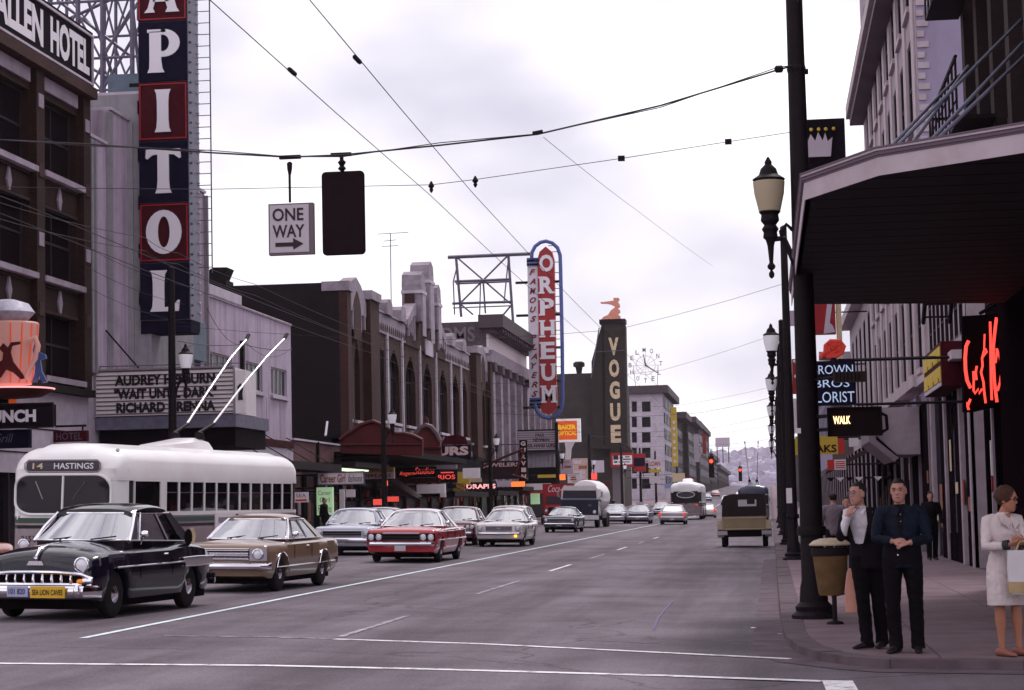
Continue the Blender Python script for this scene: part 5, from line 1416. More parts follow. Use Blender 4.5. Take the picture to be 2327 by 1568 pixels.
MB().tube([zr(480, 590), zr(480, 560)], .06).build('stem', 'iron', e)
arm(e, zr(480, 575)[0], XR, 49.2, zr(480, 580)[2])
e, f = panel('crown_sign', 'black vertical sign with a pale crown above a red panel', 'sign', 1838, 268, 1919, 392, 66, 'sign_black', .4)
cw = [(.0, .02), (.60, .02), (.66, .50), (.53, .40), (.47, .62), (.40, .42), (.28, .64), (.20, .42), (.08, .60), (.0, .42)]
MB(f).prism([(f.w*a, f.h*(.0+b*.75+.27)) for a, b in cw], .001, .05).build('crown', 'sign_lilac', e)
for a in (.10, .30, .49, .70): MB(f).ball((f.w*a-.0, .06, f.h*(.80)), .06, n=8, m=5).build('crown_ball', 'sign_yellow', e)
p, q = atY(1838, 392, 66), atY(1838, 760, 66)
bx('red_panel', 'sign_red', e, p.x, p.x+f.w*.58, 66, 66.4, q.z, p.z-.03)
bx('cream_post', 'sign_cream', e, p.x+f.w*.60, p.x+f.w*.74, 66.05, 66.35, q.z-.8, p.z-.03)
MB(Fr(0, 66, 0)).prism([(p.x+f.w*a, q.z+b) for a, b in ((.25, 0), (.56, .05), (.50, .25), (.42, .35), (.50, .9), (.52, 1.5), (.34, 1.5), (.36, .9), (.30, .4))], .001, .03).build('stocking', 'sign_lilac', e)
MB().tube([(p.x+.2, 66.2, p.z), (XR, 66.2, p.z)], .06).build('bracket_arm', 'iron', e)
lettering('C', Fr(p.x+.32, 66, 0, p.z-.95), 0, .4, 0, .8, .01, 'sign_lilac', e, .04)
e, f = panel('steak_sign', 'ochre sign with dark letters low behind the big pole', 'sign', 1808, 990, 1903, 1034, 78, 'sign_yellow', .3)
word(e, f, 'STEAKS', .05, .97, .10, .52, 'sign_maroon', .03); MB(f).lathe([(.22, .0), (.22, .02)], (f.w*.2, .02, f.h*.76), axis='y', n=12).build('badge', 'sign_white', e); wall_arm(e, f, .9, 78.1)
e, f = panel('red_white_sign', 'small red and white sign above the sloping awning', 'sign', 1880, 1044, 1922, 1068, 73, 'sign_white', .2)
bx('red_half', 'sign_redbright', e, 0, f.w*.38, .0, .02, 0, f.h, fr=f)
for k in range(4): bx('print', 'sign_redbright', e, f.w*.45, f.w*.95, .001, .012, f.h*(.15+.2*k), f.h*(.25+.2*k), fr=f)
wall_arm(e, f, .5, 73.1)
for nm, lab, x0, y0, x1, y1, Y, m in (('red_sign', 'narrow red sign with white curl left of the big pole', 1802, 815, 1828, 895, 95, 'sign_red'), ('white_sign', 'tall white sign with red letters left of the big pole', 1804, 905, 1828, 985, 100, 'sign_white'), ('red_arrow_sign', 'red wedge shaped sign in front of the shop windows', 1905, 990, 1918, 1030, 88, 'sign_redbright'), ('white_block_sign', 'white block sign under the signal box', 1930, 985, 1950, 1015, 84, 'sign_white'), ('grey_sign', 'grey white sign high between the two poles', 1790, 705, 1822, 740, 92, 'sign_lilac')):
    e, f = panel(nm, lab, 'sign', x0, y0, x1, y1, Y, m, .3); wall_arm(e, f, .8, Y+.1)
    if nm == 'white_sign': word(e, f, 'B', .3, .7, .55, .85, 'sign_redbright', .03)
    if nm == 'red_sign':
        MB(f).tube([(f.w*.1, .03, f.h*.95), (f.w*.8, .03, f.h*.75), (f.w*.2, .03, f.h*.5), (f.w*.9, .03, f.h*.2)], .06, 5).build('curl', 'letter_white', e)

# goods and notices in the right-hand shop windows
random.seed(9)
for k in range(26):
    y = 47.5+k*1.55; w = random.uniform(.3, .9); z = random.uniform(.7, 2.4); h = random.uniform(.25, .8)
    o = bx('window_display', random.choice(('goods_warm', 'goods_pale', 'goods_red', 'sign_cream')), bpy.data.objects['tiled_building' if y < 57.5 else 'lavender_block'], -y-w, -y, .0, .012, z, z+h, fr=FRT)
# ================================================================== poles, lamps, wires, signals
mat('lamp_glass', (.40, .31, .22), .4, emit=(.6, .5, .4), estr=.02)
mat('lamp_glass_white', (.78, .74, .80), .35, emit=(.8, .78, .9), estr=.10)
def lamp_on(e, x, y, z, side, glass, s=1.):
    """an upright lantern on a scrolled bracket; side = -1 hangs left of the pole"""
    lx_ = x+side*.42*s
    lt = MB().lathe([(.02, 0), (.06, -.06), (.045, -.12), (.075, -.2), (.06, -.28)], (lx_, y, z-.62*s), n=10)
    b = MB()
    b.lathe([(.008, -0.708*s), (.035*s, -0.679*s), (.038*s, -0.638*s), (.015*s, -0.597*s), (.05*s, -0.568*s), (.055*s, -0.534*s), (.026*s, -0.493*s), (.045*s, -0.261*s), (.065*s, -0.186*s), (.10*s, -0.151*s), (.09*s, -0.081*s), (.115*s, -0.035*s), (.08*s, .02*s), (.125*s, .08*s), (.115*s, .16*s), (.15*s, .20*s)], (lx_, y, z-.35*s), n=14)
    ln = b.build('lantern', 'iron', e, smooth=True)
    MB().lathe([(.145*s, -.14*s), (.20*s, .10*s), (.215*s, .26*s), (.19*s, .275*s)], (lx_, y, z), n=16).build('glass', glass, ln, smooth=True)
    MB().lathe([(.215*s, .278*s), (.22*s, .30*s), (.13*s, .36*s), (.105*s, .44*s), (.045*s, .50*s), (.05*s, .53*s), (.012*s, .60*s)], (lx_, y, z), n=14).build('cap', 'iron', ln, smooth=True)
    px_ = x+side*.08
    MB().tube([(lx_-side*.05, y, z-.52*s), (lx_-side*.18*s, y, z-.52*s), (px_-side*-.08, y, z-.72*s), (px_, y, z-.95*s)], .04*s, 6).build('bracket', 'iron', e, smooth=True)
    MB().tube([(px_+side*.16*s, y, z-.60*s), (px_+side*.20*s, y, z-.42*s), (px_+side*.12*s, y, z-.33*s), (px_+side*.05*s, y, z-.40*s), (px_, y, z-.38*s)], .028*s, 6).build('scroll', 'iron', e, smooth=True)
def pole(x, y, h, label, r0=.145, r1=.085, side=-1, lz=5.75, glass='lamp_glass', s=1., z0=SW, group=None, lean=0.):
    e = empty('street_lamp', (x, y, z0), label, 'street lamp', group)
    MB().lathe([(.30, 0), (.30, .05), (.24, .10), (.25, .16), (.19, .22), (.175, .42), (r0, .5), (r0*.93, h*.3), (r1*1.15, h*.7), (r1, h-.05), (.02, h)], (x, y, z0), n=16).build('pole', 'iron', e, smooth=True)
    MB().lathe([(r0*1.25, 0), (r0*1.3, .06), (r0*1.2, .12)], (x, y, z0+1.1), n=14).build('collar', 'iron', e, smooth=True)
    if lz: lamp_on(e, x, y, z0+lz, side, glass, s)
    return e
big = pole(.52, 28.0, 11.0, 'tall dark street pole with a lantern beside the litter bin', .155, .10, lz=5.62, s=1.0)
MB().lathe([(.12, 0), (.13, .05), (.12, .1)], (.52, 28, 7.45), n=12).build('band', 'iron', big)
MB().tube([(.62, 28, 7.46), (.68, 28, 7.46)], .04).build('bolt', 'iron', big)
MB().tube([(.55, 27.9, 11), (.60, 27.88, 9.2), (.57, 27.88, 8.4)], .012, 5).build('cable', 'wire', big)
bx('notice', 'sign_white', big, .35, .42, 27.85, 27.87, 2.55, 2.62)
rows_ = ((56, 'second street lamp along the right pavement'), (76, 'third street lamp along the right pavement'), (98, 'fourth street lamp along the right pavement'), (124, 'fifth street lamp along the right pavement'), (155, 'sixth street lamp along the right pavement'))
for k, (y, lab) in enumerate(rows_):
    pp_ = pole(.55, y, 9.0 if k != 1 else 8.2, lab, .135, .09, lz=5.75, glass='lamp_glass_white', group='right kerb street lamps')
    if k == 0: bx('notice', 'sign_white', pp_, .40, .55, 55.83, 55.85, 1.6, 2.0)
for k, (y, x, lab) in enumerate(((63.2, -18.6, 'left kerb street lamp in front of the marquee'), (99, -18.6, 'left kerb street lamp in front of the gothic block'), (137.5, -18.6, 'left kerb street lamp by the red canopy'), (181.5, -18.6, 'left kerb street lamp in front of the second marquee'), (214, -18.6, 'left kerb street lamp beside the orange optical sign'), (262, -18.7, 'left kerb street lamp before the red billboard'), (300, -18.7, 'left kerb street lamp past the olive theatre'), (340, -18.7, 'farthest left kerb street lamp'))):
    q = pole(x, y, 9.4 if y < 100 else 9.0, lab, .15 if y < 150 else .2, .10 if y < 150 else .14, side=1, lz=6.3 if y < 70 else 5.9, glass='lamp_glass_white', s=1.05, z0=SW+hgt(y), group='left kerb street lamps')

def wire(name, pts, r, label, sag=0., group='overhead wires', n=14, m='wire', straps=0):
    P_ = [Vector(p) for p in pts]; out_ = []
    for i in range(len(P_)-1):
        L_ = (P_[i+1]-P_[i]).length
        for k in range(n if i < len(P_)-2 else n+1):
            t = k/n; q = P_[i].lerp(P_[i+1], t); q.z -= sag*4*t*(1-t); out_.append(tuple(q))
    return MB().tube(out_, r, 5).build(name, m, None, label=label, cat='wire', group=group)
# the signal span over the crossing
sp = [atY(x, y, Y) for x, y, Y in ((1800, 150, 27.9), (1770, 158, 27.8), (1500, 240, 27.6), (1222, 305, 27.5), (1000, 330, 27.6), (778, 352, 27.8), (658, 357, 28), (480, 347, 28.2), (190, 327, 28.6), (0, 318, 29), (-400, 290, 30))]
MB().tube([tuple(p) for p in sp], .012, 6).build('signal_span', 'wire', None, smooth=True, label='thick cable across the top carrying the sign and signal', cat='cable')
MB().tube([tuple(p+Vector((0, -.02, .035*sin(i*2.1)))) for i, p in enumerate(sp)], .007, 5).build('signal_wire', 'wire', None, smooth=True, label='thin wire twisted along the thick signal cable', cat='wire')
c_ = atY(1222, 303, 27.5); MB().tube([(c_.x-.07, c_.y, c_.z), (c_.x+.07, c_.y, c_.z+.02)], .03).build('cable_clamp', 'iron', None, label='cable clamp on the thick span left of the big pole', cat='clamp')
for x, y in ((1770, 157),):
    c_ = atY(x, y, 27.8); MB().lathe([(.02, -.06), (.05, -.04), (.05, .04), (.02, .06)], tuple(c_), axis='x', n=10).build('strain_insulator', 'iron', None, label='round insulator where the thick span meets the pole', cat='insulator')
sp2 = [atY(x, y, Y) for x, y, Y in ((1800, 300, 28), (1655, 322, 28), (1412, 360, 28), (1080, 408, 28), (980, 420, 28), (830, 423, 28), (480, 430, 28), (190, 428, 28), (-300, 420, 28))]
MB().tube([tuple(p) for p in sp2], .005, 5).build('trolley_span', 'wire', None, label='thin cross wire below the thick cable holding two trolley wires', cat='wire')
for k, (x, y) in enumerate(((1655, 322), (1412, 360))):
    c_ = atY(x, y, 28); MB().box(c_.x-.045, c_.x+.045, 27.96, 28.04, c_.z-.033, c_.z+.033).build('wire_insulator', 'iron', None, label=('small block insulator nearer the pole', 'small block insulator farther from the pole')[k], cat='insulator')
# trolley wires: two pairs
for k, (X, lab) in enumerate(((-4.55, 'left trolley wire of the near lane pair'), (-3.95, 'right trolley wire of the near lane pair'), (-10.75, 'left trolley wire of the oncoming lane pair'), (-10.15, 'right trolley wire of the oncoming lane pair'))):
    pts = [(X+(.06, .55, 0, 0)[k], 2, 6.0), (X, 28, 5.98)]+[(X, y, 5.95+hgt(y)) for y in (56, 80, 99, 137, 181, 230, 300, 420)]
    wire('trolley_wire', pts, .0048 if k < 2 else .007, lab, sag=.06, group='trolley wires', n=4)
for k, (x, y) in enumerate(((980, 420), (1080, 408))):
    c_ = atY(x, y, 28); e = empty('wire_hanger', tuple(c_), ('left bell shaped hanger on the thin cross wire', 'right bell shaped hanger on the thin cross wire')[k], 'wire hanger')
    MB().lathe([(.01, .05), (.025, .02), (.045, -.02), (.02, -.05), (.03, -.07), (.01, -.11)], tuple(c_), n=10).build('bell', 'iron', e)
for k, (x, y) in enumerate(((635, 127), (778, 112))):
    c_ = Vector(((-4.53, -3.80)[k], (19.6, 19.2)[k], 5.945)); MB().tube([(c_.x, c_.y-.12, c_.z+.01), (c_.x, c_.y+.12, c_.z+.01)], .024).build('wire_splice', 'iron', None, label=('splice on the left near trolley wire', 'splice on the right near trolley wire')[k], cat='splice')
wire('feeder_wire', [tuple(atY(1235, 312, 27.5)), tuple(atY(1450, 480, 45)), tuple(atY(1620, 605, 75))], .004, 'thin wire running from the cable clamp up the street', sag=.02, n=4)
# cross spans further up
for k, (ya, yb, z, lab) in enumerate(((63.2, 56, 7.0, 'cross wire between the marquee lamp and the second right lamp'), (99, 76, 7.3, 'cross wire from the gothic block lamp'), (99, 98, 6.6, 'lower cross wire by the gothic block'), (137.5, 124, 7.4, 'cross wire by the red canopy'), (181.5, 155, 7.6, 'cross wire by the second marquee'), (214, 190, 8.2, 'cross wire by the optical sign'), (262, 240, 8.4, 'cross wire by the red billboard'), (300, 290, 9.0, 'farthest cross wire up the street'))):
    wire('cross_span', [(-18.6, ya, z+.6), (-10.4, ya*.6+yb*.4, z-.55+.003*ya), (-4.2, ya*.3+yb*.7, z-.6+.003*ya), (.5, yb, z+.5)], .006 if ya < 120 else .011, lab, sag=.05, group='cross spans', n=3)
for k, (a, b, r) in enumerate((((0, 430), (900, 640), .009), ((0, 470), (880, 700), .009))):
    wire('feeder_cable', [tuple(atX(-50, 445+k*38, -18.9)), tuple(atX(330, 540+k*30, -18.7)), tuple(atX(405, 575+k*25, -18.6)), tuple(atX(580, 646+k*25, -18.7)), tuple(atX(873, 770+k*20, -18.6)), tuple(atX(1112, 890+k*10, -18.6))], r, ('upper feeder cable along the left lamps', 'lower feeder cable along the left lamps')[k], sag=.10, n=5)
for k in range(3):
    wire('service_wire', [tuple(atX(195, 560+k*45, XL+.3)), tuple(atX(420, 650+k*42, -18.7))], .008, ('upper', 'middle', 'lower')[k]+' thin service wire from the theatre front to its lamp', sag=.15, n=5)
wire('drop_wire', [tuple(atX(420, 785, -18.6)), tuple(atX(470, 700, -20)), tuple(atX(560, 780, -21)), tuple(atX(663, 790, -22))], .010, 'looping drop wire in front of the stucco building', sag=.5, n=6)
wire('messenger_wire', [tuple(atX(405, 775, -18.6)), tuple(atX(553, 782, -20.6)), tuple(atX(663, 795, -22.2))], .016, 'heavy wire with splices in front of the stucco building', sag=.1, n=6)

# ONE WAY sign and the signal head, both hung from the span
e = empty('one_way_sign', tuple(atY(658, 355, 28)), 'white ONE WAY sign with a right arrow hanging from the cable', 'sign')
q0, q1 = atY(611, 580, 28), atY(706, 460, 28)
fw = Fr(q0.x, 28, 0, q0.z); fw.w, fw.h = q1.x-q0.x, q1.z-q0.z
bx('sign_body', mat('sign_grey', (.14, .12, .13), .6), e, 0, fw.w+.03, -.12, -.002, 0, fw.h, fr=fw)
bx('face', mat('oneway_face', (.47, .43, .46), .6, var=.06), e, .02, fw.w-.03, .0, .006, .03, fw.h-.02, fr=fw)
mat('letter_dark', (.028, .02, .022), .6)
lettering('ONE', fw, fw.w*.10, fw.w*.83, fw.h*.655, fw.h*.905, .012, 'letter_dark', e, .018); lettering('WAY', fw, fw.w*.10, fw.w*.85, fw.h*.33, fw.h*.58, .012, 'letter_dark', e, .018)
MB(fw).prism([(fw.w*a, fw.h*b) for a, b in ((.16, .155), (.58, .155), (.58, .09), (.82, .20), (.58, .315), (.58, .235), (.16, .235))], .008, .012).build('arrow', 'letter_dark', e)
MB().tube([tuple(atY(659, 460, 28)), tuple(atY(658, 395, 28))], .018, 6).build('hanger_rod', 'iron', e)
MB().lathe([(.02, -.18), (.035, -.1), (.04, -.02), (.02, .0)], tuple(atY(658, 368, 28)), n=8).build('hanger_joint', 'iron', e)
MB().box(atY(635, 355, 28).x, atY(683, 355, 28).x, 27.97, 28.03, atY(658, 358, 28).z-.02, atY(658, 358, 28).z+.03).build('cable_clamp', 'iron', e)
e = empty('traffic_signal', tuple(atY(778, 385, 28)), 'black traffic signal seen from behind on the cable', 'traffic signal')
q0, q1 = atY(732, 581, 28), atY(829, 387, 28)
w, h = q1.x-q0.x, q1.z-q0.z
def rrect(w, h, r, n=5): return [p for cx2, cz2, a in ((w-r, r, -90), (w-r, h-r, 0), (r, h-r, 90), (r, r, 180)) for p in arc(cx2, cz2, r, r, a, a+90, n)]
fs_ = Fr(q0.x+.008, 28, 0, q0.z)
mat('signal_black', (.014, .007, .009), .7, var=.2, scale=6, spec=.08)
MB(fs_).prism(rrect(w-.02, h, .06), -.04, -.0).build('back_board', 'signal_black', e)
MB(fs_).prism([(x+.02, z+.02) for x, z in rrect(w-.06, h-.04, .05)], .001, .014).build('board_rim', 'signal_black', e)
hd = MB(fs_).box(w*.28, w*.72, -.22, -.041, .1, h-.1).build('signal_head', 'signal_black', e)
for k in range(3): MB(fs_).lathe([(.10, -.30), (.11, -.221), (.10, -.2)], (w*.5, 0, .25+k*.33), axis='y', n=12).build('lens_hood', 'signal_black', hd)
MB().tube([tuple(atY(778, 392, 28)), tuple(atY(776, 354, 28))], .028, 6).build('hanger_rod', 'iron', e)
MB().lathe([(.03, -.1), (.06, -.07), (.03, -.03), (.06, .02), (.02, .06)], tuple(atY(777, 372, 28)), n=10).build('hanger_joint', 'iron', e)
MB().box(atY(752, 352, 28).x, atY(798, 352, 28).x, 27.97, 28.03, atY(776, 352, 28).z-.02, atY(776, 352, 28).z+.03).build('cable_clamp', 'iron', e)
# far signals
mat('red_lamp', (.9, .05, .02), .4, emit=(1, .05, .02), estr=2.5)
for k, (x, y, Y, lab) in enumerate(((1616, 1048, 240, 'far traffic signal showing red above the street'), (1682, 1068, 420, 'farthest small traffic signal showing red'))):
    p = atY(x, y, Y); e = empty('traffic_signal', tuple(p), lab, 'traffic signal')
    s = 1.0 if k == 0 else 1.2
    MB().box(p.x-.3*s, p.x+.3*s, Y+.06, Y+.5, p.z-1.9*s, p.z+.6*s).build('signal_head', 'signal_black', e)
    MB().lathe([(.22*s, -.06), (.22*s, .05)], (p.x, Y, p.z), axis='y', n=12).build('red_lens', 'red_lamp', e)
    for j in (1, 2): MB().lathe([(.2*s, -.02), (.2*s, .05)], (p.x, Y, p.z-.65*j*s), axis='y', n=12).build('dark_lens', 'black', e)
    MB().tube([(p.x, Y+.3, p.z+.6*s), (p.x, Y+.3, p.z+1.4*s)], .06).build('hanger_rod', 'iron', e)

# WALK signal on the big pole
e, f = panel('walk_signal', 'black pedestrian signal box lit with WALK on the big pole', 'pedestrian signal', 1884, 926, 2000, 990, 27.6, 'signal_black', .30)
mat('walk_light', (1, .75, .45), .4, emit=(1, .66, .30), estr=2.2)
word(e, f, 'WALK', .09, .42, .42, .72, 'walk_light', .02)
MB(f).box(-.02, f.w+.02, -.02, .06, f.h, f.h+.015).box(-.02, f.w+.02, -.02, .06, -.015, 0).box(-.02, 0, -.02, .05, 0, f.h).box(f.w, f.w+.02, -.02, .05, 0, f.h).build('visor', 'signal_black', e)
MB(f).tube([(f.w+.01, -.1, f.h*.8), (f.w+.08, -.1, f.h*.7), (f.w+.09, -.1, f.h*.2), (f.w+.02, -.1, f.h*.1)], .022, 6).build('end_bracket', 'iron', e)
for t in (.25, .75): MB().tube([(.58, 28, f.o.z+f.h*t), (f.o.x, 27.7, f.o.z+f.h*t)], .025).build('bracket_arm', 'iron', e)
e, f = panel('louvred_box', 'dark brown box sign just above the WALK signal', 'sign', 1894, 843, 1970, 869, 27.5, mat('louvre_brown', (.035, .022, .016), .6), .1)
for k in range(7): bx('louvre', 'iron', e, f.w*(.08+.11*k), f.w*(.12+.11*k), .001, .015, f.h*.1, f.h*.9, fr=f)
MB().tube([(.58, 28, f.o.z+f.h*.5), (f.o.x+.02, 27.55, f.o.z+f.h*.5)], .02).build('bracket_arm', 'iron', e)

# litter bin on its post
bp = Vector((.75, 26.6, SW))
e = empty('litter_bin', tuple(bp), 'ochre litter bin with a domed cream lid beside the big pole', 'litter bin')
mat('bin_ochre', (.15, .095, .035), .7, var=.35, scale=5, grime=.3); mat('bin_lid', (.48, .40, .27), .5, var=.2, scale=6)
MB().lathe([(.03, 0), (.03, .95)], tuple(bp), n=8).build('post', 'iron', e); MB().lathe([(.11, 0), (.10, .03), (.04, .05)], tuple(bp), n=12).build('foot', 'iron', e)
bc = bp+Vector((-.03, .12, 0))
MB().lathe([(.15, .36), (.165, .40), (.222, .85), (.225, .87)], tuple(bc), n=20).build('bucket', 'bin_ochre', e, smooth=True)
MB().lathe([(.232, .86), (.24, .865), (.24, .95), (.232, .96)], tuple(bc), n=20).build('rim', 'iron', e, smooth=True)
MB().lathe([(.26, .99), (.265, 1.005), (.21, 1.05), (.12, 1.08), (.01, 1.085)], tuple(bc), n=24).build('lid', 'bin_lid', e, smooth=True)
MB().tube([tuple(bc+Vector((.25, 0, 1.0))), tuple(bc+Vector((.23, 0, .6))), tuple(bc+Vector((.18, 0, .38))), tuple(bc+Vector((.0, 0, .34)))], .012, 5).build('hoop', 'iron', e)
for a in (-.2, .2): MB().tube([tuple(bc+Vector((a, 0, .9))), tuple(bc+Vector((a, 0, 1.0)))], .012, 5).build('lid_stay', 'iron', e)
# litter
mat('paper', (.75, .70, .68), .8)
for k, (x, y, s, z, lab) in enumerate(((1968, 1448, .075, SW, 'crumpled white paper on the pavement behind the men'), (2148, 1514, .07, 0, 'white paper scrap in the road below the kerb'), (2172, 1506, .03, 0, 'small buff scrap beside the kerb'), (1772, 1442, .03, 0, 'tiny white scrap in the gutter by the corner'), (1712, 1428, .045, 0, 'thin paper strip lying in the road near the corner'), (1310, 1307, .05, 0, 'small white scrap out on the road'), (1242, 1332, .04, 0, 'tiny pale scrap on the road near the lane dash'), (1890, 1490, .02, 0, 'scrap of paper against the rounded kerb'))):
    p = gnd(x, y, z); n = 9
    MB().lathe([(s*.5, 0), (s, .01), (s*.9, s*.25), (s*.3, s*.4)], (p.x, p.y, z+.004), n=7).build('paper_scrap', 'paper', None, label=lab, cat='litter')
# ================================================================== VEHICLES
mat('chrome', (.78, .76, .79), .13, metal=1.)
mat('chrome_dull', (.35, .33, .35), .3, metal=1.)
mat('tyre', (.014, .012, .013), .8, var=.3, scale=8)
mat('rim_dark', (.05, .045, .05), .5)
mat('under', (.008, .006, .007), .9, spec=.05)
mat('interior', (.028, .022, .024), .8)
mat('lens', (.75, .75, .80), .12, spec=.8)
mat('amber', (.75, .22, .03), .3, emit=(1, .25, .02), estr=.25)
mat('tail_red', (.6, .02, .02), .25, emit=(1, .04, .03), estr=.6)
mat('plate_blue', (.35, .38, .55), .5, var=.1)
mat('plate_yellow', (.66, .42, .03), .5, var=.1)
mat('plate_white', (.5, .5, .52), .5)
glassmat('car_glass', (.20, .19, .22), .34)
glassmat('wind_glass', (.30, .28, .32), .75)
def paint_mat(name, col, rough=.22): return mat(name, col, rough, coat=.6, spec=.4, var=.06, scale=1.5)

def wheel(parent, x, y, r, w, side, cap='chrome', capr=.62, white=False):
    """tyre with rim and hub cap; side=+1 faces +x"""
    t = MB(); h = w/2
    t.lathe([(r*.60, -h), (r*.86, -h*1.02), (r*.97, -h*.8), (r, -h*.45), (r, h*.45), (r*.97, h*.8), (r*.86, h*1.02), (r*.60, h)], (x, y, r), axis='x', n=28)
    ty = t.build('tyre', 'tyre', parent, smooth=True)
    s = side
    MB().lathe([(r*.62, s*h*.75), (r*.60, s*h*.9), (r*.50, s*h*.55), (.02, s*h*.55)], (x, y, r), axis='x', n=24).build('rim', 'chrome_dull' if cap == 'chrome' else 'rim_dark', ty, smooth=True)
    MB().lathe([(r*capr, s*h*.62), (r*capr*.9, s*h*.95), (r*capr*.55, s*h*1.0), (r*capr*.3, s*h*1.18), (.01, s*h*1.22)], (x, y, r), axis='x', n=24).build('hub_cap', cap, ty, smooth=True)
    return ty

def section(hw, zb, zs, zt, zmid, tuck, crown, n_top=5):
    """half outline from sill to roof line, mirrored"""
    zmid = max(zmid, zb+.02); sh = zs-.05
    sh = max(sh, zmid+.02)
    half = [(hw*.72, zb), (hw*tuck, zb+.004), (hw*.985, zb+(zmid-zb)*.5), (hw, zmid), (hw*.992, (zmid+sh)/2), (hw*.97, sh), (hw*.925, max(zs-.012, sh+.01)), (hw*.86, max(zs, sh+.015))]
    x0, z0 = half[-1]
    for i in range(1, n_top+1):
        t = i/n_top; half.append((x0*(1-t), z0+(max(zt, z0-.3)-z0)*(sin(t*pi/2)**crown)))
    return half+[(-x, z) for x, z in reversed(half[:-1])]

def make_car(c):
    """builds a car in its own axes: nose at y=0, tail at y=L, right side +x; returns the root"""
    L, R = c['L'], c['wr']
    root = empty(c['name'], (0, 0, 0), c['label'], c.get('cat', 'car'))
    tabs = c['tabs']; yf, yr = c['axles']; Ra = R+c.get('gap', .06)
    ys = sorted({0, .01, .03, .07, .13, .2, .3, .42, L, L-.01, L-.04, L-.1, L-.2, L-.32, *[i*L/30 for i in range(1, 30)], *[a+Ra*cos(pi*k/12)*.9999 for a in (yf, yr) for k in range(13)]})
    rows = []
    for y in ys:
        zb = lerp_tab(tabs['zb'], y)
        for a in c['axles']:
            if abs(y-a) < Ra: zb = max(zb, R+math.sqrt(Ra*Ra-(y-a)**2)*(c.get('rear_cover', 1.) if a == yr else 1.))
        hw = lerp_tab(tabs['hw'], y); zs = lerp_tab(tabs['zs'], y); zt = lerp_tab(tabs['zt'], y)
        rows.append([(x, y, z) for x, z in section(hw, zb, zs, zt, lerp_tab(tabs['zm'], y), c.get('tuck', .93), c.get('crown', 1.))])
    body_ = MB().loft(rows).build('body', c['paint'], root, smooth=True, normals=True)
    W2 = max(v for _, v in tabs['hw'])
    bx('underbody', 'under', root, -W2*.78, W2*.78, .25, L-.25, .15, .42)  # car floor, set low to deepen the shade on the road
    for a in c['axles']: bx('wheel_well', 'under', root, -W2*.80, W2*.80, a-Ra*.98, a+Ra*.98, R*.7, R+Ra*.93)
    tr = c.get('track', W2-.13)
    for a in c['axles']:
        for s in (-1, 1): wheel(root, s*tr, a, R, c.get('tw', .17), s, c.get('cap', 'chrome'), c.get('capr', .6))
    # greenhouse
    g = c['cab']; wb, rf, rr, bb, hb, hr, zr, zb_ = g['wb'], g['rf'], g['rr'], g['bb'], g['hb'], g['hr'], g['zr'], g['zb']
    zbr = g.get('zbr', zb_); rp = c.get('roof', c['paint'])
    rw = []
    n = 12
    for i in range(n+1):
        t = i/n; y = rf+(rr-rf)*t
        e_ = sin(pi*min(max(t, 0), 1))**.5; dz = g.get('dome', .045)*e_
        k = hr*(.93+.07*min(1, e_*1.4))
        zz_ = zr-.05+dz-.02*max(0, t-.6)
        rw.append([(k, y, zz_-.05), (k*1.0, y, zz_-.02), (k*.94, y, zz_+.005), (k*.75, y, zz_+.03), (k*.4, y, zz_+.048), (0, y, zz_+.052), (-k*.4, y, zz_+.048), (-k*.75, y, zz_+.03), (-k*.94, y, zz_+.005), (-k*1.0, y, zz_-.02), (-k, y, zz_-.05), (-k*.5, y, zz_-.03), (0, y, zz_-.02), (k*.5, y, zz_-.03)])
    rfm = MB().loft(rw).build('roof', rp, root, smooth=True, normals=True)
    zrl = zr-.085
    cw = g.get('cp', .42)                              # width of the rear quarter at the belt
    for s in (-1, 1):
        MB().tube([(s*hb, wb, zb_-.02), (s*(hb*.55+hr*.45), wb+(rf-wb)*.5, zb_+(zrl-zb_)*.52), (s*hr*.97, rf+.03, zrl+.02)], [.035, .028, .028], 6).build('a_pillar', g.get('trim', rp), root, smooth=True)
        th = .035
        q = [(bb-cw, zbr-.02), (bb, zbr-.02), (rr+.06, zrl+.03), (rr-cw*.35, zrl+.03)]
        v = []
        for y, z in q:
            t = (z-zbr)/(zrl-zbr); xx = hb+(hr-hb)*t
            v += [(s*xx, y, z), (s*(xx-th), y, z)]
        MB().add(v, [(0, 2, 4, 6), (1, 3, 5, 7), (0, 1, 3, 2), (2, 3, 5, 4), (4, 5, 7, 6), (6, 7, 1, 0)]).build('rear_quarter', rp, root)
        # side glass between the A pillar and the quarter
        sg_ = MB().add([(s*(hb-.02), wb+.07, zb_), (s*(hb-.02), bb-cw, zbr), (s*(hr-.02), rr-cw*.35, zrl+.01), (s*(hr-.02), rf+.06, zrl+.01)], [(0, 1, 2, 3)]).build('side_glass', 'car_glass', root)
        for t in g.get('posts', (.52,)):
            y0_ = wb+(bb-wb)*t; y1_ = rf+(rr-rf)*t
            MB().tube([(s*(hb-.012), y0_, zb_-.02), (s*(hr-.012), y1_, zrl+.02)], .02, 5).build('window_post', g.get('trim', 'chrome_dull'), sg_)
        MB().tube([(s*(hr-.005), rf+.02, zrl+.012), (s*(hr-.005), rr+.02, zrl+.012)], .014, 5).build('drip_rail', g.get('trim', 'chrome_dull'), rfm)
        MB().tube([(s*(hb+.004), wb+.05, zb_-.005), (s*(hb+.004), bb-cw*.7, zbr-.005)], .013, 5).build('belt_trim', 'chrome_dull', root)
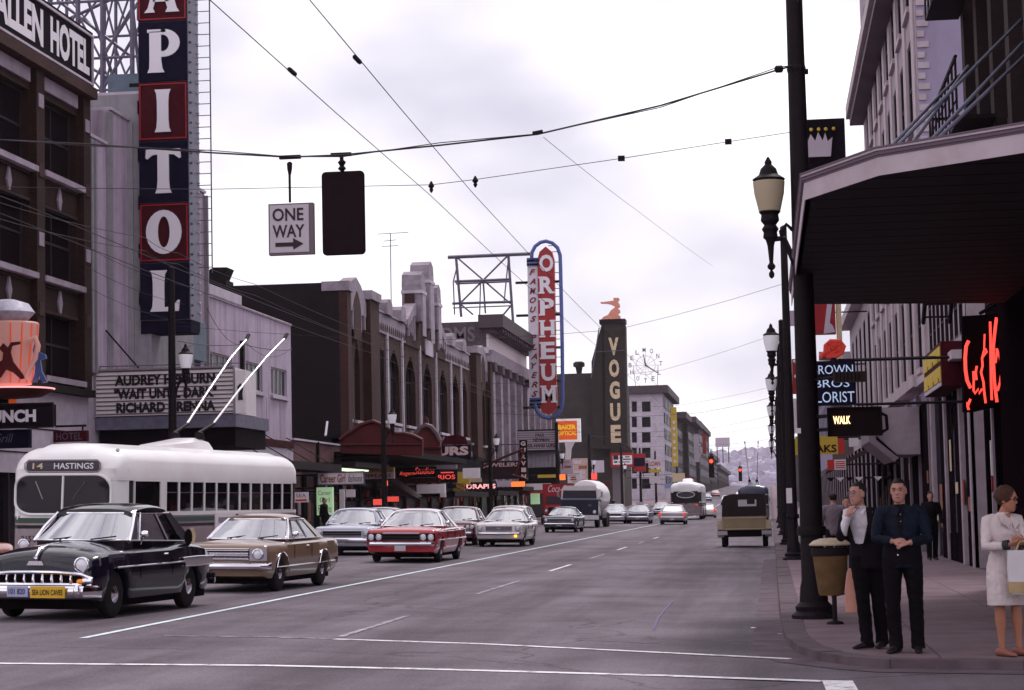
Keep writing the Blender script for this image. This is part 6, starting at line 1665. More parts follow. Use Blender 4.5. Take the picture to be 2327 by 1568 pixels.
    def pane(nm, ya, za, yb, zb2, ha, hb2, bow, m):
        rows_ = []
        for i in range(7):
            t = i/6
            r = []
            for j in range(11):
                u = -1+2*j/10; k = ha+(hb2-ha)*t
                r.append((u*k, ya+(yb-ya)*t+bow*(u*u)*(1 if bow else 0), za+(zb2-za)*t))
            rows_.append(r)
        o = MB().loft(rows_, closed=False).build(nm, m, root, smooth='all')
        ed_ = [rows_[0][j] for j in range(11)]+[rows_[i][10] for i in range(1, 7)]+[rows_[6][j] for j in range(9, -1, -1)]+[rows_[i][0] for i in range(5, 0, -1)]
        MB().tube(ed_, .016, 5, wrap=True).build('glass_trim', 'chrome' if nm == 'windscreen' else 'chrome_dull', o, smooth=True)
        return o
    bow = g.get('bow', .12)
    pane('windscreen', wb-bow, zb_, rf-.02-bow*.4, zrl+.02, hb-.03, hr-.02, bow, 'wind_glass')
    pane('rear_window', bb+.02+bow*.3, zbr, rr+.04, zrl+.02, hb-.10, hr-.06, -bow*.3, 'car_glass')
    # interior
    bx('cabin_floor', 'interior', root, -hb+.05, hb-.05, wb+.1, bb-.1, zb_-.45, zb_-.3)
    for y in (wb+(bb-wb)*.42, wb+(bb-wb)*.78):
        MB().add([(-hb*.85, y, zb_-.4), (hb*.85, y, zb_-.4), (hb*.85, y+.12, zb_+.14), (-hb*.85, y+.12, zb_+.14), (-hb*.85, y+.2, zb_-.4), (hb*.85, y+.2, zb_-.4), (hb*.8, y+.22, zb_+.14), (-hb*.8, y+.22, zb_+.14)], [(0, 1, 2, 3), (4, 5, 6, 7), (0, 3, 7, 4), (1, 2, 6, 5), (2, 3, 7, 6)]).build('seat', c.get('seat', 'interior'), root)
    bx('dashboard', 'interior', root, -hb*.92, hb*.92, wb-.02, wb+.3, zb_-.25, zb_-.01)
    MB().tube([(.36+.18*cos(2*pi*k/16), wb+.42+.06*sin(2*pi*k/16), zb_+.03+.17*sin(2*pi*k/16)) for k in range(16)], .014, 5, wrap=True).build('steering_wheel', 'interior', root)
    # mirror, wipers, door seams, handles
    if c.get('detail', 1):
        MB().tube([(W2*.90, wb+.25, zb_-.06), (W2*.96, wb+.22, zb_+.05)], .012, 5).build('mirror_stalk', 'chrome', root)
        MB().ball((W2*.98, wb+.22, zb_+.09), .075, .04, .055, 10, 6).build('mirror', 'chrome', root, smooth=True)
        for x in (-.35, .25): MB().tube([(x, wb-bow-.02, zb_+.015), (x+.35, wb-bow+.03+.1, zb_+.06)], .010, 4).build('wiper', 'black', root)
        for s in (-1, 1):
            for y in c['doors']:
                MB().tube([(s*(lerp_tab(tabs['hw'], y)*1.0), y, z) for z in (lerp_tab(tabs['zm'], y), lerp_tab(tabs['zs'], y)-.06)], .006, 4).build('door_seam', 'under', root)
            y = c['doors'][-1]-.16; hw = lerp_tab(tabs['hw'], y)
            MB().tube([(s*hw*.985, y-.16, lerp_tab(tabs['zs'], y)-.10), (s*(hw*.985+.025), y-.08, lerp_tab(tabs['zs'], y)-.095), (s*hw*.985, y, lerp_tab(tabs['zs'], y)-.09)], .014, 5).build('door_handle', 'chrome', root)
    return root

def bumper(root, y, hw, z0, z1, m='chrome', wrap=.28, bow=.10, nm='bumper', dirn=-1):
    """a chrome bar bowed round the end of the car"""
    rows_ = []
    n = 14
    for i in range(n+1):
        u = -1+2*i/n; x = u*hw; yy = y+dirn*bow*(1-u*u)-dirn*0
        if abs(u) > .86: yy -= dirn*wrap*((abs(u)-.86)/.14)**1.5
        zc_, h = (z0+z1)/2, (z1-z0)/2; d = .045*dirn
        rows_.append([(x, yy, zc_+h), (x, yy+d*.7, zc_+h*.7), (x, yy+d, zc_), (x, yy+d*.6, zc_-h*.75), (x, yy, zc_-h), (x, yy-d*.5, zc_)])
    return MB().loft(rows_).build(nm, m, root, smooth=True)
def lamp(root, x, y, z, r, nm='headlight', rim='chrome', dirn=-1):
    o = MB().lathe([(r*1.02, .05*-dirn), (r*1.12, 0), (r*1.08, .03*dirn), (r*.92, .035*dirn), (r*.9, 0)], (x, y, z), axis='y', n=18, caps=False).build(nm, rim, root, smooth=True)
    MB().lathe([(r*.93, .0), (r*.8, .02*dirn), (r*.5, .035*dirn), (.005, .042*dirn)], (x, y, z), axis='y', n=18).build('lens', 'lens', o, smooth=True)
    return o
def side_tube(root, pts, r, m='chrome', nm='side_trim'):
    for s in (-1, 1): MB().tube([(s*x, y, z) for x, y, z in pts], r, 5).build(nm, m, root)
def place(root, x, y, rz=0., z=0.):
    """x,y = the middle of the nose on the road; the nose points to -Y when rz=0"""
    root.location = (x, y, z+tilt(x)); root.rotation_euler = (0, TILT if x < -3 and rz < 90 else -TILT if x < -3 else 0, rad(rz)); return root

# ---------------------------------------------------------------- black fifties hardtop, nearest car
mat('paint_black', (.007, .006, .014), .12, coat=.4, spec=.3)
c = dict(name='vintage_hardtop', label='shiny black vintage hardtop with toothed chrome grille', L=4.98, wr=.345, gap=.055, axles=(.86, 3.78), paint='paint_black', doors=(1.62, 2.85), tuck=.94, crown=.8, track=.76, tw=.17, capr=.66, rear_cover=.78,
    tabs=dict(hw=[(0, .66), (.04, .74), (.12, .82), (.3, .885), (.7, .915), (1.5, .93), (2.8, .945), (3.3, .95), (4.2, .93), (4.6, .87), (4.85, .78), (4.98, .66)],
              zs=[(0, .70), (.05, .80), (.14, .88), (.35, .94), (.9, .975), (1.6, .985), (2.8, .99), (3.2, 1.02), (3.6, 1.03), (4.3, .98), (4.75, .86), (4.98, .70)],
              zt=[(0, .78), (.05, .90), (.15, .98), (.4, 1.05), (.9, 1.09), (1.45, 1.12), (1.7, 1.08), (3.7, 1.08), (4.0, 1.09), (4.4, 1.04), (4.8, .88), (4.98, .72)],
              zm=[(0, .55), (4.98, .58)], zb=[(0, .30), (.5, .26), (4.3, .27), (4.98, .38)]),
    cab=dict(wb=1.52, rf=2.02, rr=3.38, bb=4.12, hb=.77, hr=.65, zr=1.59, zb=1.12, zbr=1.07, cp=.50, posts=(.16, .60), bow=.20, trim='chrome', dome=.085))
ch = make_car(c)
for s in (-1, 1): lamp(ch, s*.69, .045, .80, .105)
MB().prism([(-.72, .40), (.72, .40), (.80, .55), (.70, .68), (-.70, .68), (-.80, .55)], -.012, .16).build('grille_opening', 'under', ch)
MB().tube([(-.84, .06, .60), (-.70, -.03, .665), (-.35, -.075, .69), (0, -.085, .695), (.35, -.075, .69), (.70, -.03, .665), (.84, .06, .60)], .030, 7).build('grille_top_bar', 'chrome', ch, smooth=True)
MB().tube([(-.84, .05, .515), (-.4, -.06, .52), (0, -.075, .52), (.4, -.06, .52), (.84, .05, .515)], .032, 7).build('grille_bar', 'chrome', ch, smooth=True)
for k in range(9):
    x = -.56+k*.14; y = -.075+.07*(x/.7)**2
    MB().tube([(x, y, .53), (x, y-.015, .60), (x, y, .675)], [.026, .020, .014], 6).build('grille_tooth', 'chrome', ch, smooth=True)
for s in (-1, 1):
    o = MB().ball((s*.74, .015, .565), .135, .06, .055, 12, 8).build('parking_lamp', 'chrome', ch, smooth=True); MB().ball((s*.70, -.035, .565), .055, .03, .035, 10, 6).build('amber_lens', 'amber', o, smooth=True)
bumper(ch, -.10, .93, .33, .50, bow=.06, wrap=.30); bumper(ch, 5.02, .92, .36, .52, dirn=1, bow=.05)
for x in (-.66, .72): MB().ball((x, -.19, .43), .05, .05, .10, 10, 8).build('bumper_guard', 'chrome', ch, smooth=True)
fp = Fr(0, -.225, 0)
o = bx('licence_plate', 'plate_blue', ch, .0-.33, -.01, .0, .012, .35, .50, fr=fp); lettering('101 820', fp, -.30, -.05, .385, .465, .018, 'letter_dark', o, .01)
o = bx('novelty_plate', 'plate_yellow', ch, .03, .56, .0, .012, .335, .50, fr=fp); lettering('SEA LION CAVES', fp, .06, .53, .375, .455, .018, 'letter_dark', o, .02)
MB().tube([(0, -.02, .90), (0, .10, 1.01), (0, .40, 1.075)], [.03, .025, .008], 6).build('hood_ornament', 'chrome', ch, smooth=True)
MB().prism([(-.13, .79), (.13, .79), (.10, .85), (-.10, .85)], -.03, .02).build('hood_crest', 'chrome', ch)
side_tube(ch, [(.935, .75, .74), (.945, 1.5, .745), (.958, 2.9, .75), (.962, 3.3, .755)], .013)
mat('trim_silver', (.46, .42, .42), .35, metal=.5)
for s in (-1, 1):
    MB().add([(s*.965, 3.25, .80), (s*.955, 4.55, .80), (s*.958, 4.55, .69), (s*.968, 3.35, .69)], [(0, 1, 2, 3)]).build('side_flash', 'trim_silver', ch)
    MB().tube([(s*.967, 3.22, .81), (s*.968, 3.8, .82), (s*.955, 4.6, .81)], .012, 5).build('flash_trim', 'chrome', ch); MB().tube([(s*.97, 3.32, .68), (s*.97, 3.9, .675), (s*.95, 4.6, .68)], .012, 5).build('flash_trim', 'chrome', ch)
    MB().add([(s*.955, 3.36, .36), (s*.955, 3.30, .55), (s*.955, 3.42, .40)], [(0, 1, 2)]).build('stone_guard', 'chrome', ch)
    MB().ball((s*.70, 4.93, .78), .05, .04, .09, 10, 8).build('tail_light', 'sign_maroon', ch, smooth=True)
place(ch, -10.22, 27.95, -5.6); ch.scale = (.97, .97, .97)
p = atX(205, 1128, -12.6)
MB().ball((.86, 3.70, 1.13), .07, .02, .13, 12, 8).build('dark_disc', 'black', ch, smooth=True)  # unidentified round dark thing hung at the rear, no part of this car

# ---------------------------------------------------------------- family of plain sixties shapes
def sixties(name, label, L, W, H, paint, roof=None, front=dict(), cat='car', axles=None, belt=.88, hood=.90, deck=.90, cabpos=(.31, .42, .68, .83), fins=0., det=1, cap='chrome', wr=.325, hr=.60, trim=None, cp=.40, posts=(.15, .55), peak=0.):
    w = W/2; ax = axles or (.175*L, .175*L+.575*L)
    tabs = dict(hw=[(0, w*.90), (.03, w*.955), (.12, w*.975), (.5, w*.99), (L*.5, w), (L-.5, w*.985), (L-.12, w*.96), (L-.03, w*.93), (L, w*.88)],
        zs=[(0, hood-.10), (.04, hood-.055), (.2, hood-.02), (.6, hood-.01), (L*.4, belt), (L*.7, belt+.01), (L-.4, deck-.01+fins), (L-.05, deck-.03+fins), (L, deck-.08+fins)],
        zt=[(0, hood-.10), (.04, hood-.05), (.25, hood+.005), (L*cabpos[0]-.1, hood+.06), (L*cabpos[0]+.1, belt), (L*cabpos[3]-.1, deck+.02), (L*cabpos[3]+.1, deck+.03), (L-.3, deck), (L-.05, deck-.04), (L, deck-.10)],
        zm=[(0, .58), (L, .60)], zb=[(0, .30), (.3, .25), (L-.6, .25), (L-.1, .33), (L, .38)])
    c = dict(name=name, label=label, cat=cat, L=L, wr=wr, gap=.05, axles=ax, paint=paint, roof=roof or paint, doors=(L*.33, L*.565), tuck=.92, crown=1.0, track=w-.14, tabs=tabs, detail=det, cap=cap, capr=.58,
        cab=dict(wb=L*cabpos[0], rf=L*cabpos[1], rr=L*cabpos[2], bb=L*cabpos[3], hb=w*.88, hr=hr, zr=H, zb=hood+.05, zbr=deck+.02, cp=cp, posts=posts, bow=.12, trim=trim or (roof or paint)))
    r = make_car(c); r['_w'] = w
    return r
def plate(root, y, z, m='plate_white', x=0., w=.15, dirn=-1):
    bx('licence_plate', m, root, x-w, x+w, y, y+.012*dirn, z-.07, z+.07)
def strip_grille(root, x0, x1, z0, z1, y, n, m='chrome', vert=0):
    g_ = bx('grille', 'under', root, x0, x1, y, y+.06, z0, z1)
    for i in range(n):
        z = z0+(z1-z0)*(i+.5)/n; bx('grille_bar', m, g_, x0+.01, x1-.01, y-.012, y-.001, z-.008, z+.008)
    MB().tube([(x0, y-.005, z0), (x1, y-.005, z0), (x1, y-.005, z1), (x0, y-.005, z1)], .012, 5, wrap=True).build('grille_surround', 'chrome', g_)
    return g_

# gold two-door sedan
paint_mat('paint_gold', (.185, .125, .072), .28)
v = sixties('gold_sedan', 'metallic gold brown two door sedan following the black hardtop', 4.70, 1.80, 1.38, 'paint_gold', belt=.90, hood=.90, deck=.93, cabpos=(.30, .43, .655, .80), hr=.60, cp=.34, trim='chrome')
strip_grille(v, -.52, .52, .60, .79, -.012, 4); strip_grille(v, -.50, .50, .685, .70, -.02, 1)
for s in (-1, 1): bx('lamp_bezel', 'chrome_dull', v, s*.53 if s > 0 else -.86, .86 if s > 0 else -.53, -.02, .02, .58, .81); lamp(v, s*.69, -.025, .70, .095)
bumper(v, -.06, .90, .42, .54, bow=.05, wrap=.2); bumper(v, 4.72, .90, .42, .54, dirn=1, bow=.04)
plate(v, -.13, .40, 'plate_white', -.42)
side_tube(v, [(.905, .5, .46), (.905, 2.3, .46), (.90, 4.3, .47)], .012)
for a in (.175*4.7, .75*4.7): side_tube(v, [(.905, a+.385*cos(pi*k/10), .33+.385*sin(pi*k/10)) for k in range(11)], .012, nm='arch_trim')
place(v, -9.97, 36.9, -4.2)

# red full-size hardtop
paint_mat('paint_red_car', (.42, .028, .04), .2)
v = sixties('red_hardtop', 'deep red full size hardtop with a pale roof and quad headlights', 5.35, 1.98, 1.42, 'paint_red_car', roof=mat('roof_pale', (.62, .58, .60), .3, coat=.5), belt=.93, hood=.93, deck=.92, cabpos=(.30, .41, .62, .79), fins=.03, hr=.64, cp=.45, trim='chrome')
strip_grille(v, -.50, .50, .60, .80, -.012, 3, 'rim_dark')
for s in (-1, 1):
    bx('lamp_panel', 'under', v, .51 if s > 0 else -.93, .93 if s > 0 else -.51, -.010, .02, .60, .80)
    for x in (.61, .82): lamp(v, s*x, -.02, .69, .082)
bumper(v, -.07, .98, .46, .57, bow=.06, wrap=.25); bumper(v, 5.37, .98, .42, .56, dirn=1, bow=.05); plate(v, -.15, .40, 'plate_white')
side_tube(v, [(.985, .4, .62), (.998, 2.5, .62), (.985, 5.0, .62)], .014); side_tube(v, [(.975, .3, .84), (.99, 2.5, .84), (.975, 5.0, .86)], .010)
place(v, -9.95, 55.2, -.5)

# light blue parked car
paint_mat('paint_ltblue', (.44, .47, .55), .25)
v = sixties('blue_sedan', 'pale blue sedan at the left kerb behind the gold car', 4.75, 1.85, 1.42, 'paint_ltblue', belt=.90, hood=.90, deck=.91, hr=.62)
strip_grille(v, -.60, .60, .60, .76, -.012, 3, 'chrome_dull')
for s in (-1, 1): lamp(v, s*.74, -.02, .70, .09)
bumper(v, -.06, .92, .40, .54); plate(v, -.13, .42, 'plate_white', -.05); place(v, -13.1, 62.5, 0)
# pale car glimpsed behind it
v = sixties('grey_sedan', 'grey sedan glimpsed between the pale blue and red cars', 4.7, 1.8, 1.42, paint_mat('paint_grey', (.30, .29, .33)), det=0)
bumper(v, -.06, .9, .42, .54); place(v, -14.0, 71.5)
# dark red car behind the red one
v = sixties('maroon_sedan', 'dark maroon sedan parked behind the bright red hardtop', 4.8, 1.9, 1.44, paint_mat('paint_maroon', (.10, .012, .018)), belt=.9, hr=.66)
strip_grille(v, -.55, .55, .6, .76, -.012, 3, 'chrome_dull')
for s in (-1, 1):
    for x in (.66, .82): lamp(v, s*x, -.02, .70, .075)
bumper(v, -.06, .94, .42, .54); place(v, -12.0, 77)
# white pony car
paint_mat('paint_white', (.66, .63, .60), .25)
v = sixties('white_coupe', 'white sporty coupe with one amber front lamp lit', 4.6, 1.80, 1.36, 'paint_white', belt=.86, hood=.88, deck=.90, cabpos=(.36, .47, .66, .82), hr=.58, cp=.45)
strip_grille(v, -.48, .48, .58, .76, -.015, 5, 'chrome_dull')
for s in (-1, 1): lamp(v, s*.70, -.03, .68, .09); MB().tube([(s*.90, 1.3, .62), (s*.905, 2.9, .60), (s*.905, 3.1, .70)], .012, 5).build('side_scoop', 'chrome_dull', v)
MB().tube([(-.07, -.03, .67), (.07, -.03, .67)], .02).build('emblem', 'chrome', v)
bumper(v, -.06, .89, .44, .54); plate(v, -.12, .40, 'plate_white'); MB().lathe([(.055, 0), (.05, -.03), (.01, -.04)], (.62, -.02, .40), axis='y', n=12).build('turn_lamp', mat('amber_lit', (.9, .4, .05), .3, emit=(1, .45, .05), estr=2.), v)
place(v, -9.95, 75.4, -1)
v = sixties('white_wagon', 'white station wagon right behind the white sporty coupe', 4.9, 1.86, 1.46, 'paint_white', cabpos=(.30, .41, .88, .97), hr=.66, cp=.2, posts=(.12, .4, .68)); bumper(v, -.06, .92, .42, .54)
for s in (-1, 1): lamp(v, s*.72, -.02, .70, .09)
place(v, -10.9, 84, 0)
# dark green coupe
v = sixties('green_coupe', 'dark green coupe in front of the tanker truck', 4.65, 1.84, 1.34, paint_mat('paint_green', (.055, .075, .085)), belt=.86, hood=.88, cabpos=(.36, .48, .66, .84), hr=.58)
strip_grille(v, -.7, .7, .58, .74, -.015, 3, 'chrome_dull')
for s in (-1, 1): lamp(v, s*.72, -.02, .67, .08)
bumper(v, -.06, .92, .42, .52); plate(v, -.12, .42, 'plate_white'); place(v, -11.3, 110.5, -1.5)
# parked cars further up the left
for nm, lab, col, x, y, W_ in (('silver_sedan', 'silver white sedan behind the tanker truck', (.55, .55, .60), -11.8, 155, 1.9), ('taxi', 'blue grey taxi with a roof sign', (.14, .16, .22), -9.95, 155, 1.9), ('pale_sedan', 'pale sedan at the kerb left of the far bus', (.5, .5, .54), -12.3, 232, 1.9)):
    v = sixties(nm, lab, 4.9, W_, 1.44, paint_mat('paint_'+nm, col), det=0, cat='taxi' if nm == 'taxi' else 'car')
    strip_grille(v, -.6, .6, .6, .76, -.012, 2, 'chrome_dull'); bumper(v, -.08, .96, .42, .56)
    for s in (-1, 1): lamp(v, s*.76, -.02, .70, .09)
    plate(v, -.13, .42)
    if nm == 'taxi': MB().box(-.28, .28, 2.5, 2.75, 1.47, 1.63).build('roof_sign', 'sign_lilac', v)
    place(v, x, y, 0, hgt(y))
# the pale sedan going away, seen from behind
paint_mat('paint_cream', (.52, .47, .48), .25)
v = sixties('rear_sedan', 'pale sedan driving away with red tail lights', 4.95, 1.95, 1.40, 'paint_cream', belt=.88, deck=.93, cabpos=(.31, .42, .62, .78), hr=.66)
for s in (-1, 1): bx('tail_light', 'tail_red', v, .80 if s > 0 else -.97, .97 if s > 0 else -.80, 4.93, 5.0, .66, .86)
bumper(v, 4.98, .98, .46, .60, dirn=1, bow=.04); plate(v, 5.05, .40, 'plate_white', dirn=1)
bx('boot_trim', 'chrome_dull', v, -.75, .75, 4.95, 4.99, .72, .76)
place(v, -7.12, 154.3, 180)
v = sixties('red_compact', 'small red tail lit car half hidden behind the far bus', 4.4, 1.75, 1.40, 'paint_white', det=0)
for s in (-1, 1): bx('tail_light', 'tail_red', v, .62 if s > 0 else -.84, .84 if s > 0 else -.62, 4.35, 4.43, .62, .88)
place(v, -6.4, 212, 180)
v = sixties('rust_car', 'sliver of an orange car at the left edge of the street', 4.7, 1.85, 1.42, paint_mat('paint_rust', (.38, .11, .06)), det=0)
lamp(v, .72, -.02, .70, .09); bumper(v, -.06, .92, .42, .54)
place(v, gnd(8, 1370).x-2.45, gnd(8, 1370).y, 0)

# far traffic in the right lanes and up the hill
random.seed(11)
cols = [(.5, .5, .55), (.6, .57, .58), (.10, .12, .18), (.30, .30, .34), (.5, .1, .08), (.62, .62, .66), (.2, .24, .3)]
labs = ['white car far up the hill in the left lane', 'pale car beside the far crossing', 'dark blue car far up the hill', 'grey car on the hill behind the far signal', 'small red car on the far hill', 'white car at the far right kerb', 'slate car parked at the far right kerb', 'silver car high on the hill', 'light car just past the far bus']
for k, (x, y) in enumerate(((-12, 300), (-7, 330), (-11.5, 370), (-6, 400), (-12, 450), (-1.3, 330), (-1.2, 372), (-7, 520), (-4.2, 300))):
    v = sixties('far_car', labs[k], 4.8, 1.9, 1.45, paint_mat('paint_far%d' % (k % 7), cols[k % 7]), det=0); bumper(v, -.06, .95, .42, .56); bumper(v, 4.82, .95, .42, .56, dirn=1)
    place(v, x, y, 0 if x < -9 else 180, hgt(y))

# ---------------------------------------------------------------- trolleybus
mat('bus_cream', (.80, .79, .78), .35, coat=.3, var=.06, scale=.8, grime=.1)
mat('bus_grey', (.30, .26, .26), .4, coat=.3, var=.1, grime=.2)
mat('bus_green', (.05, .10, .07), .4); mat('bus_line', (.02, .02, .02), .5)
glassmat('bus_glass', (.45, .42, .46), .22)
def make_bus(label, front=True, poles=True, roofm='bus_cream'):
    L, w, H = 11.9, 1.28, 3.12
    root = empty('trolleybus', (0, 0, 0), label, 'bus')
    zl = .32
    def sec(y):
        """rounded box, rounded in plan and profile at both ends"""
        t = 1.
        if y < .9: t = math.sqrt(max(0, 1-((.9-y)/.9)**2.6))
        if y > L-.8: t = math.sqrt(max(0, 1-((y-L+.8)/.8)**2.6))
        ww = w*(.80+.20*t)
        top = H-.55*(1-t) if y < 2 else H-.42*(1-t)
        return ww, top
    def ring(y, z0, z1_cap=None):
        ww, top = sec(y); r = .52
        pts = [(ww*.985, z0), (ww, z0+.25), (ww, 1.2), (ww, 1.38)]
        up = [(ww, 2.3)]+[(ww-r+r*cos(a), top-.10-.42+.42*sin(a)) for a in [rad(10+16*k) for k in range(6)]]+[(ww*.45, top-.02), (0, top)]
        return pts, up
    ys = [0, .03, .09, .18, .3, .45, .62, .8, .95]+[1.2+i*.5 for i in range(20)]+[L-.8, L-.6, L-.4, L-.25, L-.12, L-.04, L]
    low = []; top_ = []
    for y in ys:
        a, b = ring(y, zl)
        hf = a; low.append([(x, y, z) for x, z in hf]+[(-x, y, z) for x, z in reversed(hf)])
        top_.append([(x, y, z) for x, z in b]+[(-x, y, z) for x, z in reversed(b[:-1])])
    MB().loft(low).build('lower_body', 'bus_grey', root, smooth=True, normals=True)
    MB().loft(top_).build('roof', roofm, root, smooth=True, normals=True)
    # window band: pillars over dark glass
    band = []
    for y in ys:
        ww, _ = sec(y); ww -= .035
        band.append([(ww, y, 1.37), (ww, y, 2.32), (-ww, y, 2.32), (-ww, y, 1.37)])
    MB().loft(band).build('window_core', mat('bus_inside', (.035, .028, .03), .9, var=.5, scale=1.2), root)
    for k in range(9):
        for s in (-1, 1): bx('seat_back', 'goods_warm' if k % 3 == 0 else 'bus_grey', root, s*(w-.034), s*(w-.018), 3.0+k*.9, 3.35+k*.9, 1.40, 1.62+.06*(k % 2))
    for s in (-1, 1):
        for z0, z1 in ((1.38, 1.46), (2.22, 2.31)):
            rw = []
            for y in ys:
                ww, _ = sec(y); rw.append([(s*(ww-.03), y, z0), (s*(ww+.004), y, z0), (s*(ww+.004), y, z1), (s*(ww-.03), y, z1)])
            MB().loft(rw).build('window_rail', 'bus_cream', root)
        edges_ = [.86, 2.35]+[2.62+i*.78 for i in range(11)]+[11.2]
        for i in range(len(edges_)-1):
            a, b = edges_[i]+.04, edges_[i+1]-.04
            if i == 1: 
                bx('pillar', 'bus_cream', root, s*(w-.03), s*(w+.008), edges_[1], edges_[2], 1.46, 2.22); continue
            ww = w
            fr_ = MB()
            fr_.add([(s*(ww+q), y_, z_) for q in (-.03, .006) for y_, z_ in ((edges_[i], 1.46), (edges_[i+1], 1.46), (edges_[i+1], 2.22), (edges_[i], 2.22), (edges_[i]+.045, 1.475), (edges_[i+1]-.045, 1.475), (edges_[i+1]-.045, 2.205), (edges_[i]+.045, 2.205))], [(k+o_, (k+1) % 4+o_, (k+1) % 4+4+o_, k+4+o_) for o_ in (0, 8) for k in range(4)]+[(k+4, (k+1) % 4+4, (k+1) % 4+12, k+12) for k in range(4)])
            wo = fr_.build('window_frame', 'bus_cream', root)
            MB().quad((s*(ww-.012), a, 1.46), (s*(ww-.012), b, 1.46), (s*(ww-.012), b, 2.22), (s*(ww-.012), a, 2.22)).build('pane', 'bus_glass', wo)
            if i > 1: bx('sash_bar', 'chrome_dull', wo, s*(ww-.012), s*(ww+.002), a, b, 1.93, 1.955)
        sg2 = []
        for nm, z0, z1, m, off in (('green_stripe', 1.22, 1.34, 'bus_green', .006), ('black_line', 1.10, 1.17, 'bus_line', .006)):
            rw = []
            for y in ys:
                ww, _ = sec(y); rw.append([(s*ww, y, z0), (s*(ww+off), y, z0), (s*(ww+off), y, z1), (s*ww, y, z1)])
            MB().loft(rw).build(nm, m, root)
        for a in (1.9, 8.6): wheel(root, s*1.08, a, .50, .28, s, 'chrome_dull', .5)
        for a in (1.9, 8.6): MB().lathe([(.60, s*1.285), (.60, s*1.295), (.01, s*1.295)], (0, a, .5), axis='x', n=20).build('wheel_arch', 'under', root)
    # front
    F = lambda x, z, d=0.: None
    def fy(x, z):
        """y of the front skin at x, z (approx.)"""
        ax = min(abs(x)/w, 1.02); t = max(0, (ax-.80)/.20)
        y = .9*(1-(1-min(t, 1)**2)**(1/2.6)) if t > 0 else 0
        if z > 2.57: y += (z-2.57)*.14
        return y
    def frontpoly(pts, off, nm, m, par):
        c_ = (sum(p[0] for p in pts)/len(pts), sum(p[1] for p in pts)/len(pts))
        rows_ = []
        for k in range(0, 9):
            t = 1-k/8.01
            rows_.append([(c_[0]+(x-c_[0])*t, fy(c_[0]+(x-c_[0])*t, z)-off, c_[1]+(z-c_[1])*t) for x, z in pts])
        return MB().loft(rows_, caps=False).build(nm, m, par, smooth='all')
    scr = lambda x0, x1: None
    W_ = 1.13
    outer = [p_ for cx2, cz2, a_ in ((W_-.42, 1.74, -90), (W_-.36, 2.04, 0), (-W_+.36, 2.04, 90), (-W_+.42, 1.74, 180)) for p_ in arc(cx2, cz2, .40 if cz2 < 2 else .34, .32, a_, a_+90, 6)]
    def refine(p, n=4): return [(p[i][0]+(p[(i+1) % len(p)][0]-p[i][0])*k/n, p[i][1]+(p[(i+1) % len(p)][1]-p[i][1])*k/n) for i in range(len(p)) for k in range(n)]
    if front:
        # front skin between the belts
        MB().loft([[(x, fy(x, z)-.002, z) for x in [-1.272+i*.106 for i in range(25)]] for z in (1.3, 1.6, 2.0, 2.3, 2.5)], closed=False).build('front_panel', 'bus_cream', root, smooth='all')
        frontpoly(refine([(-1.25, .34), (1.25, .34), (1.25, 1.2), (-1.25, 1.2)], 6), .003, 'front_apron', 'bus_grey', root)
        ws = frontpoly(refine(outer), .022, 'windscreen', mat('bus_screen', (.018, .015, .022), .08, spec=.22), root)
        MB().tube([(x, fy(x, z)-.022, z) for x, z in refine(outer)], .034, 6, wrap=True).build('screen_frame', 'bus_cream', ws, smooth=True)
        MB().tube([(0, -.025, 1.42), (.02, -.025, 2.36)], .028, 6).build('centre_bar', 'bus_cream', ws)
        for x0, x1 in ((-.45, -.62), (.25, .55)): MB().tube([(x0, -.035, 1.78), (x1, -.035, 2.2)], .012, 5).build('wiper', 'chrome_dull', ws)
        sb = frontpoly(refine([(-.85, 2.50), (-.80, 2.44), (.80, 2.44), (.85, 2.50), (.85, 2.62), (.80, 2.68), (-.80, 2.68), (-.85, 2.62)]), .02, 'destination_sign', mat('dest_dark', (.05, .05, .06), .4), root)
        for s_, a, b in (('14', -.70, -.45), ('HASTINGS', -.20, .72)):
            vs_, fs2 = glyphs(s_, .015); MB().add([(a+(b-a)*x, fy(0, 2.49+.14*z)-.03, 2.49+.14*z) for x, z in vs_], fs2).build('lettering', 'sign_cream' if s_ == '14' else 'letter_white', sb)
        MB().tube([(x, fy(x, z)-.025, z) for x, z in refine([(-.88, 2.50), (-.80, 2.42), (.80, 2.42), (.88, 2.50), (.88, 2.62), (.80, 2.70), (-.80, 2.70), (-.88, 2.62)])], .016, 5, wrap=True).build('sign_rim', 'bus_grey', sb)
        MB().loft([[(x, fy(x, 1.25)-.006, 1.22), (x, fy(x, 1.25)-.010, 1.34)] for x in [(-1.22+i*.1) for i in range(25)]], closed=False).build('front_green_stripe', 'bus_green', root)
        MB().loft([[(x, fy(x, 1.1)-.008, 1.09), (x, fy(x, 1.1)-.012, 1.17)] for x in [(-1.22+i*.1) for i in range(25)]], closed=False).build('front_black_line', 'bus_line', root)
        lettering('2151', Fr(0, -.012, 0), -.95, -.65, .78, .92, .004, 'letter_dark', root, .01)
        for s in (-1, 1): lamp(root, s*.88, -.01, .72, .12)
        bumper(root, -.05, 1.2, .34, .52, 'bus_grey')
        bx('advert_panel', 'sign_white', root, w+.008, w+.03, 5.6, 9.2, .75, 1.42)
        for a, b, c_, d in ((5.8, 6.7, 1.15, 1.30), (7.3, 9.0, 1.18, 1.26)): bx('advert_print', 'stucco_green', root, w+.031, w+.034, a, b, c_, d)
        bx('advert_bottle', 'paint_red', root, w+.031, w+.035, 6.95, 7.12, .9, 1.38); bx('advert_green', 'bus_green', root, w+.031, w+.034, 5.75, 7.6, .78, 1.0)
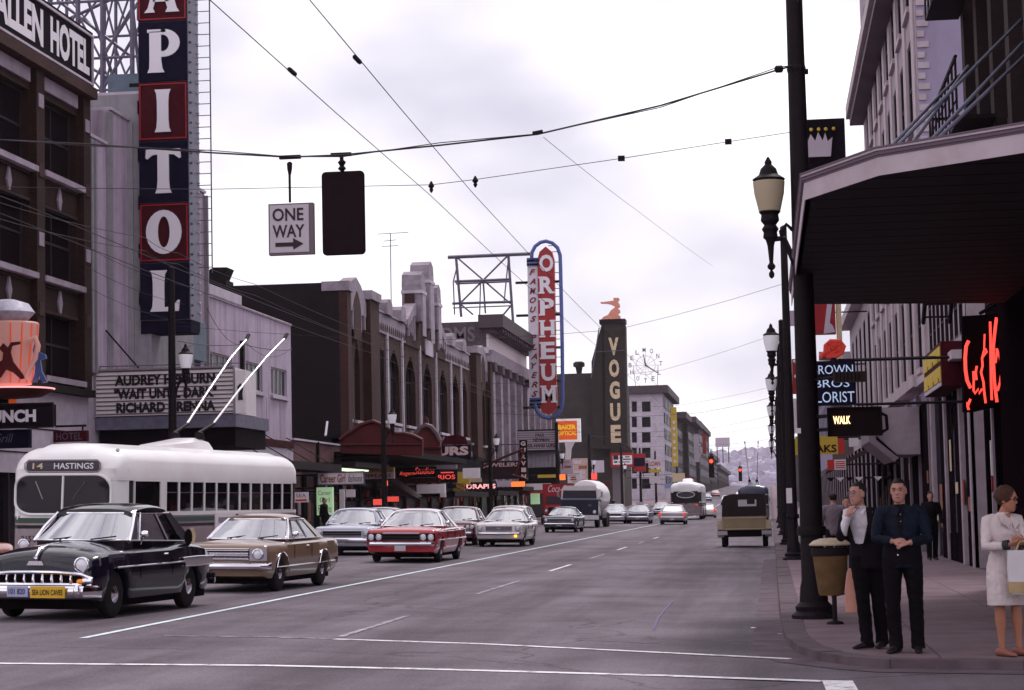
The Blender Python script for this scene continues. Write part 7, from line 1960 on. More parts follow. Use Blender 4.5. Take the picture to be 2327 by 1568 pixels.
        MB().lathe([(.20, w+.002), (.20, w+.012), (.17, w+.013), (.17, w+.006)], (0, 4.2, .85), axis='x', n=20).build('crest', 'sign_cream', root, smooth=True)
        MB().tube([(.98, .55, 2.9), (1.05, .5, 2.95)], .04).build('marker_lamp', 'chrome_dull', root)
        for s in (-1, 1): MB().ball((s*.95, .42, 2.62), .05, .04, .03, 8, 5).build('marker_lamp', 'amber', root)
    else:
        # rear: oval window, vents, lamps
        yb = L+.01
        ov = arc(0, 2.05, .72, .26, 0, 360, 28)[:-1]
        ro = MB().prism(ov, yb, yb+.012).build('rear_window', 'pane_mid', root); MB().tube([(x, yb+.012, z) for x, z in ov], .03, 5, wrap=True).build('window_rim', 'bus_cream', ro)
        bx('rear_belt', 'bus_line', root, -1.05, 1.05, yb-.005, yb+.02, 1.36, 1.50)
        bx('vent_panel', mat('bus_vent', (.36, .30, .27), .6, var=.3, scale=9), root, -.62, .62, yb, yb+.02, .62, 1.2)
        for k in range(5): bx('vent_slat', 'bus_grey', root, -.58, .58, yb+.021, yb+.035, .68+k*.1, .72+k*.1)
        for s in (-1, 1): bx('tail_light', 'tail_red', root, s*.78, s*.92, yb, yb+.03, 1.14, 1.26)
        bx('rear_lamp', 'under', root, -.06, .06, yb, yb+.03, 1.26, 1.34); bumper(root, L+.02, 1.15, .36, .50, 'bus_grey', dirn=1)
    # roof gear
    fair = []
    for y, hh, ww in ((4.6, .03, .30), (5.0, .10, .42), (6.0, .20, .5), (6.9, .30, .5), (7.4, .26, .46), (7.8, .05, .4)):
        fair.append([(ww, y, H-.05), (ww*.9, y, H+hh*.7), (ww*.5, y, H+hh), (-ww*.5, y, H+hh), (-ww*.9, y, H+hh*.7), (-ww, y, H-.05)])
    MB().loft(fair).build('roof_fairing', roofm, root, smooth=True)
    if poles:
        for s in (-1, 1):
            bs = MB().lathe([(.14, 0), (.10, .18), (.04, .22)], (s*.32, 7.0, H+.26), n=10).build('pole_base', 'iron', root)
            MB().tube([(s*.32, 6.9, H+.42), (s*.35, 7.9, H+.72)], .05, 6).build('pole_spring', 'iron', root)
            MB().tube([(s*.35, 7.8, H+.69), (s*.42, 9.5, H+1.75), (s*.50, 11.2, H+2.75), (s*.55, 12.6, H+3.45)], .030, 6).build('trolley_pole', 'bus_cream', root); MB().tube([(s*.55, 12.55, H+3.43), (s*.555, 12.75, H+3.58)], .05, 6).build('trolley_shoe', 'iron', root)
    return root
b1 = make_bus('white roofed trolleybus with two raised poles and HASTINGS sign')
b1.location = (-15.98, 45.4, tilt(-15.5)); b1.rotation_euler = (0, TILT, rad(-6.6)); b1.scale = (1.06, 1.03, .965)
b2 = make_bus('trolleybus seen from behind with an oval rear window', front=False, poles=False)
b2.location = (-7.75, 207, .17); b2.scale = (1.12, 1.12, 1.12); b2.rotation_euler = (0, 0, 0)
b3 = make_bus('bus with a dark blue roof hidden behind the canvas topped jeep', front=False, poles=True, roofm=mat('bus_blue', (.05, .052, .09), .35, coat=.3))
b3.location = (-1.5, 88, 0); b3.scale = (1, 1, 1)
# turn the two that drive away: shift so that the tail faces us
for b, yy in ((b2, 203.5), (b3, 187)):
    b.rotation_euler = (0, 0, pi); b.location.y = yy

# ---------------------------------------------------------------- canvas-topped utility truck (from behind)
mat('jeep_tan', (.33, .27, .15), .55, var=.15, scale=2, grime=.25); mat('canvas', (.030, .022, .022), .9, var=.3, bump=.3, bscale=20); mat('canvas_side', (.085, .066, .055), .9, var=.3)
j = empty('jeep', (0, 0, 0), 'tan canvas topped utility truck driving away near the right kerb', 'utility truck')
W_ = .80
MB().prism([(-W_, .62), (W_, .62), (W_, 1.12), (-W_, 1.12)], 0, 1.9).build('tub', 'jeep_tan', j)
tg = MB().box(-.70, .70, -.05, -.005, .64, 1.10).build('tailgate', 'jeep_tan', j)
for z in (.67, 1.07): bx('tailgate_rib', mat('jeep_light', (.46, .38, .26), .55), tg, -.70, .70, -.075, -.051, z-.02, z+.02)
for k in range(6): bx('tailgate_rib', 'jeep_tan', tg, -.6+k*.22, -.56+k*.22, -.07, -.051, .72, 1.02)
cv = []
for y, s in ((.0, 1.), (.6, 1.01), (1.2, 1.01), (1.9, .99)):
    cv.append([(W_*s, y, 1.12), (W_*.97*s, y, 1.70), (W_*.90, y, 1.86), (W_*.55, y, 1.93), (0, y, 1.95), (-W_*.55, y, 1.93), (-W_*.90, y, 1.86), (-W_*.97*s, y, 1.70), (-W_*s, y, 1.12)])
MB().loft(cv, closed=False).build('canvas_top', 'canvas_side', j, smooth=True)
MB().prism([(-W_, 1.12), (W_, 1.12), (W_*.97, 1.70), (W_*.90, 1.86), (W_*.55, 1.925), (-W_*.55, 1.925), (-W_*.90, 1.86), (-W_*.97, 1.70)], -.005, .0).build('rear_curtain', 'canvas', j)
rc = bx('rear_window', mat('plastic_window', (.50, .47, .50), .3), j, -.20, .46, -.02, -.006, 1.48, 1.72); bx('dark_patch', 'canvas', rc, .12, .40, -.024, -.021, 1.56, 1.72)
for s in (-1, 1):
    fd = []
    for k in range(9):
        a = pi*k/8; fd.append([(s*.74, .62-.46*cos(a), .42+.50*sin(a)), (s*.98, .62-.44*cos(a), .42+.47*sin(a)), (s*.98, .62-.44*cos(a), .36+.45*sin(a)), (s*.74, .62-.46*cos(a), .38+.46*sin(a))])
    MB().loft(fd).build('mudguard', 'jeep_tan', j, smooth=True)
    bx('rear_corner', 'jeep_light', j, s*.78, s*.97, -.02, .28, .66, .98)
    bx('bumperette', 'chrome_dull', j, s*.62 if s > 0 else -1.0, 1.0 if s > 0 else -.62, -.10, -.03, .46, .60)
    bx('tail_light', 'sign_cream', j, s*.86, s*.95, -.035, -.021, .84, .94)
    for y in (.62, 2.6): wheel(j, s*.74, y, .37, .19, s, 'rim_dark', .5)
bx('chassis', 'under', j, -.62, .62, -.02, 3.2, .38, .62); bx('bonnet', 'jeep_tan', j, -.62, .62, 2.2, 3.3, .7, 1.15); bx('windscreen', 'canvas', j, -.76, .76, 1.9, 1.96, 1.12, 1.75)
place(j, -1.0, 75.6, 0)

# ---------------------------------------------------------------- tanker and delivery trucks
mat('truck_navy', (.020, .022, .045), .3, coat=.4); mat('truck_white', (.70, .67, .68), .35, var=.08); mat('truck_red', (.32, .02, .025), .4, coat=.3)
t = empty('tanker_truck', (0, 0, 0), 'white and navy cab tanker truck behind the dark green coupe', 'truck')
MB().box(-1.2, 1.2, 0, 1.6, .75, 1.78).build('cab_front', 'truck_navy', t)
MB().prism([(-1.2, 1.78), (1.2, 1.78), (1.16, 2.45), (1.0, 2.66), (-1.0, 2.66), (-1.16, 2.45)], .06, 1.7).build('cab_top', 'truck_white', t)
ws = MB().prism([(-1.08, 1.86), (1.08, 1.86), (1.04, 2.36), (-1.04, 2.36)], .02, .055).build('windscreen', 'pane_mid', t); bx('centre_bar', 'truck_navy', ws, -.03, .03, .005, .02, 1.86, 2.36)
bx('bumper', 'truck_white', t, -1.22, 1.22, -.12, .0, .52, .80); bx('belt_line', 'sign_blue', t, -1.21, 1.21, -.015, -.001, 1.74, 1.80); bx('badge', 'steel', t, .55, .75, -.02, -.001, 1.35, 1.5)
MB().lathe([(.6, 1.9), (1.05, 2.1), (1.1, 2.4), (1.1, 6.6), (1.0, 6.9)], (.12, 0, 1.95), axis='y', n=20).build('tank', 'truck_white', t, smooth=True)
bx('chassis', 'under', t, -.9, .9, .2, 7, .45, .85)
for s in (-1, 1):
    for y in (.9, 5.3, 6.3): wheel(t, s*1.02, y, .48, .28, s, 'rim_dark', .5)
    lamp(t, s*.95, -.02, 1.0, .11); bx('side_tank', 'truck_navy', t, s*.95, s*1.22, 2.0, 4.4, .6, 1.1)
    MB().tube([(s*1.2, .3, 1.8), (s*1.4, .2, 2.1)], .03).build('mirror_arm', 'chrome_dull', t); bx('mirror', 'chrome_dull', t, s*1.34, s*1.46, .15, .2, 1.95, 2.3)
place(t, -12.1, 131, -2)
t = empty('delivery_truck', (0, 0, 0), 'red soft drink delivery truck with white script parked at the kerb', 'truck')
MB().box(-1.15, 1.15, 2.2, 6.5, .8, 2.95).build('box_body', 'truck_red', t)
fd = Fr(0, 2.2, 0); lettering('Coca-Cola', fd, -.75, 1.05, 2.35, 2.85, .012, 'letter_white', t, .0, .35)
MB().prism([(-.95, 1.35), (.95, 1.35), (.85, 2.15), (-.85, 2.15)], 1.1, 2.2).build('cab', 'truck_red', t); MB().prism([(-.8, 1.5), (.8, 1.5), (.74, 2.05), (-.74, 2.05)], 1.06, 1.1).build('windscreen', 'pane_mid', t)
MB().prism([(-.8, .75), (.8, .75), (.72, 1.38), (-.72, 1.38)], 0, 1.1).build('bonnet', mat('truck_rose', (.42, .06, .07), .4, coat=.3), t); bx('grille', 'under', t, -.5, .5, -.02, -.001, .8, 1.25); bumper(t, -.1, 1.0, .5, .65)
bx('chassis', 'under', t, -.8, .8, .2, 6.3, .4, .8)
for s in (-1, 1):
    for y in (.8, 5.2): wheel(t, s*.95, y, .42, .24, s, 'rim_dark', .5)
    lamp(t, s*.65, -.02, 1.0, .1)
place(t, -15.4, 147.8, 0)
# ================================================================== PEOPLE
mat('skin', (.40, .215, .155), .6, var=.08, scale=9); mat('skin_tan', (.36, .17, .10), .6)
mat('hair_black', (.012, .009, .009), .6); mat('hair_brown', (.07, .035, .022), .7, var=.4, scale=30, bump=.6, bscale=60)
mat('suit_black', (.010, .008, .012), .85, var=.3, scale=6, spec=.08, bump=.25, bscale=14); mat('trouser_black', (.008, .007, .009), .9, var=.3, scale=5, spec=.06, bump=.3, bscale=9)
mat('shirt_white', (.62, .58, .62), .8, var=.12, scale=8, bump=.3, bscale=16); mat('jacket_blue', (.006, .011, .024), .8, var=.45, scale=7, bump=.4, bscale=14, spec=.15)
mat('coat_beige', (.60, .51, .50), .9, var=.08, scale=5, bump=.35, bscale=60); mat('shoe_black', (.012, .010, .011), .45); mat('glove', (.03, .028, .035), .7)
mat('sandal', (.24, .10, .07), .5); mat('cloth_grey', (.16, .14, .15), .9, var=.2); mat('cloth_orange', (.34, .08, .03), .9, var=.2); mat('lip', (.30, .10, .08), .5); mat('eye_dark', (.02, .015, .015), .3)

def ell(c, rx, ry, yaw=0., n=14, tilt_=(0, 0)):
    r = []
    for k in range(n):
        a = 2*pi*k/n; x, y = rx*cos(a), ry*sin(a)
        r.append((c[0]+x*cos(yaw)-y*sin(yaw), c[1]+x*sin(yaw)+y*cos(yaw), c[2]+x*tilt_[0]+y*tilt_[1]))
    return r
HEADT = [(0, .022, .060, -.02), (.05, .040, .078, .0), (.12, .052, .084, .025), (.22, .062, .086, .05), (.32, .067, .084, .068), (.42, .071, .086, .082), (.52, .074, .085, .094), (.62, .076, .088, .1), (.74, .074, .085, .1), (.85, .064, .068, .088), (.94, .042, .042, .06), (1, .012, .012, .015)]
def person(name, label, J, mats, yaw=0., head_yaw=0., voxel=.010, sex='m', hair='hair_black', nod=0., shirt=None, build=1., coat=None, fingers=True, group=None, hairstyle='short'):
    """one continuous body grown over a posed skeleton; J holds joint positions in metres above the ground"""
    root = empty(name, (0, 0, 0), label, 'person', group)
    src = MB()
    M = list(dict.fromkeys(list(mats.values())+[hair]))
    idx = {m: i for i, m in enumerate(M)}
    V = lambda k: Vector(J[k])
    def use(part): src.cm = idx[mats[part]]
    b = build
    # torso
    pel, wa, chs, sh, nk, hd = V('pelvis'), V('waist'), V('chest'), V('shoulders'), V('neck'), V('head')
    use('top')
    tors = [(pel+Vector((0, 0, -.10)), .165*b, .115*b), (pel, .170*b, .122*b), (wa, .155*b, .115*b), ((wa+chs)/2, .168*b, .122*b), (chs, .185*b, .128*b), (sh+Vector((0, 0, -.05)), .185*b, .110*b), (sh, .155*b, .092*b), (sh+Vector((0, 0, .045)), .095*b, .075*b), (nk, .062, .062)]
    if coat:
        tors = [(pel+Vector((*o, z-pel.z)), w, d) for z, w, d, o in coat]+tors[2:]
    src.loft([ell(p, rx, ry, yaw, 20) for p, rx, ry in tors])
    use('skin')
    src.loft([ell(nk+Vector((0, 0, -.05)), .060, .062, head_yaw), ell(nk, .056, .058, head_yaw), ell((nk+hd)/2+Vector((0, 0, -.02)), .053, .057, head_yaw), ell(hd+Vector((0, 0, -.04)), .05, .055, head_yaw)])
    # head
    hh = .235; rows_ = []
    for t, w, f_, bk in HEADT:
        ring_ = []
        for k in range(20):
            a = 2*pi*k/20; x = w*cos(a); y = sin(a)
            y = y*(bk+f_)/2*1.0+(bk-f_)/2
            ring_.append((x, y, (t-.5)*hh))
        rows_.append(ring_)
    def hx(p):
        x, y, z = p; y, z = y*cos(nod)-z*sin(nod), y*sin(nod)+z*cos(nod)
        return (hd.x+x*cos(head_yaw)-y*sin(head_yaw), hd.y+x*sin(head_yaw)+y*cos(head_yaw), hd.z+z)
    src.loft([[hx(p) for p in r] for r in rows_])
    # nose, brow, ears, chin
    src.add([hx(p) for p in ((0, -.08, .025), (-.015, -.085, -.028), (.015, -.085, -.028), (0, -.112, -.022), (0, -.075, -.035), (0, -.10, 0))], [(0, 1, 5), (0, 5, 2), (1, 3, 5), (5, 3, 2), (1, 4, 3), (3, 4, 2), (0, 2, 4, 1)])
    for s in (-1, 1):
        src.loft([ell(hx((s*.074, .012, z)), .012, .020, head_yaw, 8) for z in (-.03, -.01, .012, .028)])
    src.tube([hx((-.045, -.078, .030)), hx((0, -.086, .030)), hx((.045, -.078, .030))], .010, 6)
    # arms
    for sd in ('l', 'r'):
        s0, el, wr = V('sh_'+sd), V('el_'+sd), V('wr_'+sd)
        use('sleeve')
        src.tube([sh.lerp(s0, .55), s0, s0.lerp(el, .3), s0.lerp(el, .75), el, el.lerp(wr, .3), el.lerp(wr, .92)], [.07*b, .068*b, .062*b, .055*b, .053*b, .050*b, .040*b], 12)
        use('hand')
        hdv = V('hand_'+sd)-wr; d = hdv.normalized(); pn = Vector(J.get('palm_'+sd, (1, 0, 0))).normalized(); sdv = d.cross(pn).normalized(); pn = sdv.cross(d)
        src.tube([el.lerp(wr, .9), wr], [.030, .026], 8)
        w0 = wr
        def pt(a, bb, c): return w0+d*a+sdv*bb+pn*c
        rows_ = []
        for a, w, t in ((0, .024, .018), (.03, .034, .016), (.06, .040, .015), (.088, .040, .013)):
            rows_.append([tuple(pt(a, w*cos(2*pi*k/10), t*sin(2*pi*k/10))) for k in range(10)])
        src.loft(rows_)
        if fingers:
            cu = J.get('curl_'+sd, .5)
            for k, (bb, ln) in enumerate(((-.031, .066), (-.0105, .076), (.0105, .072), (.031, .056))):
                p0 = pt(.080, bb, 0); a1, a2, a3 = cu*.6, cu*1.5, cu*2.2
                p1 = p0+(d*cos(a1)+pn*sin(a1))*ln*.45; p2 = p1+(d*cos(a2)+pn*sin(a2))*ln*.32; p3 = p2+(d*cos(a3)+pn*sin(a3))*ln*.25
                src.tube([p0, p1, p2, p3], [.0095, .009, .0082, .0065], 6)
            q0 = pt(.02, -.032, .004); q1 = q0+(d*.75-sdv*.6+pn*.25).normalized()*.04; q2 = q1+(d*.9-sdv*.1+pn*.5).normalized()*.032
            src.tube([q0, q1, q2], [.013, .011, .008], 6)
    # legs and feet
    for sd in ('l', 'r'):
        hp, kn, an, to = V('hip_'+sd), V('kn_'+sd), V('an_'+sd), V('toe_'+sd)
        use('leg')
        if mats['leg'] in ('skin', 'skin_tan'):
            src.tube([hp, hp.lerp(kn, .6), kn, kn.lerp(an, .3), kn.lerp(an, .7), an], [.075, .062, .050, .055, .036, .030], 12)
        else:
            src.tube([hp+Vector((0, 0, .04)), hp.lerp(kn, .3), hp.lerp(kn, .7), kn, kn.lerp(an, .35), kn.lerp(an, .8), an+Vector((0, 0, -.045))], [.100*b, .096*b, .082*b, .073*b, .072*b, .066*b, .068*b], 14)
        use('shoe')
        dv = (to-an); dv.z = 0; dv.normalize(); sv = Vector((-dv.y, dv.x, 0)); rows_ = []
        for t, w, h0, h1 in ((-.085, .02, .012, .05), (-.07, .034, .0, .075), (-.02, .038, .0, .090), (.05, .038, .0, .080), (.10, .043, .0, .060), (.15, .040, .0, .048), (.185, .026, .004, .036), (.20, .010, .010, .024)):
            c_ = Vector((an.x, an.y, 0))+dv*t
            rows_.append([tuple(c_+sv*(w*cos(2*pi*k/10))+Vector((0, 0, (h0+h1)/2+(h1-h0)/2*sin(2*pi*k/10)))) for k in range(10)])
        src.loft(rows_)
    # fuse into one skin
    me = bpy.data.meshes.new('tmp'); me.from_pydata([tuple(v) for v in src.v], [], src.f)
    bm = bmesh.new(); bm.from_mesh(me); bmesh.ops.recalc_face_normals(bm, faces=bm.faces); bm.to_mesh(me); bm.free()
    o = bpy.data.objects.new('tmp', me); COL.objects.link(o)
    md = o.modifiers.new('r', 'REMESH'); md.mode = 'VOXEL'; md.voxel_size = voxel
    sm = o.modifiers.new('s', 'SMOOTH'); sm.iterations = 3; sm.factor = .5
    dg = bpy.context.evaluated_depsgraph_get(); res = bpy.data.meshes.new_from_object(o.evaluated_get(dg))
    bpy.data.objects.remove(o); bpy.data.meshes.remove(me)
    tree = BVHTree.FromPolygons([tuple(v) for v in src.v], src.f)
    res.materials.clear()
    for m in M: res.materials.append(MATS[m])
    mi = []
    fwd = Vector((sin(yaw), -cos(yaw), 0)); rgt = Vector((cos(yaw), sin(yaw), 0))
    for p in res.polygons:
        c_ = p.center; q = tree.find_nearest(c_); m = src.mi[q[2]] if q[2] is not None else 0
        if shirt and m == idx[mats['top']]:
            rel = c_-chs; u = rel.dot(rgt); dpt = rel.dot(fwd)
            z0, z1, w = shirt
            if dpt > .02 and z0 < c_.z < z1 and abs(u-.0) < w*((c_.z-z0)/(z1-z0))**.75: m = idx[mats['shirt']]
        mi.append(m)
    cl = {idx[m] for m in M if not m.startswith(('skin', 'hair', 'shoe', 'sandal'))}
    dv_ = {}
    for p in res.polygons:
        if mi[p.index] in cl:
            for v_ in p.vertices: dv_[v_] = 1
    nn_ = [tuple(n_.vector) for n_ in res.vertex_normals]; cs_ = [v_.co.copy() for v_ in res.vertices]
    for v_ in dv_:
        c_ = cs_[v_]
        cs_[v_] = c_+Vector(nn_[v_])*(.007*noise.noise((c_.x*11, c_.y*11, c_.z*16+c_.x*9))+.0035*noise.noise((c_.x*30, c_.y*30, c_.z*22)))
    res.vertices.foreach_set('co', [x for c_ in cs_ for x in c_]); res.polygons.foreach_set('material_index', mi); res.polygons.foreach_set('use_smooth', [True]*len(mi)); res.name = 'body'
    body_ = link('body', res, root)
    # hair, eyes, brows, mouth
    hb_ = MB()
    if hairstyle == 'short':
        rr_ = []
        for t, w, f_, bk in HEADT[4:]:
            e_ = 1.07; ring_ = []
            fl = max(0, min(1, (t-.62)/.2))           # the hairline climbs at the front
            for k in range(24):
                a = 2*pi*k/24; x = w*cos(a); yy = sin(a); lim = -.35 if t < .62 else -1.1
                y = yy*(bk+f_)/2+(bk-f_)/2
                if yy < (-.25 if t < .66 else -.62) and t < .82: ring_.append((x*.93, y*.86+.006, (t-.5)*hh)); continue
                q_ = 1.05+.035*noise.noise((x*60, y*60, t*9)); fr_ = 1.0 if yy > -.3 else .985
                ring_.append((x*q_*fr_, y*q_*fr_+.005, (t-.5)*hh+.006+.008*(t > .9)+.004*noise.noise((x*80, y*80, 1))))
            rr_.append(ring_)
        hb_.loft([[hx(p) for p in r] for r in rr_])
    else:
        n_ = 18; m_ = 12
        for i in range(m_+1):
            pass
        rr_ = []
        for i in range(m_+1):
            t = -pi/2+pi*i/m_; ring_ = []
            for k in range(n_):
                a = 2*pi*k/n_; q = max(cos(t), .03)
                x, y, z = .100*q*cos(a), .108*q*sin(a)+.030, .105*sin(t)+.038
                nz_ = 1+.09*noise.noise((x*38, y*38, z*38))+.05*noise.noise((x*90, y*90, z*90))
                ring_.append((x*nz_, y*nz_, z*nz_))
            rr_.append(ring_)
        hb_.loft([[hx(p) for p in r] for r in rr_])
    hb_.build('hair', hair, root, smooth='all')
    if fingers:
        for s in (-1, 1):
            MB().ball(hx((s*.031, -.077, .012)), .011, .007, .007, 8, 5).build('eye', 'eye_dark', root, smooth='all')
            MB().tube([hx((s*.015, -.091, .033)), hx((s*.032, -.090, .037)), hx((s*.048, -.080, .031))], .005, 5).build('eyebrow', hair, root)
        MB().tube([hx((-.022, -.083, -.062)), hx((0, -.089, -.060)), hx((.022, -.083, -.062))], .005, 5).build('mouth', 'lip', root)
    root['_hx'] = 0
    return root, hx
def standing(h=1.74, lean=0., step=.0, sw=.1):
    """a relaxed standing or walking skeleton"""
    k = h/1.74
    J = dict(pelvis=(0, 0, .95), waist=(0, 0, 1.06), chest=(0, -.005, 1.28), shoulders=(0, 0, 1.43), neck=(0, -.005, 1.49), head=(0, -.02, 1.618),
        sh_l=(-.20, 0, 1.41), el_l=(-.25, .03, 1.13), wr_l=(-.25, -.04+step*.5, .90), hand_l=(-.245, -.06+step*.5, .82), sh_r=(.20, 0, 1.41), el_r=(.25, .03, 1.13), wr_r=(.25, -.04-step*.5, .90), hand_r=(.245, -.06-step*.5, .82),
        hip_l=(-.09, 0, .92), kn_l=(-.10, -.03-step*.5, .50), an_l=(-.11, -step, .09), toe_l=(-.13, -.15-step, .03), hip_r=(.09, 0, .92), kn_r=(.10, -.02+step*.4, .50), an_r=(.11, step, .09), toe_r=(.13, -.15+step, .03), palm_l=(1, 0, 0), palm_r=(-1, 0, 0))
    if k != 1: J = {a: (tuple(c*k for c in v) if not a.startswith('palm') else v) for a, v in J.items()}
    return J
DM = dict(top='suit_black', sleeve='suit_black', skin='skin', hand='skin', leg='trouser_black', shoe='shoe_black', shirt='shirt_white')

# man smoking, open dark jacket over a white shirt
J = standing()
J.update(pelvis=(.03, .01, .95), waist=(.02, .0, 1.07), chest=(-.005, -.01, 1.29), shoulders=(-.02, 0, 1.43), neck=(-.03, -.02, 1.49), head=(-.05, -.045, 1.615),
    sh_l=(-.18, -.07, 1.40), el_l=(-.245, -.20, 1.17), wr_l=(-.165, -.23, 1.40), hand_l=(-.125, -.20, 1.48), palm_l=(.6, .6, .1), curl_l=.55,
    sh_r=(.15, .09, 1.40), el_r=(.215, .13, 1.12), wr_r=(.205, .06, .90), hand_r=(.20, .03, .82), palm_r=(-1, 0, 0), curl_r=.45,
    hip_l=(-.05, -.02, .92), hip_r=(.11, .04, .92), kn_l=(-.03, -.06, .50), kn_r=(.13, .0, .50), an_l=(.0, -.02, .09), toe_l=(-.13, -.12, .03), an_r=(.16, .06, .09), toe_r=(.10, -.10, .03))
m1, hx = person('person', 'man in open dark jacket and white shirt smoking at the kerb', J, DM, yaw=rad(-28), head_yaw=rad(-48), voxel=.0065, shirt=(1.00, 1.50, .15), build=1.0)
yw = rad(-28); fwd = Vector((sin(yw), -cos(yw), 0)); rgt = Vector((cos(yw), sin(yw), 0)); cc = Vector(J['chest'])
for s in (-1, 1):
    lap = [cc+rgt*(s*a)+fwd*d_+Vector((0, 0, z)) for a, d_, z in ((.085, .078, .19), (.145, .066, .16), (.165, .088, .02), (.075, .138, -.20), (.045, .140, -.26), (.12, .120, -.02))]
    MB().add([tuple(p) for p in lap]+[tuple(p+fwd*.012) for p in lap], [(0, 1, 2, 5), (5, 2, 3, 4), (6, 7, 8, 11), (11, 8, 9, 10)]).build('lapel', 'suit_black', m1, smooth='all')
    col_ = [cc+rgt*(s*a)+fwd*d_+Vector((0, 0, z)) for a, d_, z in ((.0, .075, .13), (.05, .085, .21), (.085, .055, .19), (.06, .095, .10))]
    MB().add([tuple(p+fwd*.02) for p in col_], [(0, 1, 2, 3)]).build('shirt_collar', 'shirt_white', m1)
# jacket skirts below the waist
MB().loft([ell((.02, .0, z), rx, ry, yw, 20) for z, rx, ry in ((.84, .192, .140), (.95, .188, .136), (1.05, .176, .128), (1.10, .168, .120))], caps=False).build('jacket_skirt', 'suit_black', m1, smooth='all')
ear = [hx((s*.075, -.0, .02)) for s in (-1, 1)]
MB().tube([tuple(Vector(J['wr_l'])+Vector((.03, -.03, .11))), tuple(Vector(J['wr_l'])+Vector((.01, -.07, .115)))], .004, 5).build('cigarette', 'paper', m1)
for s in (-1, 1): MB().tube([hx((s*.031+.020*cos(2*pi*k/12), -.094, .010+.016*sin(2*pi*k/12))) for k in range(12)], .0022, 4, wrap=True).build('spectacle_rim', 'chrome_dull', m1)
p = gnd(1980, 1474, SW); m1.location = (p.x-.04, p.y, SW+.003)
# shopping bag hanging behind him
b_ = gnd(1938, 1330, 0)
e = empty('paper_bag', (p.x-.18, p.y+.12, SW+.35), 'pink paper bag held behind the smoking man', 'bag')
MB().loft([[(p.x-.18+dx*k, p.y+.12+dy*k, z) for dx, dy in ((-.07, -.03), (.07, -.03), (.07, .03), (-.07, .03))] for z, k in ((SW+.38, 1), (SW+.60, .95), (SW+.78, .6), (SW+.86, .2))]).build('bag_body', mat('bag_pink', (.62, .30, .22), .7, var=.2), e)

# man in the blue-black jacket with folded arms
J = standing(1.76)
J.update(head=(-.015, -.03, 1.635), neck=(-.005, -.01, 1.50), sh_l=(-.205, -.01, 1.42), el_l=(-.262, -.08, 1.16), wr_l=(-.10, -.215, 1.13), hand_l=(-.02, -.23, 1.14), palm_l=(0, .6, -.8), curl_l=.6,
    sh_r=(.205, .02, 1.42), el_r=(.262, -.07, 1.15), wr_r=(.06, -.235, 1.115), hand_r=(-.03, -.25, 1.10), palm_r=(0, .6, -.8), curl_r=.7,
    hip_l=(-.10, 0, .93), hip_r=(.10, 0, .93), kn_l=(-.11, -.02, .50), kn_r=(.12, -.02, .50), an_l=(-.09, .0, .09), toe_l=(-.17, -.14, .03), an_r=(.13, .0, .09), toe_r=(.12, -.17, .03))
D2 = dict(DM, top='jacket_blue', sleeve='jacket_blue', shirt='suit_black')
m2, hx = person('person', 'man in dark blue jacket with folded arms at the kerb', J, D2, yaw=rad(-6), head_yaw=rad(-12), voxel=.0065, shirt=(1.12, 1.52, .05), build=1.03, nod=.05)
MB().loft([ell((.0, .005, z), rx, ry, rad(-6), 20) for z, rx, ry in ((.90, .190, .142), (.98, .200, .15), (1.06, .192, .142), (1.10, .18, .13))], caps=False).build('jacket_hem', 'suit_black', m2, smooth='all')
for z in (1.40, 1.33): MB().ball((-.01, -.133, z), .005, n=6, m=4).build('button', 'shirt_white', m2)
MB().ball((-.05, -.155, .99), .009, .006, .011, 8, 5).build('key_fob', 'chrome', m2)
for s in (-1, 1): MB().add([(s*.015-.005, -.132, 1.46), (s*.085, -.09, 1.50), (s*.105, -.10, 1.43), (s*.05, -.142, 1.38)], [(0, 1, 2, 3)]).build('collar', 'jacket_blue', m2)
p = gnd(2058, 1484, SW); m2.location = (p.x, p.y, SW+.003)

# woman in the beige coat, turned to the right
J = standing(1.64)
J.update(pelvis=(0, 0, .90), waist=(0, 0, 1.0), chest=(0, 0, 1.20), shoulders=(.0, .0, 1.34), neck=(.02, -.015, 1.40), head=(.055, -.04, 1.525),
    sh_l=(-.15, -.05, 1.32), el_l=(-.19, -.17, 1.07), wr_l=(.02, -.27, 1.09), hand_l=(.10, -.28, 1.11), palm_l=(0, .5, .8), curl_l=.8,
    sh_r=(.15, .06, 1.32), el_r=(.22, -.03, 1.06), wr_r=(.16, -.20, 1.10), hand_r=(.11, -.26, 1.13), palm_r=(-.6, .3, .6), curl_r=.8,
    hip_l=(-.07, -.01, .86), hip_r=(.09, .02, .86), kn_l=(-.06, -.03, .47), kn_r=(.10, .01, .47), an_l=(-.05, .0, .09), toe_l=(.05, -.13, .03), an_r=(.12, .04, .09), toe_r=(.24, -.07, .03))
D3 = dict(top='coat_beige', sleeve='coat_beige', skin='skin_tan', hand='skin_tan', leg='skin_tan', shoe='sandal', shirt='coat_beige')
lady, hx = person('person', 'woman in a long beige coat with brown curly hair at the right edge', J, D3, yaw=rad(38), head_yaw=rad(62), voxel=.0065, hair='hair_brown', hairstyle='curly', build=.96, nod=.12,
    coat=[(.50, .205, .165, (.01, 0)), (.60, .205, .165, (.01, 0)), (.72, .20, .16, (.005, 0)), (.84, .19, .15, (0, 0)), (.93, .175, .138, (0, 0))])
yw = rad(38); fwd = Vector((sin(yw), -cos(yw), 0)); rgt = Vector((cos(yw), sin(yw), 0))
MB().tube([tuple(Vector((.0, 0, z))+fwd*d_+rgt*.01) for z, d_ in ((.52, .166), (.75, .165), (.95, .142), (1.15, .132), (1.30, .11))], .006, 5).build('coat_seam', 'coat_beige', lady)
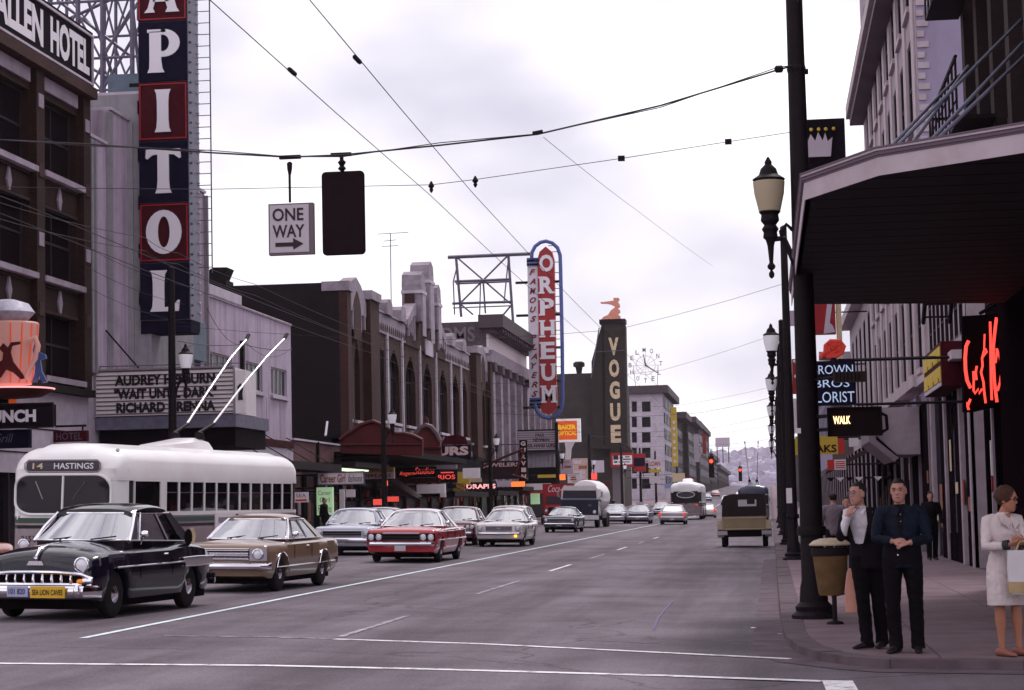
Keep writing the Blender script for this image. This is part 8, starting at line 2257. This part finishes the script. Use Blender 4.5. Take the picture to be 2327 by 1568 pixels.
for z in (1.22, 1.05, .88): MB().ball(tuple(Vector((0, 0, z))+fwd*.142+rgt*.05), .014, n=8, m=5).build('coat_button', 'coat_beige', lady)
MB().add([tuple(Vector((0, 0, z))+fwd*d_+rgt*u) for u, d_, z in ((-.14, .118, .84), (-.04, .158, .84), (-.04, .166, .79), (-.14, .126, .79))], [(0, 1, 2, 3)]).build('pocket_flap', 'coat_beige', lady)
for s in (-1, 1): MB().add([tuple(cc_) for cc_ in (Vector((0, 0, 1.39))+fwd*.06+rgt*s*.03, Vector((0, 0, 1.38))+fwd*.05+rgt*s*.10, Vector((0, 0, 1.30))+fwd*.12+rgt*s*.12, Vector((0, 0, 1.24))+fwd*.135+rgt*s*.03)], [(0, 1, 2, 3)]).build('collar', 'coat_beige', lady)
for q in ('l', 'r'):
    w_ = Vector(J['wr_'+q]); e_ = Vector(J['el_'+q]); MB().tube([tuple(e_.lerp(w_, .78)), tuple(e_.lerp(w_, 1.02))], [.046, .050], 12).build('cuff', 'glove', lady, smooth=True)
for s in (-1, 1): MB().tube([hx((s*.031+.022*cos(2*pi*k/12), -.094, .010+.017*sin(2*pi*k/12))) for k in range(12)], .0025, 4, wrap=True).build('spectacle_rim', 'suit_black', lady)
p = gnd(2290, 1492, SW); lady.location = (p.x, p.y, SW+.003)
q = p+Vector((.20, -.30, 0))
e = empty('shopping_bag', (q.x, q.y, SW+.64), 'white flowered shopping bag hanging from the woman\'s hands', 'bag')
mat('bag_print', (.60, .56, .58), .7, var=.1)
MB().loft([[(q.x+dx, q.y+dy, SW+z) for dx, dy in ((-w, -.06), (w, -.06), (w, .06), (-w, .06))] for z, w in ((.62, .17), (.64, .19), (.85, .20), (1.04, .195))]).build('bag_body', 'bag_print', e)
bx('bag_base', mat('bag_ochre', (.42, .32, .16), .7, var=.3), e, q.x-.197, q.x+.197, q.y-.067, q.y+.067, SW+.63, SW+.74)
for dx, dz, r_, m in ((.02, .90, .045, 'sign_blue'), (.07, .86, .03, 'sign_lilac'), (.0, .83, .03, 'letter_blue'), (.10, .93, .025, 'goods_warm')): MB().lathe([(r_, 0), (r_*.5, -.004)], (q.x+dx, q.y-.062, SW+dz), axis='y', n=9).build('flower_print', m, e)
for s in (-1, 1): MB().tube([(q.x-.12, q.y+s*.04, SW+1.03), (q.x-.08, q.y+s*.03, SW+1.12), (q.x-.02, q.y+s*.02, SW+1.13), (q.x+.06, q.y+s*.03, SW+1.12), (q.x+.10, q.y+s*.04, SW+1.03)], .007, 5).build('bag_handle', 'bag_ochre', e)

# passers-by further off: one build each, walking
def walker(label, px, py, z, mats, yaw, h=1.72, step=.16, hair='hair_black', group='passers by'):
    J_ = standing(h, step=step)
    r, _ = person('person', label, J_, mats, yaw=0, head_yaw=0, voxel=.016, hair=hair, fingers=False, group=group)
    p_ = gnd(px, py, z) if not isinstance(px, Vector) else px
    r.location = (p_.x, p_.y, p_.z); r.rotation_euler = (0, 0, yaw); return r
walker('man in a dark suit walking towards us past the tiled columns', Vector((4.0, 53.5, SW)), 0, 0, DM, .15)
walker('man in a grey jacket walking away beyond the litter bin', Vector((1.28, 44, SW)), 0, 0, dict(DM, top='cloth_grey', sleeve='cloth_grey'), pi)
walker('person in an orange jacket beyond the litter bin', Vector((1.62, 46, SW)), 0, 0, dict(DM, top='cloth_orange', sleeve='cloth_orange'), .2, 1.62, .1)
walker('person in dark clothes standing by the second right lamp', Vector((.98, 58, SW)), 0, 0, dict(DM, top='cloth_grey', sleeve='shirt_white'), .4, 1.68, .05)
zl_ = SW+tilt(-19)
walker('dark dressed passer by under the Career Girl sign', Vector((-19.2, 88, zl_)), 0, 0, DM, 1.2)
walker('passer by in brown near the bus tail', Vector((-18.6, 79, zl_)), 0, 0, dict(DM, top='cloth_grey', sleeve='cloth_grey', leg='suit_black'), 1.6)
walker('dark figure in front of the green lit doorway', Vector((-18.4, 176, zl_)), 0, 0, DM, .3, 1.75)
walker('tiny dark figure crossing by the far shops', Vector((-18.2, 240, zl_+hgt(240))), 0, 0, DM, .8)
# ------------------------------------------------------------------ thin summer haze over the whole street
hz = bpy.data.materials.new('haze'); hz.use_nodes = True
t_ = hz.node_tree; t_.nodes.clear()
o_ = t_.nodes.new('ShaderNodeOutputMaterial'); v_ = t_.nodes.new('ShaderNodeVolumePrincipled')
v_.inputs['Color'].default_value = (.93, .90, .98, 1); v_.inputs['Density'].default_value = .00007; v_.inputs['Anisotropy'].default_value = .3
t_.links.new(v_.outputs[0], o_.inputs['Volume']); MATS['haze'] = hz
MB().box(-5200, 5200, -300, 6200, -3, 130).build('haze', 'haze', None, kind='stuff', label='thin pale haze filling the air along the street', cat='haze')
